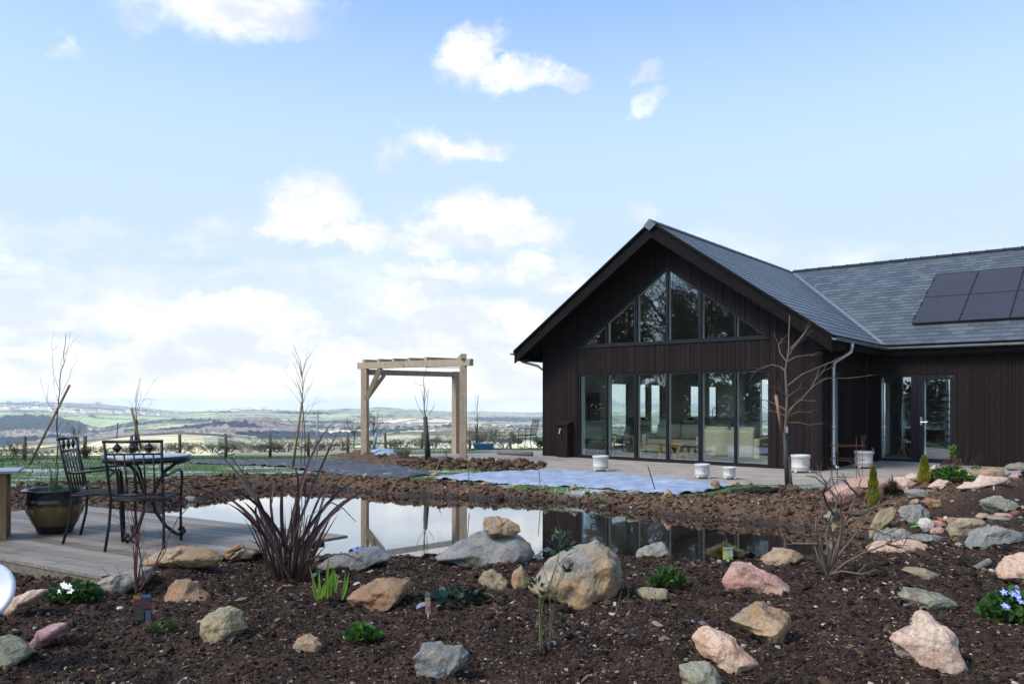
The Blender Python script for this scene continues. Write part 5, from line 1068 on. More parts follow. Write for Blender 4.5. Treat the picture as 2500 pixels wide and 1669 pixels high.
m=MB(); m.lathe([(.374,.722),(.385,.722),(.388,.775),(.374,.776)],40); m.build('table_rim',M_iron,t,True)
for i in range(3):
    a=R(20+120*i); c_,s_=math.cos(a),math.sin(a); pr=[(.33,.715),(.25,.70),(.15,.62),(.07,.46),(.045,.36),(.07,.24),(.16,.10),(.25,.02),(.30,.012),(.325,.04),(.31,.075),(.285,.075),(.275,.05)]
    m=MB(); m.tube([(c_*r_2,s_*r_2,z_) for r_2,z_ in pr],.011,7,flat=1.5); m.build('leg',M_iron,t,True)
m=MB(); m.lathe([(.05,.34),(.065,.35),(.065,.37),(.05,.38)],16); m.lathe([(.33,.718),(.34,.718),(.34,.733),(.33,.733)],30); m.build('leg_ring',M_iron,t,True)
# glazed pot on the deck
pp=pz(*zc('A',(385,455)),.30)
def b_pot(q,o):
    v=obc(q); sx2=q.n('ShaderNodeSeparateXYZ'); q.link(v,sx2.inputs[0]); z=sx2.outputs[2]
    an=q.math('ARCTAN2',sx2.outputs[1],sx2.outputs[0]); wv=q.math('MULTIPLY',q.math('ABSOLUTE',q.math('SINE',q.math('MULTIPLY',an,7))),.022)
    body=q.mix(q.smooth(q.math('ADD',z,wv),.292,.298),q.mix(q.noise(v,14,5),(.085,.052,.022),(.15,.095,.04)),(.030,.020,.012))
    c=q.mix(q.smooth(z,.335,.34),body,(.010,.013,.022)); c=q.mix(q.smooth(z,.09,.07),c,(.020,.014,.011))
    pbr(q,o,c,.22,0,q.smooth(q.math('ADD',z,wv),.292,.298),.5,.01,.6)
t=thing('glazed_pot','brown and navy glazed pot with bulb shoots on the deck corner','plant pot',(pp[0],pp[1]+.05,DZ))
m=MB(); prof=[(.145,0),(.155,.01),(.185,.08),(.20,.10),(.235,.19),(.255,.28),(.258,.33),(.250,.345),(.258,.355),(.258,.40),(.285,.412),(.288,.425),(.275,.43),(.245,.425),(.24,.39)]; m.lathe(prof,48); m.build('pot',mat('glazed_pot',b_pot),t,True)
m=MB(); m.lathe([(.0,.385),(.239,.39),(.1,.405),(0,.41)],24); m.build('soil',simple('pot_soil',(.03,.02,.014),None,.95,0,40,.5),t,True)
m=MB(); g_=random.Random(4)
for i in range(10):
    a=g_.uniform(0,6.28); r_2=g_.uniform(0,.05); h_=g_.uniform(.15,.34); b=Vector((.02+r_2*math.cos(a),r_2*math.sin(a)-.05,.39)); e=b+Vector((g_.uniform(-.03,.03),g_.uniform(-.03,.03),h_)); m.cur=(.07,.13,.04); m.blade([b,(b+e)/2,e],[.005,.006,.001],(math.cos(a*2),math.sin(a*2),0))
for i in range(260):
    a=g_.uniform(0,6.28); r_2=.22*math.sqrt(g_.random()); h_=g_.uniform(.02,.07); b=Vector((r_2*math.cos(a),r_2*math.sin(a),.39)); e=b+Vector((g_.uniform(-.03,.03),g_.uniform(-.03,.03),h_)); m.cur=(.05,.10,.02); m.blade([b,(b+e)/2,e],[.004,.004,.001],(math.cos(a*2),math.sin(a*2),0))
m.build('leaves',M_leaf,t,col=True)
sp_=simple('bamboo_relief',(.20,.135,.055),None,.35)
for k_ in range(7):
    m=MB(); a0=R(-150+k_*34)
    for j in range(6):
        aa=-1.1+j*.44; pts=[]
        for u in(0,.5,1):
            an=a0+math.sin(aa)*.22*u; z_=.27-.0-.11*u*math.cos(aa)*.8-.01; rr_=np.interp(z_,[.10,.19,.28,.33],[.20,.235,.255,.258])+.002; pts.append((rr_*math.cos(an),rr_*math.sin(an),z_))
        m.tube(pts,[.004,.007,.001],5)
    m.build('relief_leaf',sp_,t)
# timber bench cupboard at the left edge
lb=pz(*zc('A',(60,510)),.30)
t=thing('potting_bench','timber potting bench with a zinc top cut by the left edge','bench',(lb[0]-.02,lb[1],DZ),R(27))
m=MB(); m.box(-1.25,.10,-.04,.42,.62,.645); m.build('bench_top',simple('zinc_top',(.30,.33,.36),(.22,.24,.26),.45,.4,6),t,bevel=.003)
for x_ in(-.07,-1.15):
    for y_ in(.0,.33): m=MB(); m.box(x_,x_+.07,y_,y_+.07,0,.618); m.build('leg',M_stake,t)
m=MB(); m.box(-1.08,-.071,.015,.045,.50,.615); m.box(-.055,-.02,.072,.328,.52,.615); m.build('apron',M_stake,t)
m=MB(); m.box(-1.15,.0,.01,.39,.10,.13); m.build('shelf',M_stake,t)
m=MB(); m.box(-1.14,-.075,.37,.39,.14,.60); m.build('back_panel',M_black,t)
t=thing('crate','black slatted crate on the lower shelf of the potting bench','crate',(lb[0]-.38,lb[1]+.02,DZ+.135),R(27)); m=MB()
for z_ in range(6): m.box(-.18,.18,-.13,-.12,z_*.035,z_*.035+.022)
m.box(-.18,.18,-.115,.13,0,.01); m.box(-.18,-.17,-.13,.13,0,.2); m.box(.17,.18,-.13,.13,0,.2); m.build('slats',M_black,t)
# white plastic tub cut by left edge, close to the camera
tw=gnd(-60,1530); t=tag(MB().build('x',None),'','') if False else None
m=MB(); m.lathe([(.0,0),(.09,.0),(.14,.015),(.152,.02),(.16,.012),(.163,.02),(.152,.03),(.14,.03),(.09,.012),(0,.012)],40)
o=m.build('white_lid',simple('translucent_plastic',(.62,.66,.68),(.56,.6,.62),.35),None,True); ty=4.0; c0=at(-44,1450,ty); o.location=tuple(c0); o.rotation_euler=(R(58),R(16),0); tag(o,'round white plastic lid leaning at the left edge of the bed','lid')
# prop the lid on a short stake
# ================================================================ PERGOLA
pg=thing('pergola','rough sawn oak frame with rafters standing in the clay bed','pergola',(0,0,0))
FL=np.array([(891-1250)*21.5/F,21.5]); FR=np.array([(1131-1250)*19.7/F,19.7]); RR=np.array([(1112.5-1250)*23.6/F,23.6])
fx=(FR-FL); Lf=np.linalg.norm(fx); fx/=Lf; rx_=(RR-FL); Lr=np.linalg.norm(rx_); rx_/=Lr
zt_=2.47
def pl(p,z): return (float(p[0]),float(p[1]),z)
def pbar(name,p,q,z0,z1,wd,ht,up=(0,0,1)): m=MB(); m.bar(pl(p,z0),pl(q,z1),wd,ht,up,.06); return m.build(name,M_oak,pg)
fu=(float(fx[0]),float(fx[1]),0)
for P_,u_ in((FL,(fx[0]*.93-fx[1]*.36,fx[1]*.93+fx[0]*.36,0)),(FR,(fx[0]*.85-fx[1]*.53,fx[1]*.85+fx[0]*.53,0)),(RR,fu)): pbar('post',P_,P_,-.25,zt_-.001,.185,.17,u_)
pbar('beam',FL-fx*.22,FR+fx*.26,zt_+.085,zt_+.085,.15,.17)
pbar('beam',FL+rx_*.12,RR,zt_-.09,zt_-.09,.10,.15)
pbar('brace',FL+fx*.05,FL+fx*.56,zt_-.84,zt_-.01,.12,.16,(0,1,0)); pbar('brace',FL+rx_*.05,FL+rx_*.62,zt_-.84,zt_-.16,.09,.13,(0,1,0))
def on_line(px): t=(px-1250)/F; s_=(FL[0]-t*FL[1])/(t*fx[1]-fx[0]); return FL+fx*s_
bk_=(RR-FR)/np.linalg.norm(RR-FR)
for i,px_ in enumerate((892,928,964,1002,1043)):
    p=on_line(px_); den=rx_[0]*bk_[1]-rx_[1]*bk_[0]; d_=FR-p; t=(d_[0]*bk_[1]-d_[1]*bk_[0])/den
    pbar('rafter',p-rx_*.06,p+rx_*(t-.02),zt_+.213,zt_+.213,.12,.082)
pbar('rafter',FR-bk_*.16,RR+bk_*.2,zt_+.235,zt_+.235,.15,.12)
m=MB(); m.tube([pl(on_line(1040)+bk_*.3,zt_-.0),pl(FR+bk_*.5,zt_-.02)],.010,5); m.build('wire',M_stake,pg)
# ================================================================ WHITE POTS
def white_pot(label,zone,cx,by,wd,crest=True,group='white glazed pots on feet standing on the patio'):
    x_,y_=zc(zone,(cx,by)); g=pz(x_,y_,0.); r_2=wd/ZO[zone][2]*g[1]/F/2
    t=thing('patio_pot',label,'plant pot',(g[0],g[1]+r_2*.7,.0),group=group); hh=r_2*1.92
    m=MB(); m.lathe([(.88*r_2,.035),(.93*r_2,.05),(.95*r_2,.30*hh),(.975*r_2,.32*hh),(.95*r_2,.34*hh),(.955*r_2,.84*hh),(1.0*r_2,.86*hh),(1.03*r_2,.88*hh),(1.03*r_2,.97*hh),(1.0*r_2,hh),(.92*r_2,hh),(.9*r_2,.88*hh)],36); m.build('pot_body',M_cream,t,True)
    m=MB(); m.lathe([(0,.80*hh),(.905*r_2,.80*hh),(.5*r_2,.83*hh),(0,.84*hh)],20); m.build('soil',bpy.data.materials['pot_soil'],t,True)
    for a in(-140,-40,50,140):
        m=MB(); c_,s_=math.cos(R(a)),math.sin(R(a)); m.tube([(c_*r_2*.75,s_*r_2*.75,.038),(c_*r_2*.98,s_*r_2*.98,.03),(c_*r_2*1.08,s_*r_2*1.08,.012)],[.032,.028,.018],8); m.build('foot',M_cream,t,True)
    if crest:
        m=MB(); yb=-.985*r_2; n_=20; ang=R(-100)
        for rr_,w2 in((.21,.018),(.13,.012)): m.tube([(rr_*r_2*math.cos(6.2832*i/n_),yb-.004,.60*hh+rr_*r_2*math.sin(6.2832*i/n_)) for i in range(n_+1)],w2*r_2*1.2,5,False)
        m.tube([(0,yb-.004,.60*hh-.1*r_2),(0,yb-.004,.60*hh+.1*r_2)],.012*r_2,4); m.tube([(-.08*r_2,yb-.004,.60*hh),(.08*r_2,yb-.004,.60*hh)],.012*r_2,4)
        m.build('crest',simple('crest_glaze',(.50,.47,.38),None,.5) if 'crest_glaze' not in bpy.data.materials else bpy.data.materials['crest_glaze'],t,True)
    return t
white_pot('leftmost white pot, plain, in front of the second pane','W',598,962,140,False)
white_pot('larger white pot with a round crest in front of the fifth pane','W',1486,1026,132)
white_pot('smallest white pot with a round crest in front of the sixth pane','W',1720,1033,112)
white_pot('cream pot with a round crest between the staked tree and downpipe','H',262,1364,108)
wp_=white_pot('white pot holding a bare sapling beside the house door','H',630,1338,104,False)
# black cup holders / wall light beside door pot
m=MB(); m.tube([(0,0,0),(0,0,.26)],.05,10); m.tube([(.0,0,.15),(.10,0,.2),(.10,0,.30),(.04,0,.36)],.012,6); lx_,ly_=.12,3.58; x_,y_=hw(lx_,ly_); o=m.build('watering_can',M_galv,None,True,loc=(x_,y_,0)); tag(o,'small metal watering can beside the door pot','watering can')
# ================================================================ PLANTS
ZO['P']=(480,1020,3.733); ZO['Q']=(1100,960,9.225)
G=random.Random(21)
def V3(p): return Vector(tuple(map(float,p)))
def twig(mb,p,d,L,r,lev,spread=.6,n=3,droop=0,curve=.25,sides=4,minr=.0008,leafcb=None):
    p=V3(p); d=V3(d).normalized(); k_=4; pts=[p]; q=p.copy(); dd=d.copy()
    for i in range(k_):
        dd=(dd+Vector((G.uniform(-curve,curve),G.uniform(-curve,curve),G.uniform(-curve,curve)-droop))*.5).normalized(); q=q+dd*(L/k_); pts.append(q.copy())
    r1=max(r*.45,minr); mb.tube(pts,[max(r+(r1-r)*i/k_,minr) for i in range(k_+1)],sides if lev>0 else 3,False)
    if leafcb: leafcb(pts,lev)
    if lev<=0: return
    for i in range(n):
        t=G.uniform(.3,1.); j=min(int(t*k_),k_-1); b=pts[j].lerp(pts[j+1],t*k_-j) 
        ax=Vector((G.gauss(0,1),G.gauss(0,1),G.gauss(0,.6))); ax=(ax-dd*ax.dot(dd)).normalized()
        twig(mb,b,(dd*(1-spread*.5)+ax*spread),L*G.uniform(.45,.75),max(r*(1-.5*t)*.65,minr),lev-1,spread,n,droop,curve,sides,minr,leafcb)
def leafquad(mb,p,L,wd,d=None,col=None):
    if col: mb.cur=tuple(c*G.uniform(.75,1.3) for c in col)
    d=d or Vector((G.gauss(0,1),G.gauss(0,1),G.gauss(.4,.8))).normalized(); s=d.cross(Vector((G.gauss(0,1),G.gauss(0,1),G.gauss(0,1)))).normalized()
    a=V3(p); mb.add([a,a+d*L*.5+s*wd,a+d*L,a+d*L*.5-s*wd],[(0,1,2,3)])
def branches_px(mb,zone,lines,Y,r0,scale=1,sides=5,jit=.25):
    for i,ln in enumerate(lines):
        pts=[]; 
        off=G.uniform(-jit,jit) if i else 0
        for j,p in enumerate(ln):
            x,y=zc(zone,p); f=j/(len(ln)-1); pts.append(at(x,y,Y+off*f))
        r=r0[0] if i==0 else r0[1]
        # smooth the polyline a little
        P=[V3(pts[0])]
        for a,b in zip(pts[:-1],pts[1:]): a,b=V3(a),V3(b); m_=(a+b)/2+Vector((G.uniform(-1,1),G.uniform(-1,1),G.uniform(-1,1)))*(b-a).length*.03; P+=[m_,b]
        mb.tube(P,[r*(1-.72*k_/(len(P)-1)) for k_ in range(len(P))],sides,False)
        yield P
def stake(label,a,b,r=.03,n=8,mt=None,flat=1,name='tree_stake',cat='stake',group='timber stakes beside the young trees'):
    m=MB(); c=V3(a); m.tube([(0,0,0),V3(b)-c],[r,r*.93],n,True,flat); o=m.build(name,mt or M_stake,None,n>5); o.location=c; return tag(o,label,cat,group)
def ptree(name,label,cat,zone,lines,Y,r0,buds=0,mt=None,guard=None,group=None,sub=2,base=None,extra=0,jit=.25):
    x,y=zc(zone,lines[0][0]); b=at(x,y,Y); t=thing(name,label,cat,tuple(b),group=group); 
    m=MB(); br=[]
    for P in branches_px(m,zone,lines,Y,r0,jit=jit): br.append(P)
    allv=np.array(m.v)-b; m.v=[tuple(v) for v in allv]; nf=None
    # trunk = first line; split the rest into a crown mesh
    k_=(len(br[0])*5); tr=MB(); tr.v=m.v[:k_]; tr.f=[f for f in m.f if max(f)<k_]; tr.c=m.c[:k_]; tr.build('trunk',mt or M_bark,t,True)
    cr=MB(); cr.v=[v for v in m.v[k_:]]; cr.f=[tuple(i-k_ for i in f) for f in m.f if min(f)>=k_]; cr.c=m.c[k_:]
    for P in br[1:]:
        for i in range(extra):
            f=G.uniform(.25,1); j=min(int(f*(len(P)-1)),len(P)-2); q=P[j].lerp(P[j+1],f*(len(P)-1)-j)-V3(b); d=(P[j+1]-P[j]).normalized()
            twig(cr,q,d+Vector((G.uniform(-1,1),G.uniform(-.6,.6),G.uniform(-.2,.9)))*.8,G.uniform(.08,.32)*(Y/15),r0[1]*.3,0,.5,2)
        for i in range(buds):
            f=G.uniform(.15,1); j=min(int(f*(len(P)-1)),len(P)-2); q=P[j].lerp(P[j+1],f*(len(P)-1)-j)-V3(b); cr.tube([q,q+Vector((G.uniform(-1,1),G.uniform(-1,1),G.uniform(-.3,1))).normalized()*.022],[.005,.002],4)
    cr.build('crown',mt or M_bark,t)
    if guard:
        g=MB(); (ga,gb,gr)=guard; g.tube([V3(at(*zc(zone,ga),Y))-V3(b),V3(at(*zc(zone,gb),Y))-V3(b)],[gr,gr*.85],9); g.build('tree_guard',M_guard,t,True)
    return t
M_bark2=simple('young_bark',(.14,.105,.068),(.085,.065,.046),.8,0,40,.3)
ptree('young_tree','young bare tree with spurred branches in front of the house corner','tree','H',[[(175,1462),(160,1130),(168,1000),(165,850),(160,770),(180,640),(185,450)],[(160,775),(135,750),(85,735),(30,755),(-45,780)],[(165,715),(130,670),(120,620),(135,600)],[(175,690),(205,640),(260,570),(305,510)],[(180,650),(230,600),(280,540),(290,520)],[(170,720),(220,690),(325,680)],[(170,860),(260,790),(400,730),(500,700)],[(170,1010),(240,950),(310,870),(400,815),(520,815),(660,798)],[(310,880),(330,830),(385,770),(440,745)],[(160,910),(130,885),(100,855)],[(165,1000),(110,965),(30,940)],[(165,1050),(205,980),(240,940),(340,948)],[(170,1070),(240,1070),(300,1085),(365,1080)],[(170,1040),(230,1010),(320,1010)],[(175,920),(200,900),(240,870)],[(160,1030),(110,1010),(60,1000)]],14.5,(.036,.015),buds=7,mt=M_bark2,guard=((172,1465),(158,1125),.046),sub=0,extra=4)
stake('leaning timber stake tied to the young tree by the house corner',at(*zc('H',(140,1132)),14.38),at(*zc('H',(105,913)),14.3),.030)
stake('short raked prop at the foot of the young tree by the house corner',at(*zc('H',(197,1452)),14.7),at(*zc('H',(178,1270)),14.6),.026)
tr=lambda *a,**k2: ptree(*a,**k2)
GT='young bare trees on the lawn'
tr('young_tree','tall whippy bare sapling with reddish stem at the far left','tree','L',[[(478,1258),(482,900),(495,750),(510,600),(520,430),(545,375),(540,280),(560,120)],[(530,400),(515,365),(545,290),(568,110)],[(545,375),(580,220),(603,100)],[(505,610),(455,470),(440,200),(460,85)],[(520,640),(590,500),(600,440),(655,340),(660,290)],[(490,690),(470,620),(450,500)],[(470,790),(400,700),(370,600),(340,500)],[(490,930),(530,860),(550,820)],[(500,990),(560,900),(640,850),(760,820)],[(545,300),(600,230),(625,170)],[(400,700),(405,620),(412,560)],[(450,260),(475,240),(492,225)]],21,(.020,.0065),mt=M_redbark,group=GT,sub=0,extra=2)
stake('long stake leaning steeply against the far left sapling',at(*zc('L',(232,1272)),20.9),at(*zc('L',(593,556)),20.8),.034)
tr('young_tree','short bare sapling in a dark sleeve behind the nearest chair','tree','L',[[(1160,1120),(1160,860),(1155,760),(1195,500)],[(1155,840),(1150,700),(1190,500)],[(1165,830),(1190,740),(1240,640),(1322,500)],[(1160,800),(1200,660),(1195,560)],[(1150,780),(1120,730),(1088,685)],[(1190,810),(1250,760),(1278,715)],[(1155,700),(1160,620),(1148,570)],[(1215,690),(1260,670),(1290,684)]],25,(.018,.007),group=GT,guard=((1160,1120),(1157,850),.060),sub=0,extra=3)
stake('short stake leaning on the sleeved sapling behind the chairs',at(*zc('L',(1202,1100)),24.9),at(*zc('L',(1118,752)),24.8),.042)
brm=[[(410,1245),(410,900),(395,720),(400,600),(390,450),(375,350),(315,210)]]
for i in range(22):
    y0=G.uniform(430,760); x0=395+G.uniform(-4,4); s=G.choice([-1,1]); L=G.uniform(120,240); brm.append([(x0,y0),(x0+s*L*.12,y0-L*.5),(x0+s*L*G.uniform(.25,.5),y0-L)])
brm+= [[(400,640),(350,560),(230,412)],[(400,740),(300,600),(185,515)],[(405,800),(450,730),(550,690),(625,705)],[(405,850),(480,740),(550,630)],[(405,700),(440,620),(490,495)]]
tr('young_tree','broom shaped bare sapling staked on the lawn left of the oak frame','tree','M',brm,19,(.016,.0048),group=GT,mt=M_bark2,sub=0,extra=3)
stake('long pale stake leaning beside the broom shaped sapling',at(*zc('M',(310,1268)),18.9),at(*zc('M',(392,697)),18.8),.030)
stake('thin short cane behind the broom shaped sapling',at(*zc('M',(380,1262)),19.3),at(*zc('M',(396,830)),19.2),.012)
tr('young_tree','bare sapling in a dark mesh sleeve standing inside the oak frame','tree','M',[[(1467,1200),(1440,820),(1430,780),(1430,600),(1425,500),(1450,392)],[(1420,560),(1370,545),(1320,505)],[(1425,810),(1380,740),(1345,640)],[(1440,790),(1460,680),(1465,570)],[(1470,810),(1505,750),(1520,712)],[(1435,720),(1415,650),(1407,590)],[(1432,700),(1450,640),(1440,570)]],18.9,(.022,.008),buds=4,group=GT,guard=((1467,1200),(1438,822),.060),sub=0,extra=1)
stake('dark stake inside the sleeve under the oak frame',at(*zc('M',(1445,1190)),19.0),at(*zc('M',(1428,880)),19.0),.028,mt=M_grey)
tr('young_tree','small bare sapling with a dark sleeve right of the oak frame','tree','M',[[(1872,1090),(1880,880),(1878,760),(1885,640)],[(1878,780),(1865,700),(1862,630)],[(1880,740),(1892,680),(1896,625)],[(1880,830),(1905,790),(1925,770)],[(1880,850),(1855,800),(1840,780)],[(1880,880),(1890,850),(1903,800)]],28,(.020,.007),group=GT,guard=((1872,1090),(1880,886),.036),sub=0,extra=2,mt=M_bark2)
stake('small stake leaning on the sapling right of the oak frame',at(*zc('M',(1876,960)),27.9),at(*zc('M',(1860,892)),27.8),.026)
# bushy tree in a blue sleeve by the fence
def fence_tree(label,px,base,top,wpx,Y,sleeve=None,lev=3,mt=M_bark,name='young_tree',cat='tree',n=4,stem=1):
    b=at(px,base,Y); h=(base-top)*Y/F; t=thing(name,label,cat,tuple(b),group=None); m=MB(); m.tube([(0,0,0),(.02,0,h*.35),(0,.02,h*.6)],[.03,.02,.014],5); m.build('trunk',mt,t)
    m=MB(); w_=wpx*Y/F/2
    for i in range(9):
        a=G.uniform(0,6.28); twig(m,(0,0,h*G.uniform(.35,.6)),(math.cos(a)*w_,math.sin(a)*w_,h*.45),h*.42,.011,lev-1,.7,n,minr=.0035)
    m.build('crown',mt,t)
    if sleeve: g=MB(); g.tube([(0,0,0),(sleeve[1]*.1,0,h*sleeve[0])],[.06,.055],9); g.build('tree_guard',simple('blue_sleeve',(.22,.33,.40),None,.6) if 'blue_sleeve' not in bpy.data.materials else bpy.data.materials['blue_sleeve'],t,True)
    return t
fence_tree('bushy bare tree in a pale blue sleeve behind the left oak post',*zc('M',(1000,1088))[:1],1093,1014,34,30,(.45,1.0))
fence_tree('thin sapling in a pale blue sleeve behind the side on chair',190,1120,1030,30,26,(.52,0),lev=2,n=2)
fence_tree('leafless thorny bush left of the left oak post',864,1094,1020,62,31,None,lev=3,n=3,name='bare_bush',cat='bush')
# ---- fence
fp=[(59,1064,27),(207,1063,28.3),(320,1061,29.5),(439,1059,30.8),(551,1057,32),(659,1056,33.2),(753,1056,34.4),(849,1055,35.6),(940,1054,36.8),(1030,1054,38),(1147,1053,39.8),(1247,1053,41.5)]
fp=[(-100,1066,25.8)]+fp
fen=thing('wire_fence','post and wire fence of round timber posts along the far lawn edge','fence',(0,30,0))
tops=[]
for px,ty_,Y in fp:
    a=at(px,ty_,Y); g=H1(a[0],Y)-.05; m=MB(); m.tube([(a[0],Y-30,g),(a[0]+G.uniform(-.03,.03),Y-30,a[2]*.5+g*.5),(a[0]+G.uniform(-.03,.03),Y-30,a[2])],.065,8); m.build('post',M_grey,fen,True); tops.append((a[0],Y-30,a[2],g))
m=MB()
for f in(.06,.35,.62,.85):
    for p,q in zip(tops[:-1],tops[1:]): m.tube([(p[0],p[1],p[2]+(p[3]-p[2])*f),((p[0]+q[0])/2,(p[1]+q[1])/2,(p[2]+q[2])/2+((p[3]-p[2])+(q[3]-q[2]))/2*f-.02),(q[0],q[1],q[2]+(q[3]-q[2])*f)],.006,3,False)
m.build('wire',M_galv,fen)
# ---- bushes along the fence
def bush(label,px,base,top,wpx,Y,kind=0,lev=2,n=4,stems=12,leaves=0,lcol=(.07,.11,.03),name='bush',cat='bush',group='bushes along the fence',lsize=.04,bark=None):
    b=at(px,base,Y); b[2]=max(b[2],H1(b[0],b[1])-.03); h=(base-top)*Y/F; w_=wpx*Y/F/2; t=thing(name,label,cat,tuple(b),group=group); m=MB(); lf=MB()
    tipl=[]
    def cb(pts,lv): 
        if lv<=1: tipl.extend(pts[1:])
    for i in range(stems):
        a=G.uniform(0,6.28); rr=G.random()**.5; twig(m,(math.cos(a)*w_*rr*.35,math.sin(a)*w_*.3*rr,0),(math.cos(a)*w_*rr*.9,math.sin(a)*w_*rr*.7,h),math.hypot(h,w_*rr)*G.uniform(.7,1.0),.008*(Y/30)+.004,lev,.55,n,minr=.0048*Y/30,leafcb=cb)
    mv=np.array(m.v); zmx=mv[:,2].max(); m.v=[(v[0],v[1],v[2]*min(1.,h/zmx) if v[2]>0 else v[2]) for v in m.v]; sc_=min(1.,h/zmx)
    m.cur=None; mt=bark or M_bark; m.build('stems',mt,t)
    if leaves and tipl:
        for i in range(leaves): p=G.choice(tipl); leafquad(lf,(p.x+G.uniform(-.04,.04),p.y+G.uniform(-.04,.04),p.z*sc_+G.uniform(-.04,.04)),lsize*G.uniform(.6,1.3),lsize*.35,None,lcol)
        lf.build('leaves',M_leaf,t,col=True)
    return t
M_barkg=simple('greenish_twigs',(.12,.115,.06),(.08,.07,.04),.85)
M_barkp=simple('pale_twigs',(.20,.165,.125),(.12,.10,.075),.85)
bush('brown leafed beech bush at the far left of the fence',20,1125,1078,90,25.5,leaves=900,lcol=(.16,.075,.035),lsize=.05)
bush('ivy green bush around the second visible fence post',213,1118,1080,34,27.9,leaves=900,lcol=(.05,.06,.03))
bl=[(105,1118,1085,70,'thin bare hedge plants right of the first fence post',M_barkp),(150,1117,1088,60,'wispy bare hedge plant behind the left sapling',M_barkp),(262,1112,1082,70,'bare hedge plant between the two near chairs',M_barkg),(400,1107,1074,70,'grey twiggy hedge plant right of the nearest chair',M_barkp),(480,1106,1072,80,'grey twiggy hedge plant left of the bronze plant',M_barkp),
 (520,1104,1074,60,'bare hedge plant by the fifth fence post',M_barkg),(600,1104,1066,70,'tangled bare hedge plant left of the broom sapling',M_barkp),(700,1102,1066,75,'low gnarled hedge bush behind the broom sapling',M_barkg),(745,1101,1068,60,'gnarled bush right of the utility pole',M_barkg),(800,1100,1066,70,'spreading twiggy bush left of the oak frame',M_barkg),
 (835,1099,1062,60,'thorny bush touching the left oak post',M_barkp),(955,1098,1062,70,'twiggy bush seen inside the oak frame at left',M_barkg),(1060,1097,1050,90,'grey branching bush seen inside the oak frame at right',M_barkp),(1100,1096,1045,60,'dense bare bush behind the right oak post',M_barkp)]
bl+=[(330,1110,1078,60,'scrubby hedge plant behind the back of the nearest chair',M_barkg),(365,1109,1072,54,'pale scrub right of the table top edge',M_barkp),(440,1106,1070,60,'dense scrub around the fourth fence post',M_barkg),(560,1104,1076,46,'low scrub behind the tips of the bronze flax',M_barkp),(640,1103,1074,50,'scrub between the broom sapling and its left fence post',M_barkg),(672,1102,1078,40,'small brown scrub directly behind the broom sapling',M_barkp),(775,1100,1070,44,'pale scrub at the foot of the utility pole',M_barkp),(905,1098,1064,50,'scrub just inside the left oak post',M_barkg),(1030,1097,1062,50,'scrub behind the dark sleeved sapling in the frame',M_barkg),(1140,1096,1058,50,'scrub right of the right oak posts',M_barkg),(1232,1094,1060,44,'scrub right of the large round bush',M_barkp)]
for i,(px,ba,to,wp,lab,mt) in enumerate(bl): bush(lab,px,ba,to,wp,np.interp(px,[0,1250],[26,39]),leaves=200 if mt is M_barkg else 60,lcol=(.11,.12,.05) if mt is M_barkg else (.15,.11,.07),bark=mt,stems=15)
bush('green leafed shrub with many upright stems inside the oak frame','',0,0,0,0) if False else None
bush('olive leaved shrub standing by the sleeved sapling in the frame',990,1097,1068,75,30,leaves=700,lcol=(.09,.12,.035))
bush('small green upright shrub in the clay bed of the frame',983,1119,1080,40,20.3,leaves=260,lcol=(.12,.15,.05),stems=16,lev=1,n=3,bark=M_barkg,group='shrubs in the frame bed')
bush('tiny green shoot clump in the clay bed right of the left oak post',932,1116,1108,14,20.6,leaves=220,lcol=(.07,.14,.03),stems=8,lev=1,n=2,lsize=.035,group='shrubs in the frame bed')
bush('thin bare seedling in the clay bed near the right oak post',1095,1125,1082,24,18.6,stems=2,lev=1,n=3,leaves=25,lcol=(.14,.06,.03),group='shrubs in the frame bed')
ob=bush('large round bare bush beyond the patio beside the house',1203,1094,1028,112,31,stems=16,lev=3,n=4,leaves=300,lcol=(.10,.13,.04),bark=M_barkp,group='shrubs beyond the patio')
bush('bare bush partly hidden by the large round bush',1165,1093,1044,60,33,stems=10,lev=2,n=5,leaves=250,lcol=(.09,.12,.04),bark=M_barkg,group='shrubs beyond the patio')
bush('green leafed shrub touching the house corner beyond the patio',1318,1092,1066,26,27.5,leaves=500,lcol=(.10,.16,.03),stems=9,lev=1,n=4,lsize=.06,group='shrubs beyond the patio')
bush('small orange brown conifer left of the lone patio chair',1254,1083,1058,9,31,leaves=420,lcol=(.22,.13,.03),stems=7,lev=1,n=3,lsize=.05,group='shrubs beyond the patio')
bush('bright green low plant behind the lone patio chair',1268,1082,1074,16,31,leaves=260,lcol=(.16,.26,.04),stems=7,lev=1,n=3,lsize=.05,group='shrubs beyond the patio')
# things on the far patio
g=pz(1190,1102,-.02); m=MB(); m.hexa([(-.30,-.2,0),(.30,-.2,0),(.3,.2,0),(-.3,.2,0),(-.34,-.24,.17),(.34,-.24,.17),(.34,.24,.17),(-.34,.24,.17)]); m.f.remove((4,5,6,7)) if (4,5,6,7) in m.f else None
o=m.build('crate',simple('blue_plastic',(.02,.09,.20),None,.5),None,loc=(at(1181,1098,25.5)[0],25.5,H1(at(1181,1098,25.5)[0],25.5)+.02)); tag(o,'blue plastic crate on the grass at the back of the patio','crate'); md=o.modifiers.new('thickness','SOLIDIFY'); md.thickness=.015
m=MB(); a=pz(*zc('M',(2055,1128)),.065); b=pz(*zc('M',(2345,1140)),.065); a[1]+=.2; m.tube([a,a*.5+b*.5,b],[.065,.067,.065],14); tag(m.build('fabric_roll',simple('roll_fabric',(.20,.18,.16),(.14,.125,.11),.9),None,True),'long grey roll of fabric lying on the patio beside the house','roll')
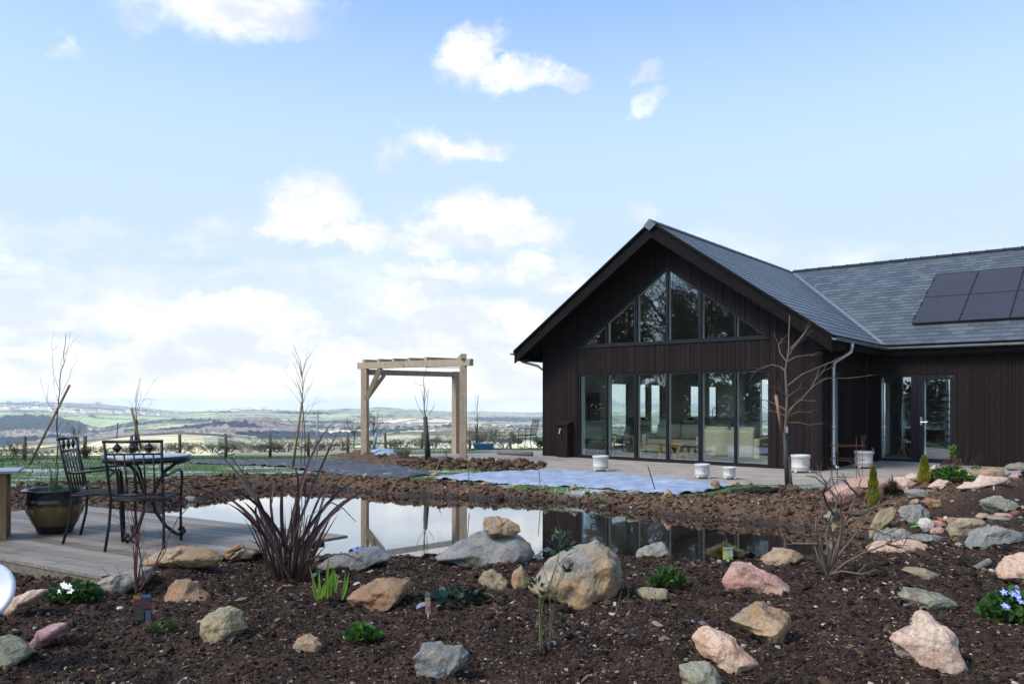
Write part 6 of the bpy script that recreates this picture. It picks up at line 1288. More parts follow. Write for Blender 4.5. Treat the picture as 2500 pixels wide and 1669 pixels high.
m=MB(); a=pz(*zc('M',(2085,1212)),.02); b=pz(*zc('M',(2290,1222)),.02); m.bar(a+np.array([0,0,.015]),b+np.array([0,0,.015]),.22,.03); tag(m.build('plank',M_grey,None),'dark flat board on the patio edge behind the clay heap','board')
m=MB(); a=pz(*zc('M',(1632,1112)),.0); b=pz(*zc('M',(1832,1116)),.0); m.bar(a+np.array([0,.4,.02]),b+np.array([0,.4,.02]),.28,.06); tag(m.build('plank',M_grey,None),'dark timber board lying behind the right oak posts','board')
# rusty plant supports
def obelisk(label,px,base,top,wpx,Y,z0,group='rusty ringed plant supports'):
    b=at(px,base,Y); b[2]=z0; h=CZ-(top-HY)*Y/F-z0; t=thing('plant_support',label,'plant support',tuple(b),group=group); w_=wpx*Y/F/2
    for f in(.12,.55,.86): m=MB(); m.tube([(w_*math.cos(i*.3927),w_*math.sin(i*.3927),h*f) for i in range(17)],.0055,5,False); m.build('ring',M_rust,t,True)
    for i in range(4): m=MB(); a=R(35+90*i); m.tube([(w_*math.cos(a),w_*math.sin(a),-.1),(w_*math.cos(a),w_*math.sin(a),h)],.005,5); m.tube([(w_*math.cos(a),w_*math.sin(a),h),(w_*math.cos(a),w_*math.sin(a),h+.03)],[.014,.004],6); m.build('rod',M_rust,t,True)
    return t
g=gnd(2062,1188); obelisk('rusty three ringed plant support behind the largest pink boulder',2068,1186,1072,80,g[1]+.5,-.0)
obelisk('rusty plant support beyond the patio behind the lone chair',1278,1090,1036,22,30,H1(at(1278,1090,30)[0],30))
# canes
def cane(label,zone,a,b,Y,r=.008,mt=None): p,q=at(*zc(zone,a),Y),at(*zc(zone,b),Y); return stake(label,p,q,r,5,mt or M_stake,1,'cane','cane','thin garden canes')
cane('thin cane stuck on the bank below the right oak post','M',(1812,1385),(1795,1150),14.0,.009)
cane('leaning cane rising from the buff stone on the lawn','M',(1530,1295),(1568,1165),16.2,.011)
cane('thin red brown cane leaning over the middle of the fleece','W',(1078,1160),(1003,918),13.6,.010,M_redbark)
cane('thin upright cane at the left part of the fleece','W',(68,1110),(50,880),13.9,.008)
cane('thin cane seen in front of the far nearest hedge','L',(993,1010),(1001,878),24,.02)
cane('short cane on the bank left of the bronze plant','M',(135,1560),(155,1385),13,.010)
# utility pole with a slack wire
pb=hill_at(773,150); t=thing('utility_pole','timber utility pole in the field beyond the fence with a cable to the left','utility pole',(pb[0],pb[1],pb[2]-1)); Yp=pb[1]; tp=at(776,1002,Yp)
m=MB(); m.tube([(0,0,0),V3(tp)-V3(pb)+Vector((0,0,1))],[.20,.15],8); m.build('pole',simple('pole_timber',(.27,.26,.25),None,.8),t,True)
m=MB(); d=V3(tp)-V3(pb)+Vector((0,0,1)); m.bar(d+Vector((-.9,0,-.5)),d+Vector((.9,0,-.45)),.12,.14); m.build('cross_arm',M_grey,t)
far_=at(-150,966,95); m=MB(); o0=V3(pb)-Vector((0,0,1)); pts=[]
for i in range(13): f=i/12; p=V3(tp)*(1-f)+V3(far_)*f; pts.append(p-o0+Vector((0,0,-.4-1.6*math.sin(math.pi*f)*.35)))
m.tube(pts,.018,4,False); m.build('cable',M_black,t)
# ---- distant town and farms: small houses
hs=MB(); hs.hexa([(-5,-4,0),(5,-4,0),(5,4,0),(-5,4,0),(-5,-4,5.5),(5,-4,5.5),(5,4,5.5),(-5,4,5.5)])
M_render=simple('white_render',(.80,.78,.74),(.7,.68,.64),.9,0,.3); M_rooft=simple('far_roof',(.16,.13,.12),(.22,.19,.18),.9,0,.3)
town=[]; G2=random.Random(8)
def house_far(px,r,s,rot,lab,grp,src=[None]):
    p=hill_at(px,r)
    if src[0] is None:
        t=thing('distant_house',lab,'house',tuple(p),rot,group=grp); me=hs.build('wall',M_render,t); rf_=MB(); rf_.add([(-5.3,-4.5,5.3),(5.3,-4.5,5.3),(5.3,0,8.3),(-5.3,0,8.3),(5.3,4.5,5.3),(-5.3,4.5,5.3)],[(0,1,2,3),(3,2,4,5),(0,3,5),(1,4,2)]); rf_.build('roof',M_rooft,t); src[0]=t
    else:
        t=copy_tree(src[0]); t.location=tuple(float(v) for v in p); t.rotation_euler=(0,0,rot); t['label']=lab; t['group']=grp
    t.scale=(s,s,s); t.location.z-=.5*s; return t
for i in range(150):
    f=G2.random(); 
    if i<105: px=G2.choice([G2.gauss(70,28),G2.gauss(190,45),G2.uniform(20,300),G2.gauss(240,30)]); py=np.interp(px,[0,60,150,240,310],[992,990,994,1000,1003])+G2.gauss(0,2.0); r=np.interp(py,[984,994,1000,1006],[6400,5700,5200,4500])
    else: px=G2.uniform(-200,420); r=G2.uniform(4300,6300)
    c_=('tiny white house in the dense band of the hillside town left of the leaning stake','houses of the town left of the stake') if px<150 else (('tiny white house in the part of the hillside town between the two left saplings','houses of the town between the saplings') if px<300 else ('tiny white house scattered on the slope right of the hillside town','scattered houses right of the town'))
    house_far(px,r,G2.uniform(1.7,3.0),G2.uniform(-.6,.6),*c_)
for lab,px,r,s in(('white farmhouse alone on the far slope right of the left sapling',252,2450,1.5),('farm building on the ridge field at the far left',52,3300,2.0),('second farm building on the ridge field at the far left',38,3330,1.8),('distant white farm below the hill right of the utility pole',838,2050,1.0),('distant house in the wooded valley seen through the oak frame',1012,1650,.9),('distant cottage behind the hedge left of the oak frame',822,1500,.8)):
    house_far(px,r,s,.3,lab,'lone buildings in the valley')
# ================================================================ PLANTS OF THE NEAR BED
def phormium():
    b=gnd(706,1416); t=thing('flax_plant','big bronze flax with sword shaped leaves in front of the deck','plant',tuple(b)); Y0=b[1]; m=MB()
    L=[((130,265),(560,780)),((270,320),(545,750)),((1270,20),(985,520)),((1280,140),(1060,640)),((1330,420),(1150,760)),((1450,570),(1110,880)),((1545,668),(1180,920)),((170,660),(560,980)),((255,765),(560,1000)),((270,650),(650,890)),((708,580),(690,900)),((795,520),(775,900)),((850,620),(935,900)),((880,460),(925,720)),((460,1100),(650,1240)),((1190,760),(1070,1010)),((420,760),(620,1000)),((640,770),(560,940)),((1060,380),(950,640)),((1340,820),(1130,1010)),((1180,640),(1060,860)),((560,700),(640,920)),((1480,690),(1160,950))]
    def ctl(p,dy): x_,y_=zc('P',p); return V3(at(x_,y_,Y0+dy))-V3(b)
    def blade(base,mid,tip,wd,arch=0):
        pts=[];ws=[];n_=10
        for i in range(n_+1):
            u=i/n_; p=base*(1-u)**2+mid*2*u*(1-u)+tip*u*u; p=p+Vector((0,0,arch*math.sin(math.pi*u)*.0)); pts.append(p); ws.append(wd*min(1,.55+u*1.6)*(1-max(0,(u-.55)/.45)**1.6)+.0008)
        d=(tip-base); s=Vector((d.z,G.uniform(-.5,.5)*d.length,-d.x)).normalized(); m.blade(pts,ws,s,.35)
    for tip,mid in L:
        dy=G.uniform(-.3,.3); bx=G.uniform(-.11,.11); m.cur=G.choice([(.075,.040,.040),(.055,.034,.040),(.09,.042,.036),(.065,.050,.045)]); base=Vector((bx,G.uniform(-.09,.09),-.02)); tp_=ctl(tip,dy); md_=ctl(mid,dy*.6); md_=md_*2-(base+tp_)/2; blade(base,md_,tp_,G.uniform(.009,.0145))
    # arching broken leaves
    for pts_ in([(900,1300),(1010,900),(1230,770),(1330,820),(1450,945)],[(820,1300),(700,1150),(600,1060),(500,1000),(340,1012)],[(800,1350),(700,1050),(640,1040),(745,1000)],[(780,1400),(700,1250),(540,1200),(400,1180),(350,1350)],[(980,1300),(1150,1250),(1350,1240),(1480,1290),(1560,1350)]):
        m.cur=(.075,.038,.034); P=[ctl(p,-.05) for p in pts_]; pp_=[]
        for i in range(len(P)-1): pp_+=[P[i],(P[i]+P[i+1])/2]
        pp_.append(P[-1]); m.blade(pp_,[.011*(1-abs(i/(len(pp_)-1)-.4)) +.001 for i in range(len(pp_))],(0,1,.3),.3)
    for i in range(52):
        a=G.uniform(0,6.28); s=G.random()**.5; h=G.uniform(.20,.55)*(1.25-.3*s); base=Vector((math.cos(a)*.12*s,math.sin(a)*.10*s,-.02)); tip=base+Vector((math.cos(a)*s*h*.55+G.gauss(0,.04),math.sin(a)*s*h*.4,h)); mid=base.lerp(tip,.5)+Vector((0,0,.05)); c_=G.uniform(.6,1.2); m.cur=G.choice([(.06*c_,.030*c_,.024*c_),(.085*c_,.045*c_,.030*c_),(.04*c_,.024*c_,.022*c_),(.12*c_,.075*c_,.045*c_)]); blade(base,mid,tip,G.uniform(.004,.008))
    m.build('leaves',M_phorm,t,False,col=True)
    m=MB(); m.cur=(.05,.028,.02)
    for i in range(14): a=G.uniform(0,6.28); r_2=G.uniform(.02,.12); m.tube([(math.cos(a)*r_2*.8,math.sin(a)*r_2*.7,-.04),(math.cos(a)*r_2*1.5,math.sin(a)*r_2*1.1,G.uniform(.18,.30))],[.016,.008],5,flat=.5)
    m.build('leaf_bases',M_phorm,t,True,col=True)
phormium()
# green iris shoots
def shoots(label,zone,lines,Yoff=0,col=(.20,.38,.02),wd=.011,name='iris',cat='plant',base=None):
    x_,y_=zc(zone,base or lines[0][0]); b=gnd(x_,y_); t=thing(name,label,cat,tuple(b)); m=MB()
    for ln in lines:
        dy=G.uniform(-.08,.08); P=[V3(at(*zc(zone,p),b[1]+dy))-V3(b) for p in ln]; P[0].z-=.02
        if len(P)==2: P=[P[0],P[0].lerp(P[1],.5)+Vector((G.uniform(-.01,.01),0,0)),P[1]]
        pp_=[]
        for i in range(len(P)-1): pp_+=[P[i],P[i].lerp(P[i+1],.5)]
        pp_.append(P[-1]); n_=len(pp_)-1; m.cur=tuple(c*G.uniform(.8,1.25) for c in col); m.blade(pp_,[wd*min(1,.6+u/n_)*(1-(u/n_)**2.2)+.0006 for u in range(n_+1)],(1,G.uniform(-.5,.5),0),.3)
    m.build('leaves',M_leaf,t,col=True); return t
shoots('bright green iris shoots right of the bronze flax','B',[[(535,955),(510,850),(468,690)],[(535,960),(545,860),(540,720)],[(545,950),(570,860),(610,780)],[(600,915),(600,780),(615,590)],[(615,910),(635,800),(645,700)],[(655,870),(660,800),(655,725)],[(658,870),(670,820),(683,775)],[(708,925),(725,840),(735,745)],[(710,925),(740,850),(762,735)],[(575,900),(585,850),(590,800)],[(520,930),(500,860),(490,780)],[(630,890),(620,800),(640,730)]],col=(.17,.30,.03))
# red stemmed dogwood
t_=None
def stems(label,zone,lines,r=.006,mt=None,name='shrub',cat='shrub',extra=0,base=None,jit=.15,lev=1,Y=None,leaves=None,group=None):
    x_,y_=zc(zone,base or lines[0][0]); b=gnd(x_,y_); Yb=Y or b[1]; b=at(x_,y_,Yb); t=thing(name,label,cat,tuple(b),group=group); m=MB()
    for ln in lines:
        dy=G.uniform(-jit,jit); P=[V3(at(*zc(zone,p),Yb+dy*i/(len(ln)-1)))-V3(b) for i,p in enumerate(ln)]; pp_=[]
        for i in range(len(P)-1): pp_+=[P[i],P[i].lerp(P[i+1],.5)+Vector((G.uniform(-1,1),G.uniform(-1,1),G.uniform(-1,1)))*.02*(P[i+1]-P[i]).length]
        pp_.append(P[-1]); n_=len(pp_)-1; m.tube(pp_,[max(r*(1-.75*i/n_),.0011) for i in range(n_+1)],5,False)
        for i in range(extra):
            f=G.uniform(.2,.95)*n_; j=min(int(f),n_-1); q=pp_[j].lerp(pp_[j+1],f-j); d=(pp_[j+1]-pp_[j]).normalized(); twig(m,q,d+Vector((G.uniform(-1,1),G.uniform(-.8,.8),G.uniform(-.1,.8)))*.9,G.uniform(.05,.22),r*.35,lev,.5,2,minr=.0010)
    m.build('stems',mt or M_redbark,t,True)
    if leaves:
        lf=MB()
        for (p,n_,sp_,ls,lc) in leaves:
            c=V3(at(*zc(zone,p),Yb))-V3(b)
            for i in range(n_): d=Vector((G.gauss(0,1),G.gauss(0,1),G.gauss(.6,.6))).normalized(); leafquad(lf,c+d*sp_*.5*G.random(),ls*G.uniform(.7,1.2),ls*.24,d,lc)
        lf.build('leaves',M_leaf,t,col=True)
    return t
stems('red stemmed shrub with the printed card hung at its base','A',[[(1000,900),(990,700),(1005,520),(985,350)],[(1005,890),(1010,600),(1030,400),(1060,280),(1190,130)],[(1000,880),(1000,720),(1015,560),(990,450)],[(1030,880),(1120,730),(1200,560),(1310,350),(1420,235),(1460,210)],[(1010,880),(1040,650),(960,250),(940,100)],[(1015,870),(985,600),(975,420)],[(1060,850),(1045,700),(1020,560)],[(1035,870),(1110,760),(1220,590),(1235,520)]],r=.0065,extra=3,base=(1010,905))
stems('small bare brown twigs left of the red stemmed shrub','A',[[(930,850),(850,800),(800,760),(745,700)],[(930,860),(900,780),(852,690)]],r=.004,mt=M_bark)
# bare viburnum shrub by the pond
ZO['V']=(1850,1050,2.534)
stems('multi stemmed bare shrub with knobbly twigs at the right end of the pond','D',[[(430,890),(390,760),(350,640),(300,520),(290,400)],[(430,895),(400,780),(370,690),(290,600),(200,540)],[(440,890),(440,760),(420,640),(470,520),(500,400),(455,300)],[(445,890),(470,760),(510,650),(560,520),(610,400),(640,300),(620,265)],[(440,900),(480,800),(560,700),(640,600),(700,500),(760,430)],[(450,895),(540,820),(650,760),(800,700),(900,670)],[(440,900),(380,800),(350,700),(360,560),(440,480)],[(450,890),(520,870),(640,890),(740,860)],[(455,885),(500,720),(520,600),(510,460),(520,430)],[(430,895),(400,760),(380,640),(300,650),(200,620),(140,560)],[(500,430),(430,350),(360,290),(295,280)],[(560,520),(640,520),(720,480),(820,440)],[(470,520),(420,440),(400,380),(450,300)],[(800,700),(860,720),(905,725)],[(800,700),(830,680),(815,640)],[(380,700),(300,700),(230,700),(210,690)],[(620,400),(570,350),(545,310)],[(430,860),(470,700),(440,560),(480,440)],[(640,600),(720,610),(790,650)]],r=.013,mt=M_bark2,extra=3,base=(435,900),jit=.35,Y=None)
# tall thin evergreen climber in front of the boulder
stems('tall thin green stemmed plant leaning in front of the biggest boulder','C',[[(270,1330),(280,1000),(350,800),(400,640),(430,500),(395,340)],[(290,1320),(275,1100),(295,950),(280,880)],[(330,1310),(370,1000),(390,850),(440,700)],[(340,1300),(350,1050),(330,900),(400,640)],[(265,1250),(260,1000),(270,870)]],r=.0045,mt=simple('green_stem',(.09,.10,.04),None,.6),base=(300,1325),extra=2,leaves=[((400,570),26,.10,.07,(.035,.07,.045)),((430,490),18,.08,.05,(.06,.10,.04)),((440,745),9,.07,.06,(.03,.06,.04)),((240,860),14,.09,.06,(.05,.09,.04)),((410,1110),9,.05,.05,(.04,.08,.045)),((330,930),12,.09,.045,(.05,.08,.04))])
stems('few thin grassy green stems right of the biggest boulder','C',[[(935,1065),(925,960),(905,760)],[(1035,1065),(1060,950),(1075,780)],[(1045,1140),(1090,1020),(1125,890)],[(820,1055),(870,960),(930,900)],[(790,1160),(690,1040),(585,925)],[(785,1155),(720,1080),(640,1000)],[(820,1055),(850,950),(870,880)],[(930,1110),(880,1070),(820,1050)],[(1320,1230),(1230,1160),(1180,1170)]],r=.0028,mt=bpy.data.materials['green_stem'],base=(930,1070))
# mounded plants
def mound(label,zone,c,wd,ht,n,lcol,ls=.03,flowers=None,depth=.7,name='bedding_plant',cat='plant',asp=.35,upright=.5,Y=None,group=None,stalk=0):
    x_,y_=zc(zone,c); b=gnd(x_,y_) if Y is None else at(x_,y_,Y); sc_=b[1]/F/1.; W_=wd/ZO[zone][2]*b[1]/F/2; Hh=ht/ZO[zone][2]*b[1]/F; t=thing(name,label,cat,tuple(b+np.array([0,W_*depth*.4,0])),group=group); m=MB()
    for i in range(n):
        a=G.uniform(0,6.28); r_2=math.sqrt(G.random()); hz=Hh*(1-r_2**2*.75)*G.uniform(.35,1); p=Vector((math.cos(a)*r_2*W_,math.sin(a)*r_2*W_*depth,hz)); d=Vector((math.cos(a)*r_2+G.gauss(0,.5),math.sin(a)*r_2+G.gauss(0,.5),upright+G.gauss(0,.35))).normalized(); m.cur=tuple(q*G.uniform(.6,1.4) for q in lcol); s=d.cross(Vector((G.gauss(0,1),G.gauss(0,1),G.gauss(0,1)))).normalized(); L=ls*G.uniform(.6,1.3)
        m.add([p,p+d*L*.35+s*L*asp,p+d*L*.75+s*L*asp*.8,p+d*L,p+d*L*.75-s*L*asp*.8,p+d*L*.35-s*L*asp,p+d*L*.5-Vector((0,0,L*.08))],[(0,1,6),(1,2,6),(2,3,6),(3,4,6),(4,5,6),(5,0,6)])
    for i in range(n//6):
        a=G.uniform(0,6.28); r_2=math.sqrt(G.random()); m.cur=tuple(q*.7 for q in lcol); m.tube([(0+math.cos(a)*r_2*W_*.5,math.sin(a)*r_2*W_*depth*.5,-.01),(math.cos(a)*r_2*W_,math.sin(a)*r_2*W_*depth,Hh*(1-r_2**2*.75)*.8)],.0016,3,False)
    m.build('leaves',M_leaf,t,col=True)
    if flowers:
        nf,fc,fr,fy=flowers; 
        for i in range(nf):
            m=MB(); a=G.uniform(-2.6,-.5); r_2=G.uniform(.3,.95); c_=Vector((math.cos(a)*r_2*W_,math.sin(a)*r_2*W_*depth,Hh*(1-r_2**2*.7)+.012)); nrm=Vector((math.cos(a)*.4,-.8,.7)).normalized(); ux=nrm.orthogonal().normalized(); uy=nrm.cross(ux); m.cur=fc; vs=[c_]+[c_+(ux*math.cos(k_*.6283)+uy*math.sin(k_*.6283))*fr*(1 if k_%2==0 else .55)+nrm*.004 for k_ in range(10)]; m.add(vs,[(0,k_+1,(k_+1)%10+1) for k_ in range(10)]); m.cur=fy; m.add([c_+nrm*.006+(ux*math.cos(k_*1.57)+uy*math.sin(k_*1.57))*fr*.2 for k_ in range(4)],[(0,1,2,3)]); m.build('flower',M_peb,t,col=True)
    return t
mound('mounded green plant with a few white flowers near the deck','A',(520,965),380,130,520,(.045,.10,.02),.045,(5,(.75,.75,.72),.028,(.5,.45,.1)))
mound('low bright green feathery herb in the middle of the bed','B',(855,1245),220,95,260,(.065,.15,.03),.04)
mound('dark lobed leaved plant below the squat cream stone','B',(1560,985),400,105,120,(.022,.042,.024),.062,asp=.45,upright=.15)
mound('small bedding plant with a round blue striped tag behind the low buff stone','C',(1220,865),270,150,420,(.045,.105,.02),.035)
mound('periwinkle with violet blue flowers at the right edge','D',(1590,1190),330,190,700,(.045,.11,.02),.042,(7,(.30,.36,.75),.026,(.8,.8,.9)),depth=.8)
mound('tuft of dark green shoots right of the printed card','A',(1130,1200),70,60,60,(.05,.12,.03),.04,asp=.12,upright=1.2)
mound('second tuft of dark green shoots further right of the printed card','A',(1250,1180),60,70,70,(.06,.13,.03),.04,asp=.12,upright=1.2)
mound('violet blue flower clump behind the smooth blue grey stone','B',(830,600),110,26,90,(.05,.10,.03),.03,(6,(.16,.18,.62),.022,(.6,.6,.8)),Y=7.1)
mound('green bushy plant with small yellow flowers in the rockery','E',(1610,330),420,150,700,(.05,.13,.02),.05,(4,(.75,.55,.02),.022,(.6,.4,.02)))
mound('blue green leafy plant beside the taller golden conifer','E',(1440,275),130,110,260,(.05,.09,.06),.04)
mound('dead brown flower head bush in the rockery','E',(1610,180),230,120,420,(.13,.07,.045),.035,Y=None)
mound('small green seedlings near the red plant tag','E',(1850,200),90,50,90,(.09,.17,.03),.035)
mound('dark green foliage cut by the right edge below the top stone','E',(2370,320),110,110,240,(.035,.08,.045),.05,asp=.15,upright=1)
mound('yellow flowered narcissus clump under the house wall','E',(2090,160),180,90,110,(.07,.13,.03),.06,(2,(.8,.6,.02),.035,(.8,.45,.02)),asp=.08,upright=1.4)
mound('pair of short green weeds on the far pond bank','C',(910,345),70,35,90,(.10,.17,.03),.05,asp=.12,upright=1)
mound('green weed on the far bank near the fleece','C',(705,240),40,35,50,(.09,.15,.03),.05,asp=.15,upright=1)
def tuft(label,zone,c,wd,ht,n,lcol,Y=None,name='ornamental_grass'):
    x_,y_=zc(zone,c); b=gnd(x_,y_) if Y is None else at(x_,y_,Y); W_=wd/ZO[zone][2]*b[1]/F/2; Hh=ht/ZO[zone][2]*b[1]/F; t=thing(name,label,'grass tuft',tuple(b+np.array([0,W_*.4,0]))); m=MB()
    for i in range(n):
        a=G.uniform(0,6.28); s=G.random()**.5; h=Hh*G.uniform(.7,1.1)*(1-.45*s); base=Vector((math.cos(a)*W_*.15*s,math.sin(a)*W_*.15*s,-.01)); tip=base+Vector((math.cos(a)*W_*s,math.sin(a)*W_*s,h*(1.15-.45*s))); mid=base.lerp(tip,.45)+Vector((0,0,h*.28)); m.cur=tuple(q*G.uniform(.6,1.4) for q in lcol); m.blade([base,base.lerp(mid,.6),mid,mid.lerp(tip,.6),tip],[.0045,.0048,.0042,.0028,.0008],(-math.sin(a),math.cos(a),0),.2)
    m.build('leaves',M_leaf,t,col=True); return t
tuft('tawny green grass tuft with the yellow plant card beside the pond','C',(1650,650),300,130,900,(.20,.16,.06),Y=7.0)
tuft('brown green sedge tuft between the two golden conifers','E',(970,480),260,200,620,(.10,.085,.03))
tuft('small brown grass tuft beside the old pipe','D',(1225,900),60,60,50,(.10,.07,.03))
def conifer(label,zone,base,top,wd,lcol):
    x_,y_=zc(zone,base); b=gnd(x_,y_); x2,y2=zc(zone,top); h=(y_-y2)*b[1]/F; W_=wd/ZO[zone][2]*b[1]/F/2; t=thing('dwarf_conifer',label,'conifer',tuple(b+np.array([0,.05,0])),group='dwarf golden conifers'); m=MB(); m.tube([(0,0,-.03),(0,0,h*.9)],[.012,.003],6); m.build('trunk',M_bark,t); m=MB()
    for i in range(2600):
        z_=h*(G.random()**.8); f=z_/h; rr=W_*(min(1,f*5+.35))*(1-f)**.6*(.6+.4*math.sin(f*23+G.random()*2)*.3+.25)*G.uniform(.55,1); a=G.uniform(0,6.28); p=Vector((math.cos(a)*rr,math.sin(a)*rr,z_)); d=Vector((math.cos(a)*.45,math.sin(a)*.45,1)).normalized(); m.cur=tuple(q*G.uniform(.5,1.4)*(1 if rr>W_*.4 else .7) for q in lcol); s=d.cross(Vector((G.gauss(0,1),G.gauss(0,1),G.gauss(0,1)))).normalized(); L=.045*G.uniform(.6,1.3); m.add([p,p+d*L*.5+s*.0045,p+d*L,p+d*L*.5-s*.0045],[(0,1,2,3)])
    m.build('crown',M_leaf,t,col=True); return t
conifer('golden conifer in front of the largest pink boulder','E',(765,600),(755,185),150,(.26,.27,.02))
conifer('golden conifer standing in the rockery before the door','E',(1310,365),(1300,75),150,(.28,.28,.02))
stems('thin leafy sapling growing in the rockery before the right wall','E',[[(1600,330),(1590,200),(1600,60),(1590,-40)],[(1600,150),(1640,100),(1690,80)],[(1595,100),(1570,60)]],r=.008,mt=M_bark,base=(1600,330),leaves=[((1595,10),30,.07,.055,(.10,.22,.03)),((1595,70),24,.07,.05,(.09,.2,.03)),((1600,-30),20,.06,.05,(.12,.25,.03))])
stems('arching dead brown stem near the right house wall','E',[[(1815,120),(1800,40),(1770,-20),(1735,-70)]],r=.010,mt=M_bark,base=(1815,120))
stems('thin bare twigs on the rockery left of the yellow narcissus','E',[[(1760,180),(1720,90),(1760,20)],[(1760,180),(1800,90),(1850,60),(1940,40)],[(1770,180),(1830,120),(1900,90)]],r=.005,mt=M_bark,base=(1765,182),extra=3)
stems('bare sapling with few leaves planted in the door pot','H',[[(628,1250),(620,1210),(615,1180),(625,1150)],[(620,1210),(600,1180),(598,1155)],[(615,1180),(622,1150),(618,1135)]],r=.007,mt=M_bark,base=(628,1250),Y=float(wp_.location.y),leaves=[((615,1160),26,.10,.05,(.05,.09,.03)),((605,1190),10,.08,.05,(.06,.08,.03)),((622,1140),10,.06,.05,(.05,.09,.03))])
# plant tags and cards
def card(label,zone,cx,base,wd,ht,col,Y=None,stakecol=(.7,.7,.68),tilt=0,extra=None,name='plant_tag',stick=.06,rz=0):
    x_,y_=zc(zone,(cx,base)); b=gnd(x_,y_) if Y is None else at(x_,y_,Y); W_=wd/ZO[zone][2]*b[1]/F/2; Hh=ht/ZO[zone][2]*b[1]/F; t=thing(name,label,'plant tag',tuple(b),rz); m=MB(); m.cur=col
    T=lambda x,z,y=0:(x*math.cos(tilt)+z*math.sin(tilt),y,z*math.cos(tilt)-x*math.sin(tilt))
    def q(x0,x1,z0,z1,y,c): m.cur=c; m.hexa([T(x0,z0,y-.0006),T(x1,z0,y-.0006),T(x1,z0,y),T(x0,z0,y),T(x0,z1,y-.0006),T(x1,z1,y-.0006),T(x1,z1,y),T(x0,z1,y)])
    q(-W_,W_,0,Hh,0,col)
    if extra:
        for i,(x0,x1,z0,z1,c) in enumerate(extra): q(-W_+2*W_*x0,-W_+2*W_*x1,Hh*z0,Hh*z1,-.001-.0009*(i+1),c)
    m.build('card',M_peb,t,col=True)
    if stick: m=MB(); m.cur=stakecol; m.hexa([T(-W_*.25,-stick,-.0005),T(W_*.25,-stick,-.0005),T(W_*.25,-stick,.0005),T(-W_*.25,-stick,.0005),T(-W_*.25,0,-.0005),T(W_*.25,0,-.0005),T(W_*.25,0,.0005),T(-W_*.25,0,.0005)]); m.build('spike',M_peb,t,col=True)
    return t,W_,Hh
card('printed card with yellow and blue top hanging below the red stems','A',1050,1120,130,210,(.040,.026,.024),extra=[(0,.42,.84,.97,(.20,.13,.02)),(.48,1,.90,1,(.02,.12,.28)),(0,.5,.62,.84,(.075,.018,.024)),(.5,1,.50,.88,(.05,.022,.024)),(.05,.6,.1,.45,(.028,.032,.026)),(.70,1,.05,.45,(.04,.07,.12)),(0,.2,.0,.06,(.03,.18,.10))],stick=.09)
t,W_,Hh=card('pale card with a green strip and the word INTENSE in the tawny tuft','C',1653,650,74,92,(.40,.44,.34),Y=6.8,extra=[(0.02,.28,.02,.80,(.50,.48,.05)),(.30,.6,.05,.7,(.36,.42,.26)),(.55,.98,.03,.25,(.16,.28,.05)),(.05,.95,.93,.98,(.25,.32,.34))],stick=.05)
tx=bpy.data.curves.new('lettering','FONT'); tx.body='INTENSE'; tx.size=W_*.52; tx.align_x='CENTER'; tx.extrude=.0003; o=bpy.data.objects.new('lettering',tx); COL.objects.link(o); o.parent=t; o.location=(0,-.008,Hh*.74); o.rotation_euler=(R(90),0,0); tx.materials.append(simple('green_ink',(.03,.12,.10),None,.6)); font_mesh(o)
card('narrow pointed pink and blue tag beside the dark lobed plant','B',1345,1050,38,150,(.36,.20,.18),extra=[(0,1,.80,.97,(.05,.10,.18)),(0,1,.70,.78,(.35,.28,.06)),(.15,.8,.2,.4,(.25,.12,.20))],tilt=-.03)
card('round blue tag with a yellow stripe in the small bedding plant','C',1295,862,95,70,(.03,.05,.12),extra=[(.08,.95,.62,.72,(.45,.34,.05)),(.05,.95,.40,.50,(.40,.22,.04))],stick=.03)
card('bright red plant tag standing on the pale pink stones','E',1955,262,42,80,(.55,.02,.05),tilt=-.3,stick=.1)
card('narrow white plant label on the slope','E',2028,436,14,60,(.75,.75,.72))
card('small white plant label at the foot of the biggest boulder','C',815,1000,20,36,(.75,.75,.72),tilt=.1)
card('lime green plant label cut by the right edge under the house wall','E',2345,128,70,18,(.25,.60,.05),stick=.02)
card('small white label in the bed beyond the patio left of the chair','Q',968,1205,18,60,(.75,.75,.72),Y=29.5)
card('second white label in the bed beyond the patio under the chair','Q',1635,1160,14,60,(.75,.75,.72),Y=30)
card('small pale tag tied to the trunk of the young tree by the house corner','H',168,1130,14,36,(.55,.58,.62),Y=14.42,stick=0)
# old pipe stub
a=at(*zc('E',(1775,1285)),7.75); g_=gnd(*zc('E',(1790,1290))); Yq=g_[1]; a=at(*zc('E',(1770,1290)),Yq); b=at(*zc('E',(1975,1175)),Yq+.12); m=MB(); m.tube([a,a*.5+b*.5,b],[.030,.028,.030],14,False); m.tube([b,b+(a-b)*.02],[.022,.022],12,True); tag(m.build('pipe',simple('muddy_pipe',(.20,.18,.14),(.12,.10,.075),.8,0,20,.4),None,True),'short muddy plastic pipe sticking out of the soil at the right','pipe')
# fallen lime leaf by the white cobble
m=MB(); p=at(*zc('E',(1160,860)),0) if False else gnd(*zc('E',(1220,862))); m.cur=(.14,.36,.03); m.blade([(-.10,0,.03),(-.03,-.01,.055),(.04,-.01,.05),(.10,.0,.01)],[.003,.022,.024,.002],(0,1,.2),.2); o=m.build('fallen_leaf',M_leaf,None,col=True,loc=tuple(p+np.array([0,0,.02]))); tag(o,'lime green leaf lying at the foot of the white cobble','leaf')
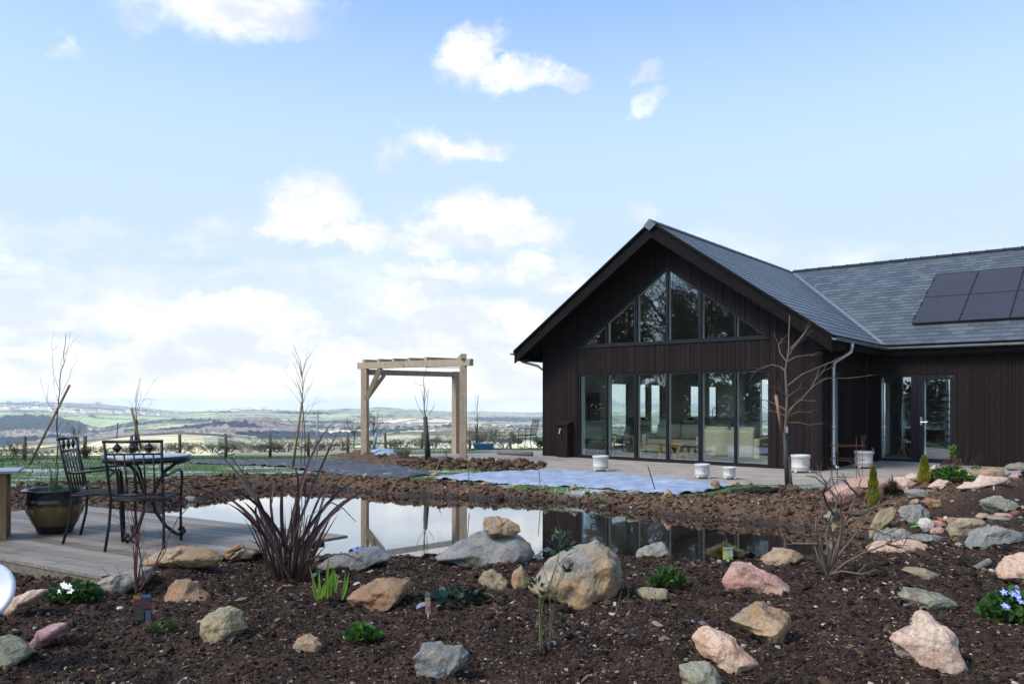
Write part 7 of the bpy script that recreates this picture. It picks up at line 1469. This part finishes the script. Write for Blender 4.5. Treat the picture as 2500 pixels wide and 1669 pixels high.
# bird feeder outside the far window
b=hpos(-HW-1.6,4.4,0); bx_,by_=b[0],b[1]; t=thing('bird_feeder','tall black bird feeder pole with hanging feeders seen through the house','bird feeder',(bx_,by_,-.1)); m=MB(); m.tube([(0,0,0),(0,0,2.2)],.014,6)
m.build('pole',M_iron,t)
for i in range(4):
    a=R(-YAW*57.3+90*i); h=2.05 if i%2 else 1.75; m=MB(); m.tube([(0,0,h),(math.cos(a)*.12,math.sin(a)*.12,h+.14),(math.cos(a)*.26,math.sin(a)*.26,h+.05),(math.cos(a)*.28,math.sin(a)*.28,h-.08)],.009,5); m.build('hook',M_iron,t)
    m=MB(); m.tube([(math.cos(a)*.28,math.sin(a)*.28,h-.08),(math.cos(a)*.28,math.sin(a)*.28,h-.30)],.045,8); m.build('feeder',M_iron,t)
# dark compost heap on the bank and lawn
def heap(label,px,py,w_,h_,colr,name='soil_heap'):
    g=gnd(px,py); V,Fc=IC[4]; V=V.copy(); n_=fbm(V*3,4)*.12; V=V*(1+2.2*n_[:,None]+.12*fbm(V*11,3)[:,None])*np.array([w_,w_*.55,h_]); tag(npmesh(name,V,Fc,simple(name,colr,tuple(c*.5 for c in colr),.95,0,25,.9,.02),True,None,None,tuple(g)),label,'soil heap')
heap('low heap of black compost on the bank left of the staked tree',1850,1203,.42,.10,(.020,.013,.009))
# ================================================================ TREES BEHIND THE CAMERA (seen in the glass)
def refl(px,D):
    """ground point that the facade mirrors at photo column px, D metres past the glass"""
    lx=fac_x(px); x_,y_=hw(lx,0); d=np.array([(px-1250)/F,1.]); d/=np.linalg.norm(d); n_=np.array([-sY,-cY]); r_=d-2*(d@n_)*n_; return x_+r_[0]*D,y_+r_[1]*D
def pine(label,x,y,h,w_,seed,kind=0):
    global G; G=random.Random(seed); t=thing('pine_tree',label,'tree',(x,y,-.3),group='tall trees facing the glazed gable'); m=MB(); m.tube([(0,0,0),(.2,0,h*.4),(.1,.2,h*.75),(0,.1,h*.98)],[.26,.2,.12,.03],8); m.build('trunk',M_bark,t); m=MB(); lf=MB(); zb=.22 if kind==0 else .12
    for i in range(70):
        f=zb+(1-zb)*(i/70)**.9; a=G.uniform(0,6.28); L=w_*(1-((f-zb)/(1-zb))**1.5)*G.uniform(.55,1.1)+.5; z_=h*f; p0=Vector((0,0,z_)); e=Vector((math.cos(a)*L,math.sin(a)*L,z_+L*G.uniform(-.1,.25))); m.tube([p0,(p0+e)/2+Vector((0,0,-.1)),e],[.05,.03,.012],4,False)
        for j in range(int(26*L)):
            u=G.uniform(.25,1.05); p=p0.lerp(e,u)+Vector((G.gauss(0,.28),G.gauss(0,.28),G.gauss(0,.16))); lf.cur=tuple(q*G.uniform(.6,1.3) for q in(.022,.040,.018))
            for k_ in range(3): d=Vector((G.gauss(0,1),G.gauss(0,1),G.gauss(.2,.6))).normalized(); s=d.cross(Vector((0,0,1))).normalized()*.07; lf.add([p,p+d*.24+s,p+d*.42,p+d*.24-s],[(0,1,2,3)])
    m.build('branches',M_bark,t); lf.build('crown',M_leaf,t,col=True); return t
def bare_tree(label,x,y,h,w_,seed,lev=3):
    global G; G=random.Random(seed); t=thing('bare_tree',label,'tree',(x,y,-.3),group='tall trees facing the glazed gable'); m=MB(); m.tube([(0,0,0),(.1,0,h*.2),(0,.1,h*.4),(.1,0,h*.55)],[.22,.17,.13,.09],8); m.build('trunk',M_bark,t); m=MB()
    for i in range(11):
        a=G.uniform(0,6.28); f=G.uniform(.16,.55); twig(m,(0,0,h*f),(math.cos(a)*w_,math.sin(a)*w_,h*.42*G.uniform(.4,1.2)),h*.38,.07,lev,.6,5,curve=.35,sides=4,minr=.008)
    m.build('crown',M_bark,t); return t
tl=[('p',1478,36,8.6,2.0,'dense pine mirrored in the left upper panes'),('p',1535,33,10.8,1.9,'tall pine mirrored beside the centre mullion'),('p',1655,34,9.2,1.8,'pine mirrored right of the centre mullion'),('b',1640,30,13,4.5,'tall bare tree between the mirrored pines'),('b',1720,31,13,5,'bare tree mirrored in the fifth pane'),('b',1790,29,12.0,5,'bare tree mirrored between fifth and sixth panes'),('b',1860,27,11.5,5,'bare tree mirrored in the sixth pane'),('p',1800,40,9.5,3.0,'low pine behind the bare trees on the garden edge'),('b',1430,38,8.5,3,'smaller bare tree mirrored at the left end')]
for i,(k_,px,D,h,w_,lab) in enumerate(tl):
    x_,y_=refl(px,D); (pine if k_=='p' else bare_tree)(lab,x_,y_,h,w_,100+i)
for i,(px,D,h,k_) in enumerate([(2200,40,11,'b'),(2270,38,13,'p'),(2310,36,12,'b')]):
    lx=(lambda t:-(HX-HYY*t)/(cY+sY*t))((px-1250)/F); d=np.array([(px-1250)/F,1.]); d/=np.linalg.norm(d); n_=np.array([-sY,-cY]); r_=d-2*(d@n_)*n_; x_,y_=hw(lx,0); x_+=r_[0]*D; y_+=r_[1]*D
    (pine if k_=='p' else bare_tree)(['bare tree mirrored in the fixed door pane','pine mirrored in the opening door leaf','bare tree mirrored at the door handle side'][i],x_,y_,h,3.5,140+i)
# continuous hedge bank at the garden edge behind them
G=random.Random(77); m=MB(); pl_=[refl(px,44) for px in(1330,1500,1700,1900,2300)]
for (x0,y0),(x1,y1) in zip(pl_[:-1],pl_[1:]):
    L=math.hypot(x1-x0,y1-y0)
    for i in range(int(L*230)):
        u=G.random(); h=2.9*G.random()**.8; p=Vector((x0+(x1-x0)*u+G.gauss(0,.7),y0+(y1-y0)*u+G.gauss(0,.7),-.3+h)); m.cur=tuple(q*G.uniform(.5,1.4) for q in(.035,.045,.022)); leafquad(m,p,.5,.13)
m.c=m.c; o=m.build('hedge',M_leaf,None,col=True); tag(o,'long dense hedge along the garden edge behind the tall trees','hedge')
# ================================================================ HAZE
HAZE=1.15e-4
m=MB(); m.box(-9700,9700,-9700,9700,-330,15.5); hz=m.build('haze',None); tag(hz,kind='stuff'); mm=bpy.data.materials.new('haze'); mm.use_nodes=True; nt=mm.node_tree; nt.nodes.clear(); q=N(nt); o=q.n('ShaderNodeOutputMaterial'); v=q.n('ShaderNodeVolumePrincipled'); v.inputs['Color'].default_value=(.82,.89,1,1); v.inputs['Density'].default_value=HAZE; v.inputs['Anisotropy'].default_value=-.1; q.link(v.outputs[0],o.inputs['Volume']); hz.data.materials.append(mm)
for ob_ in bpy.data.objects:
    if ob_.type=='MESH' and len(ob_.data.polygons)==0 and not ob_.children: print('EMPTYMESH',ob_.name)
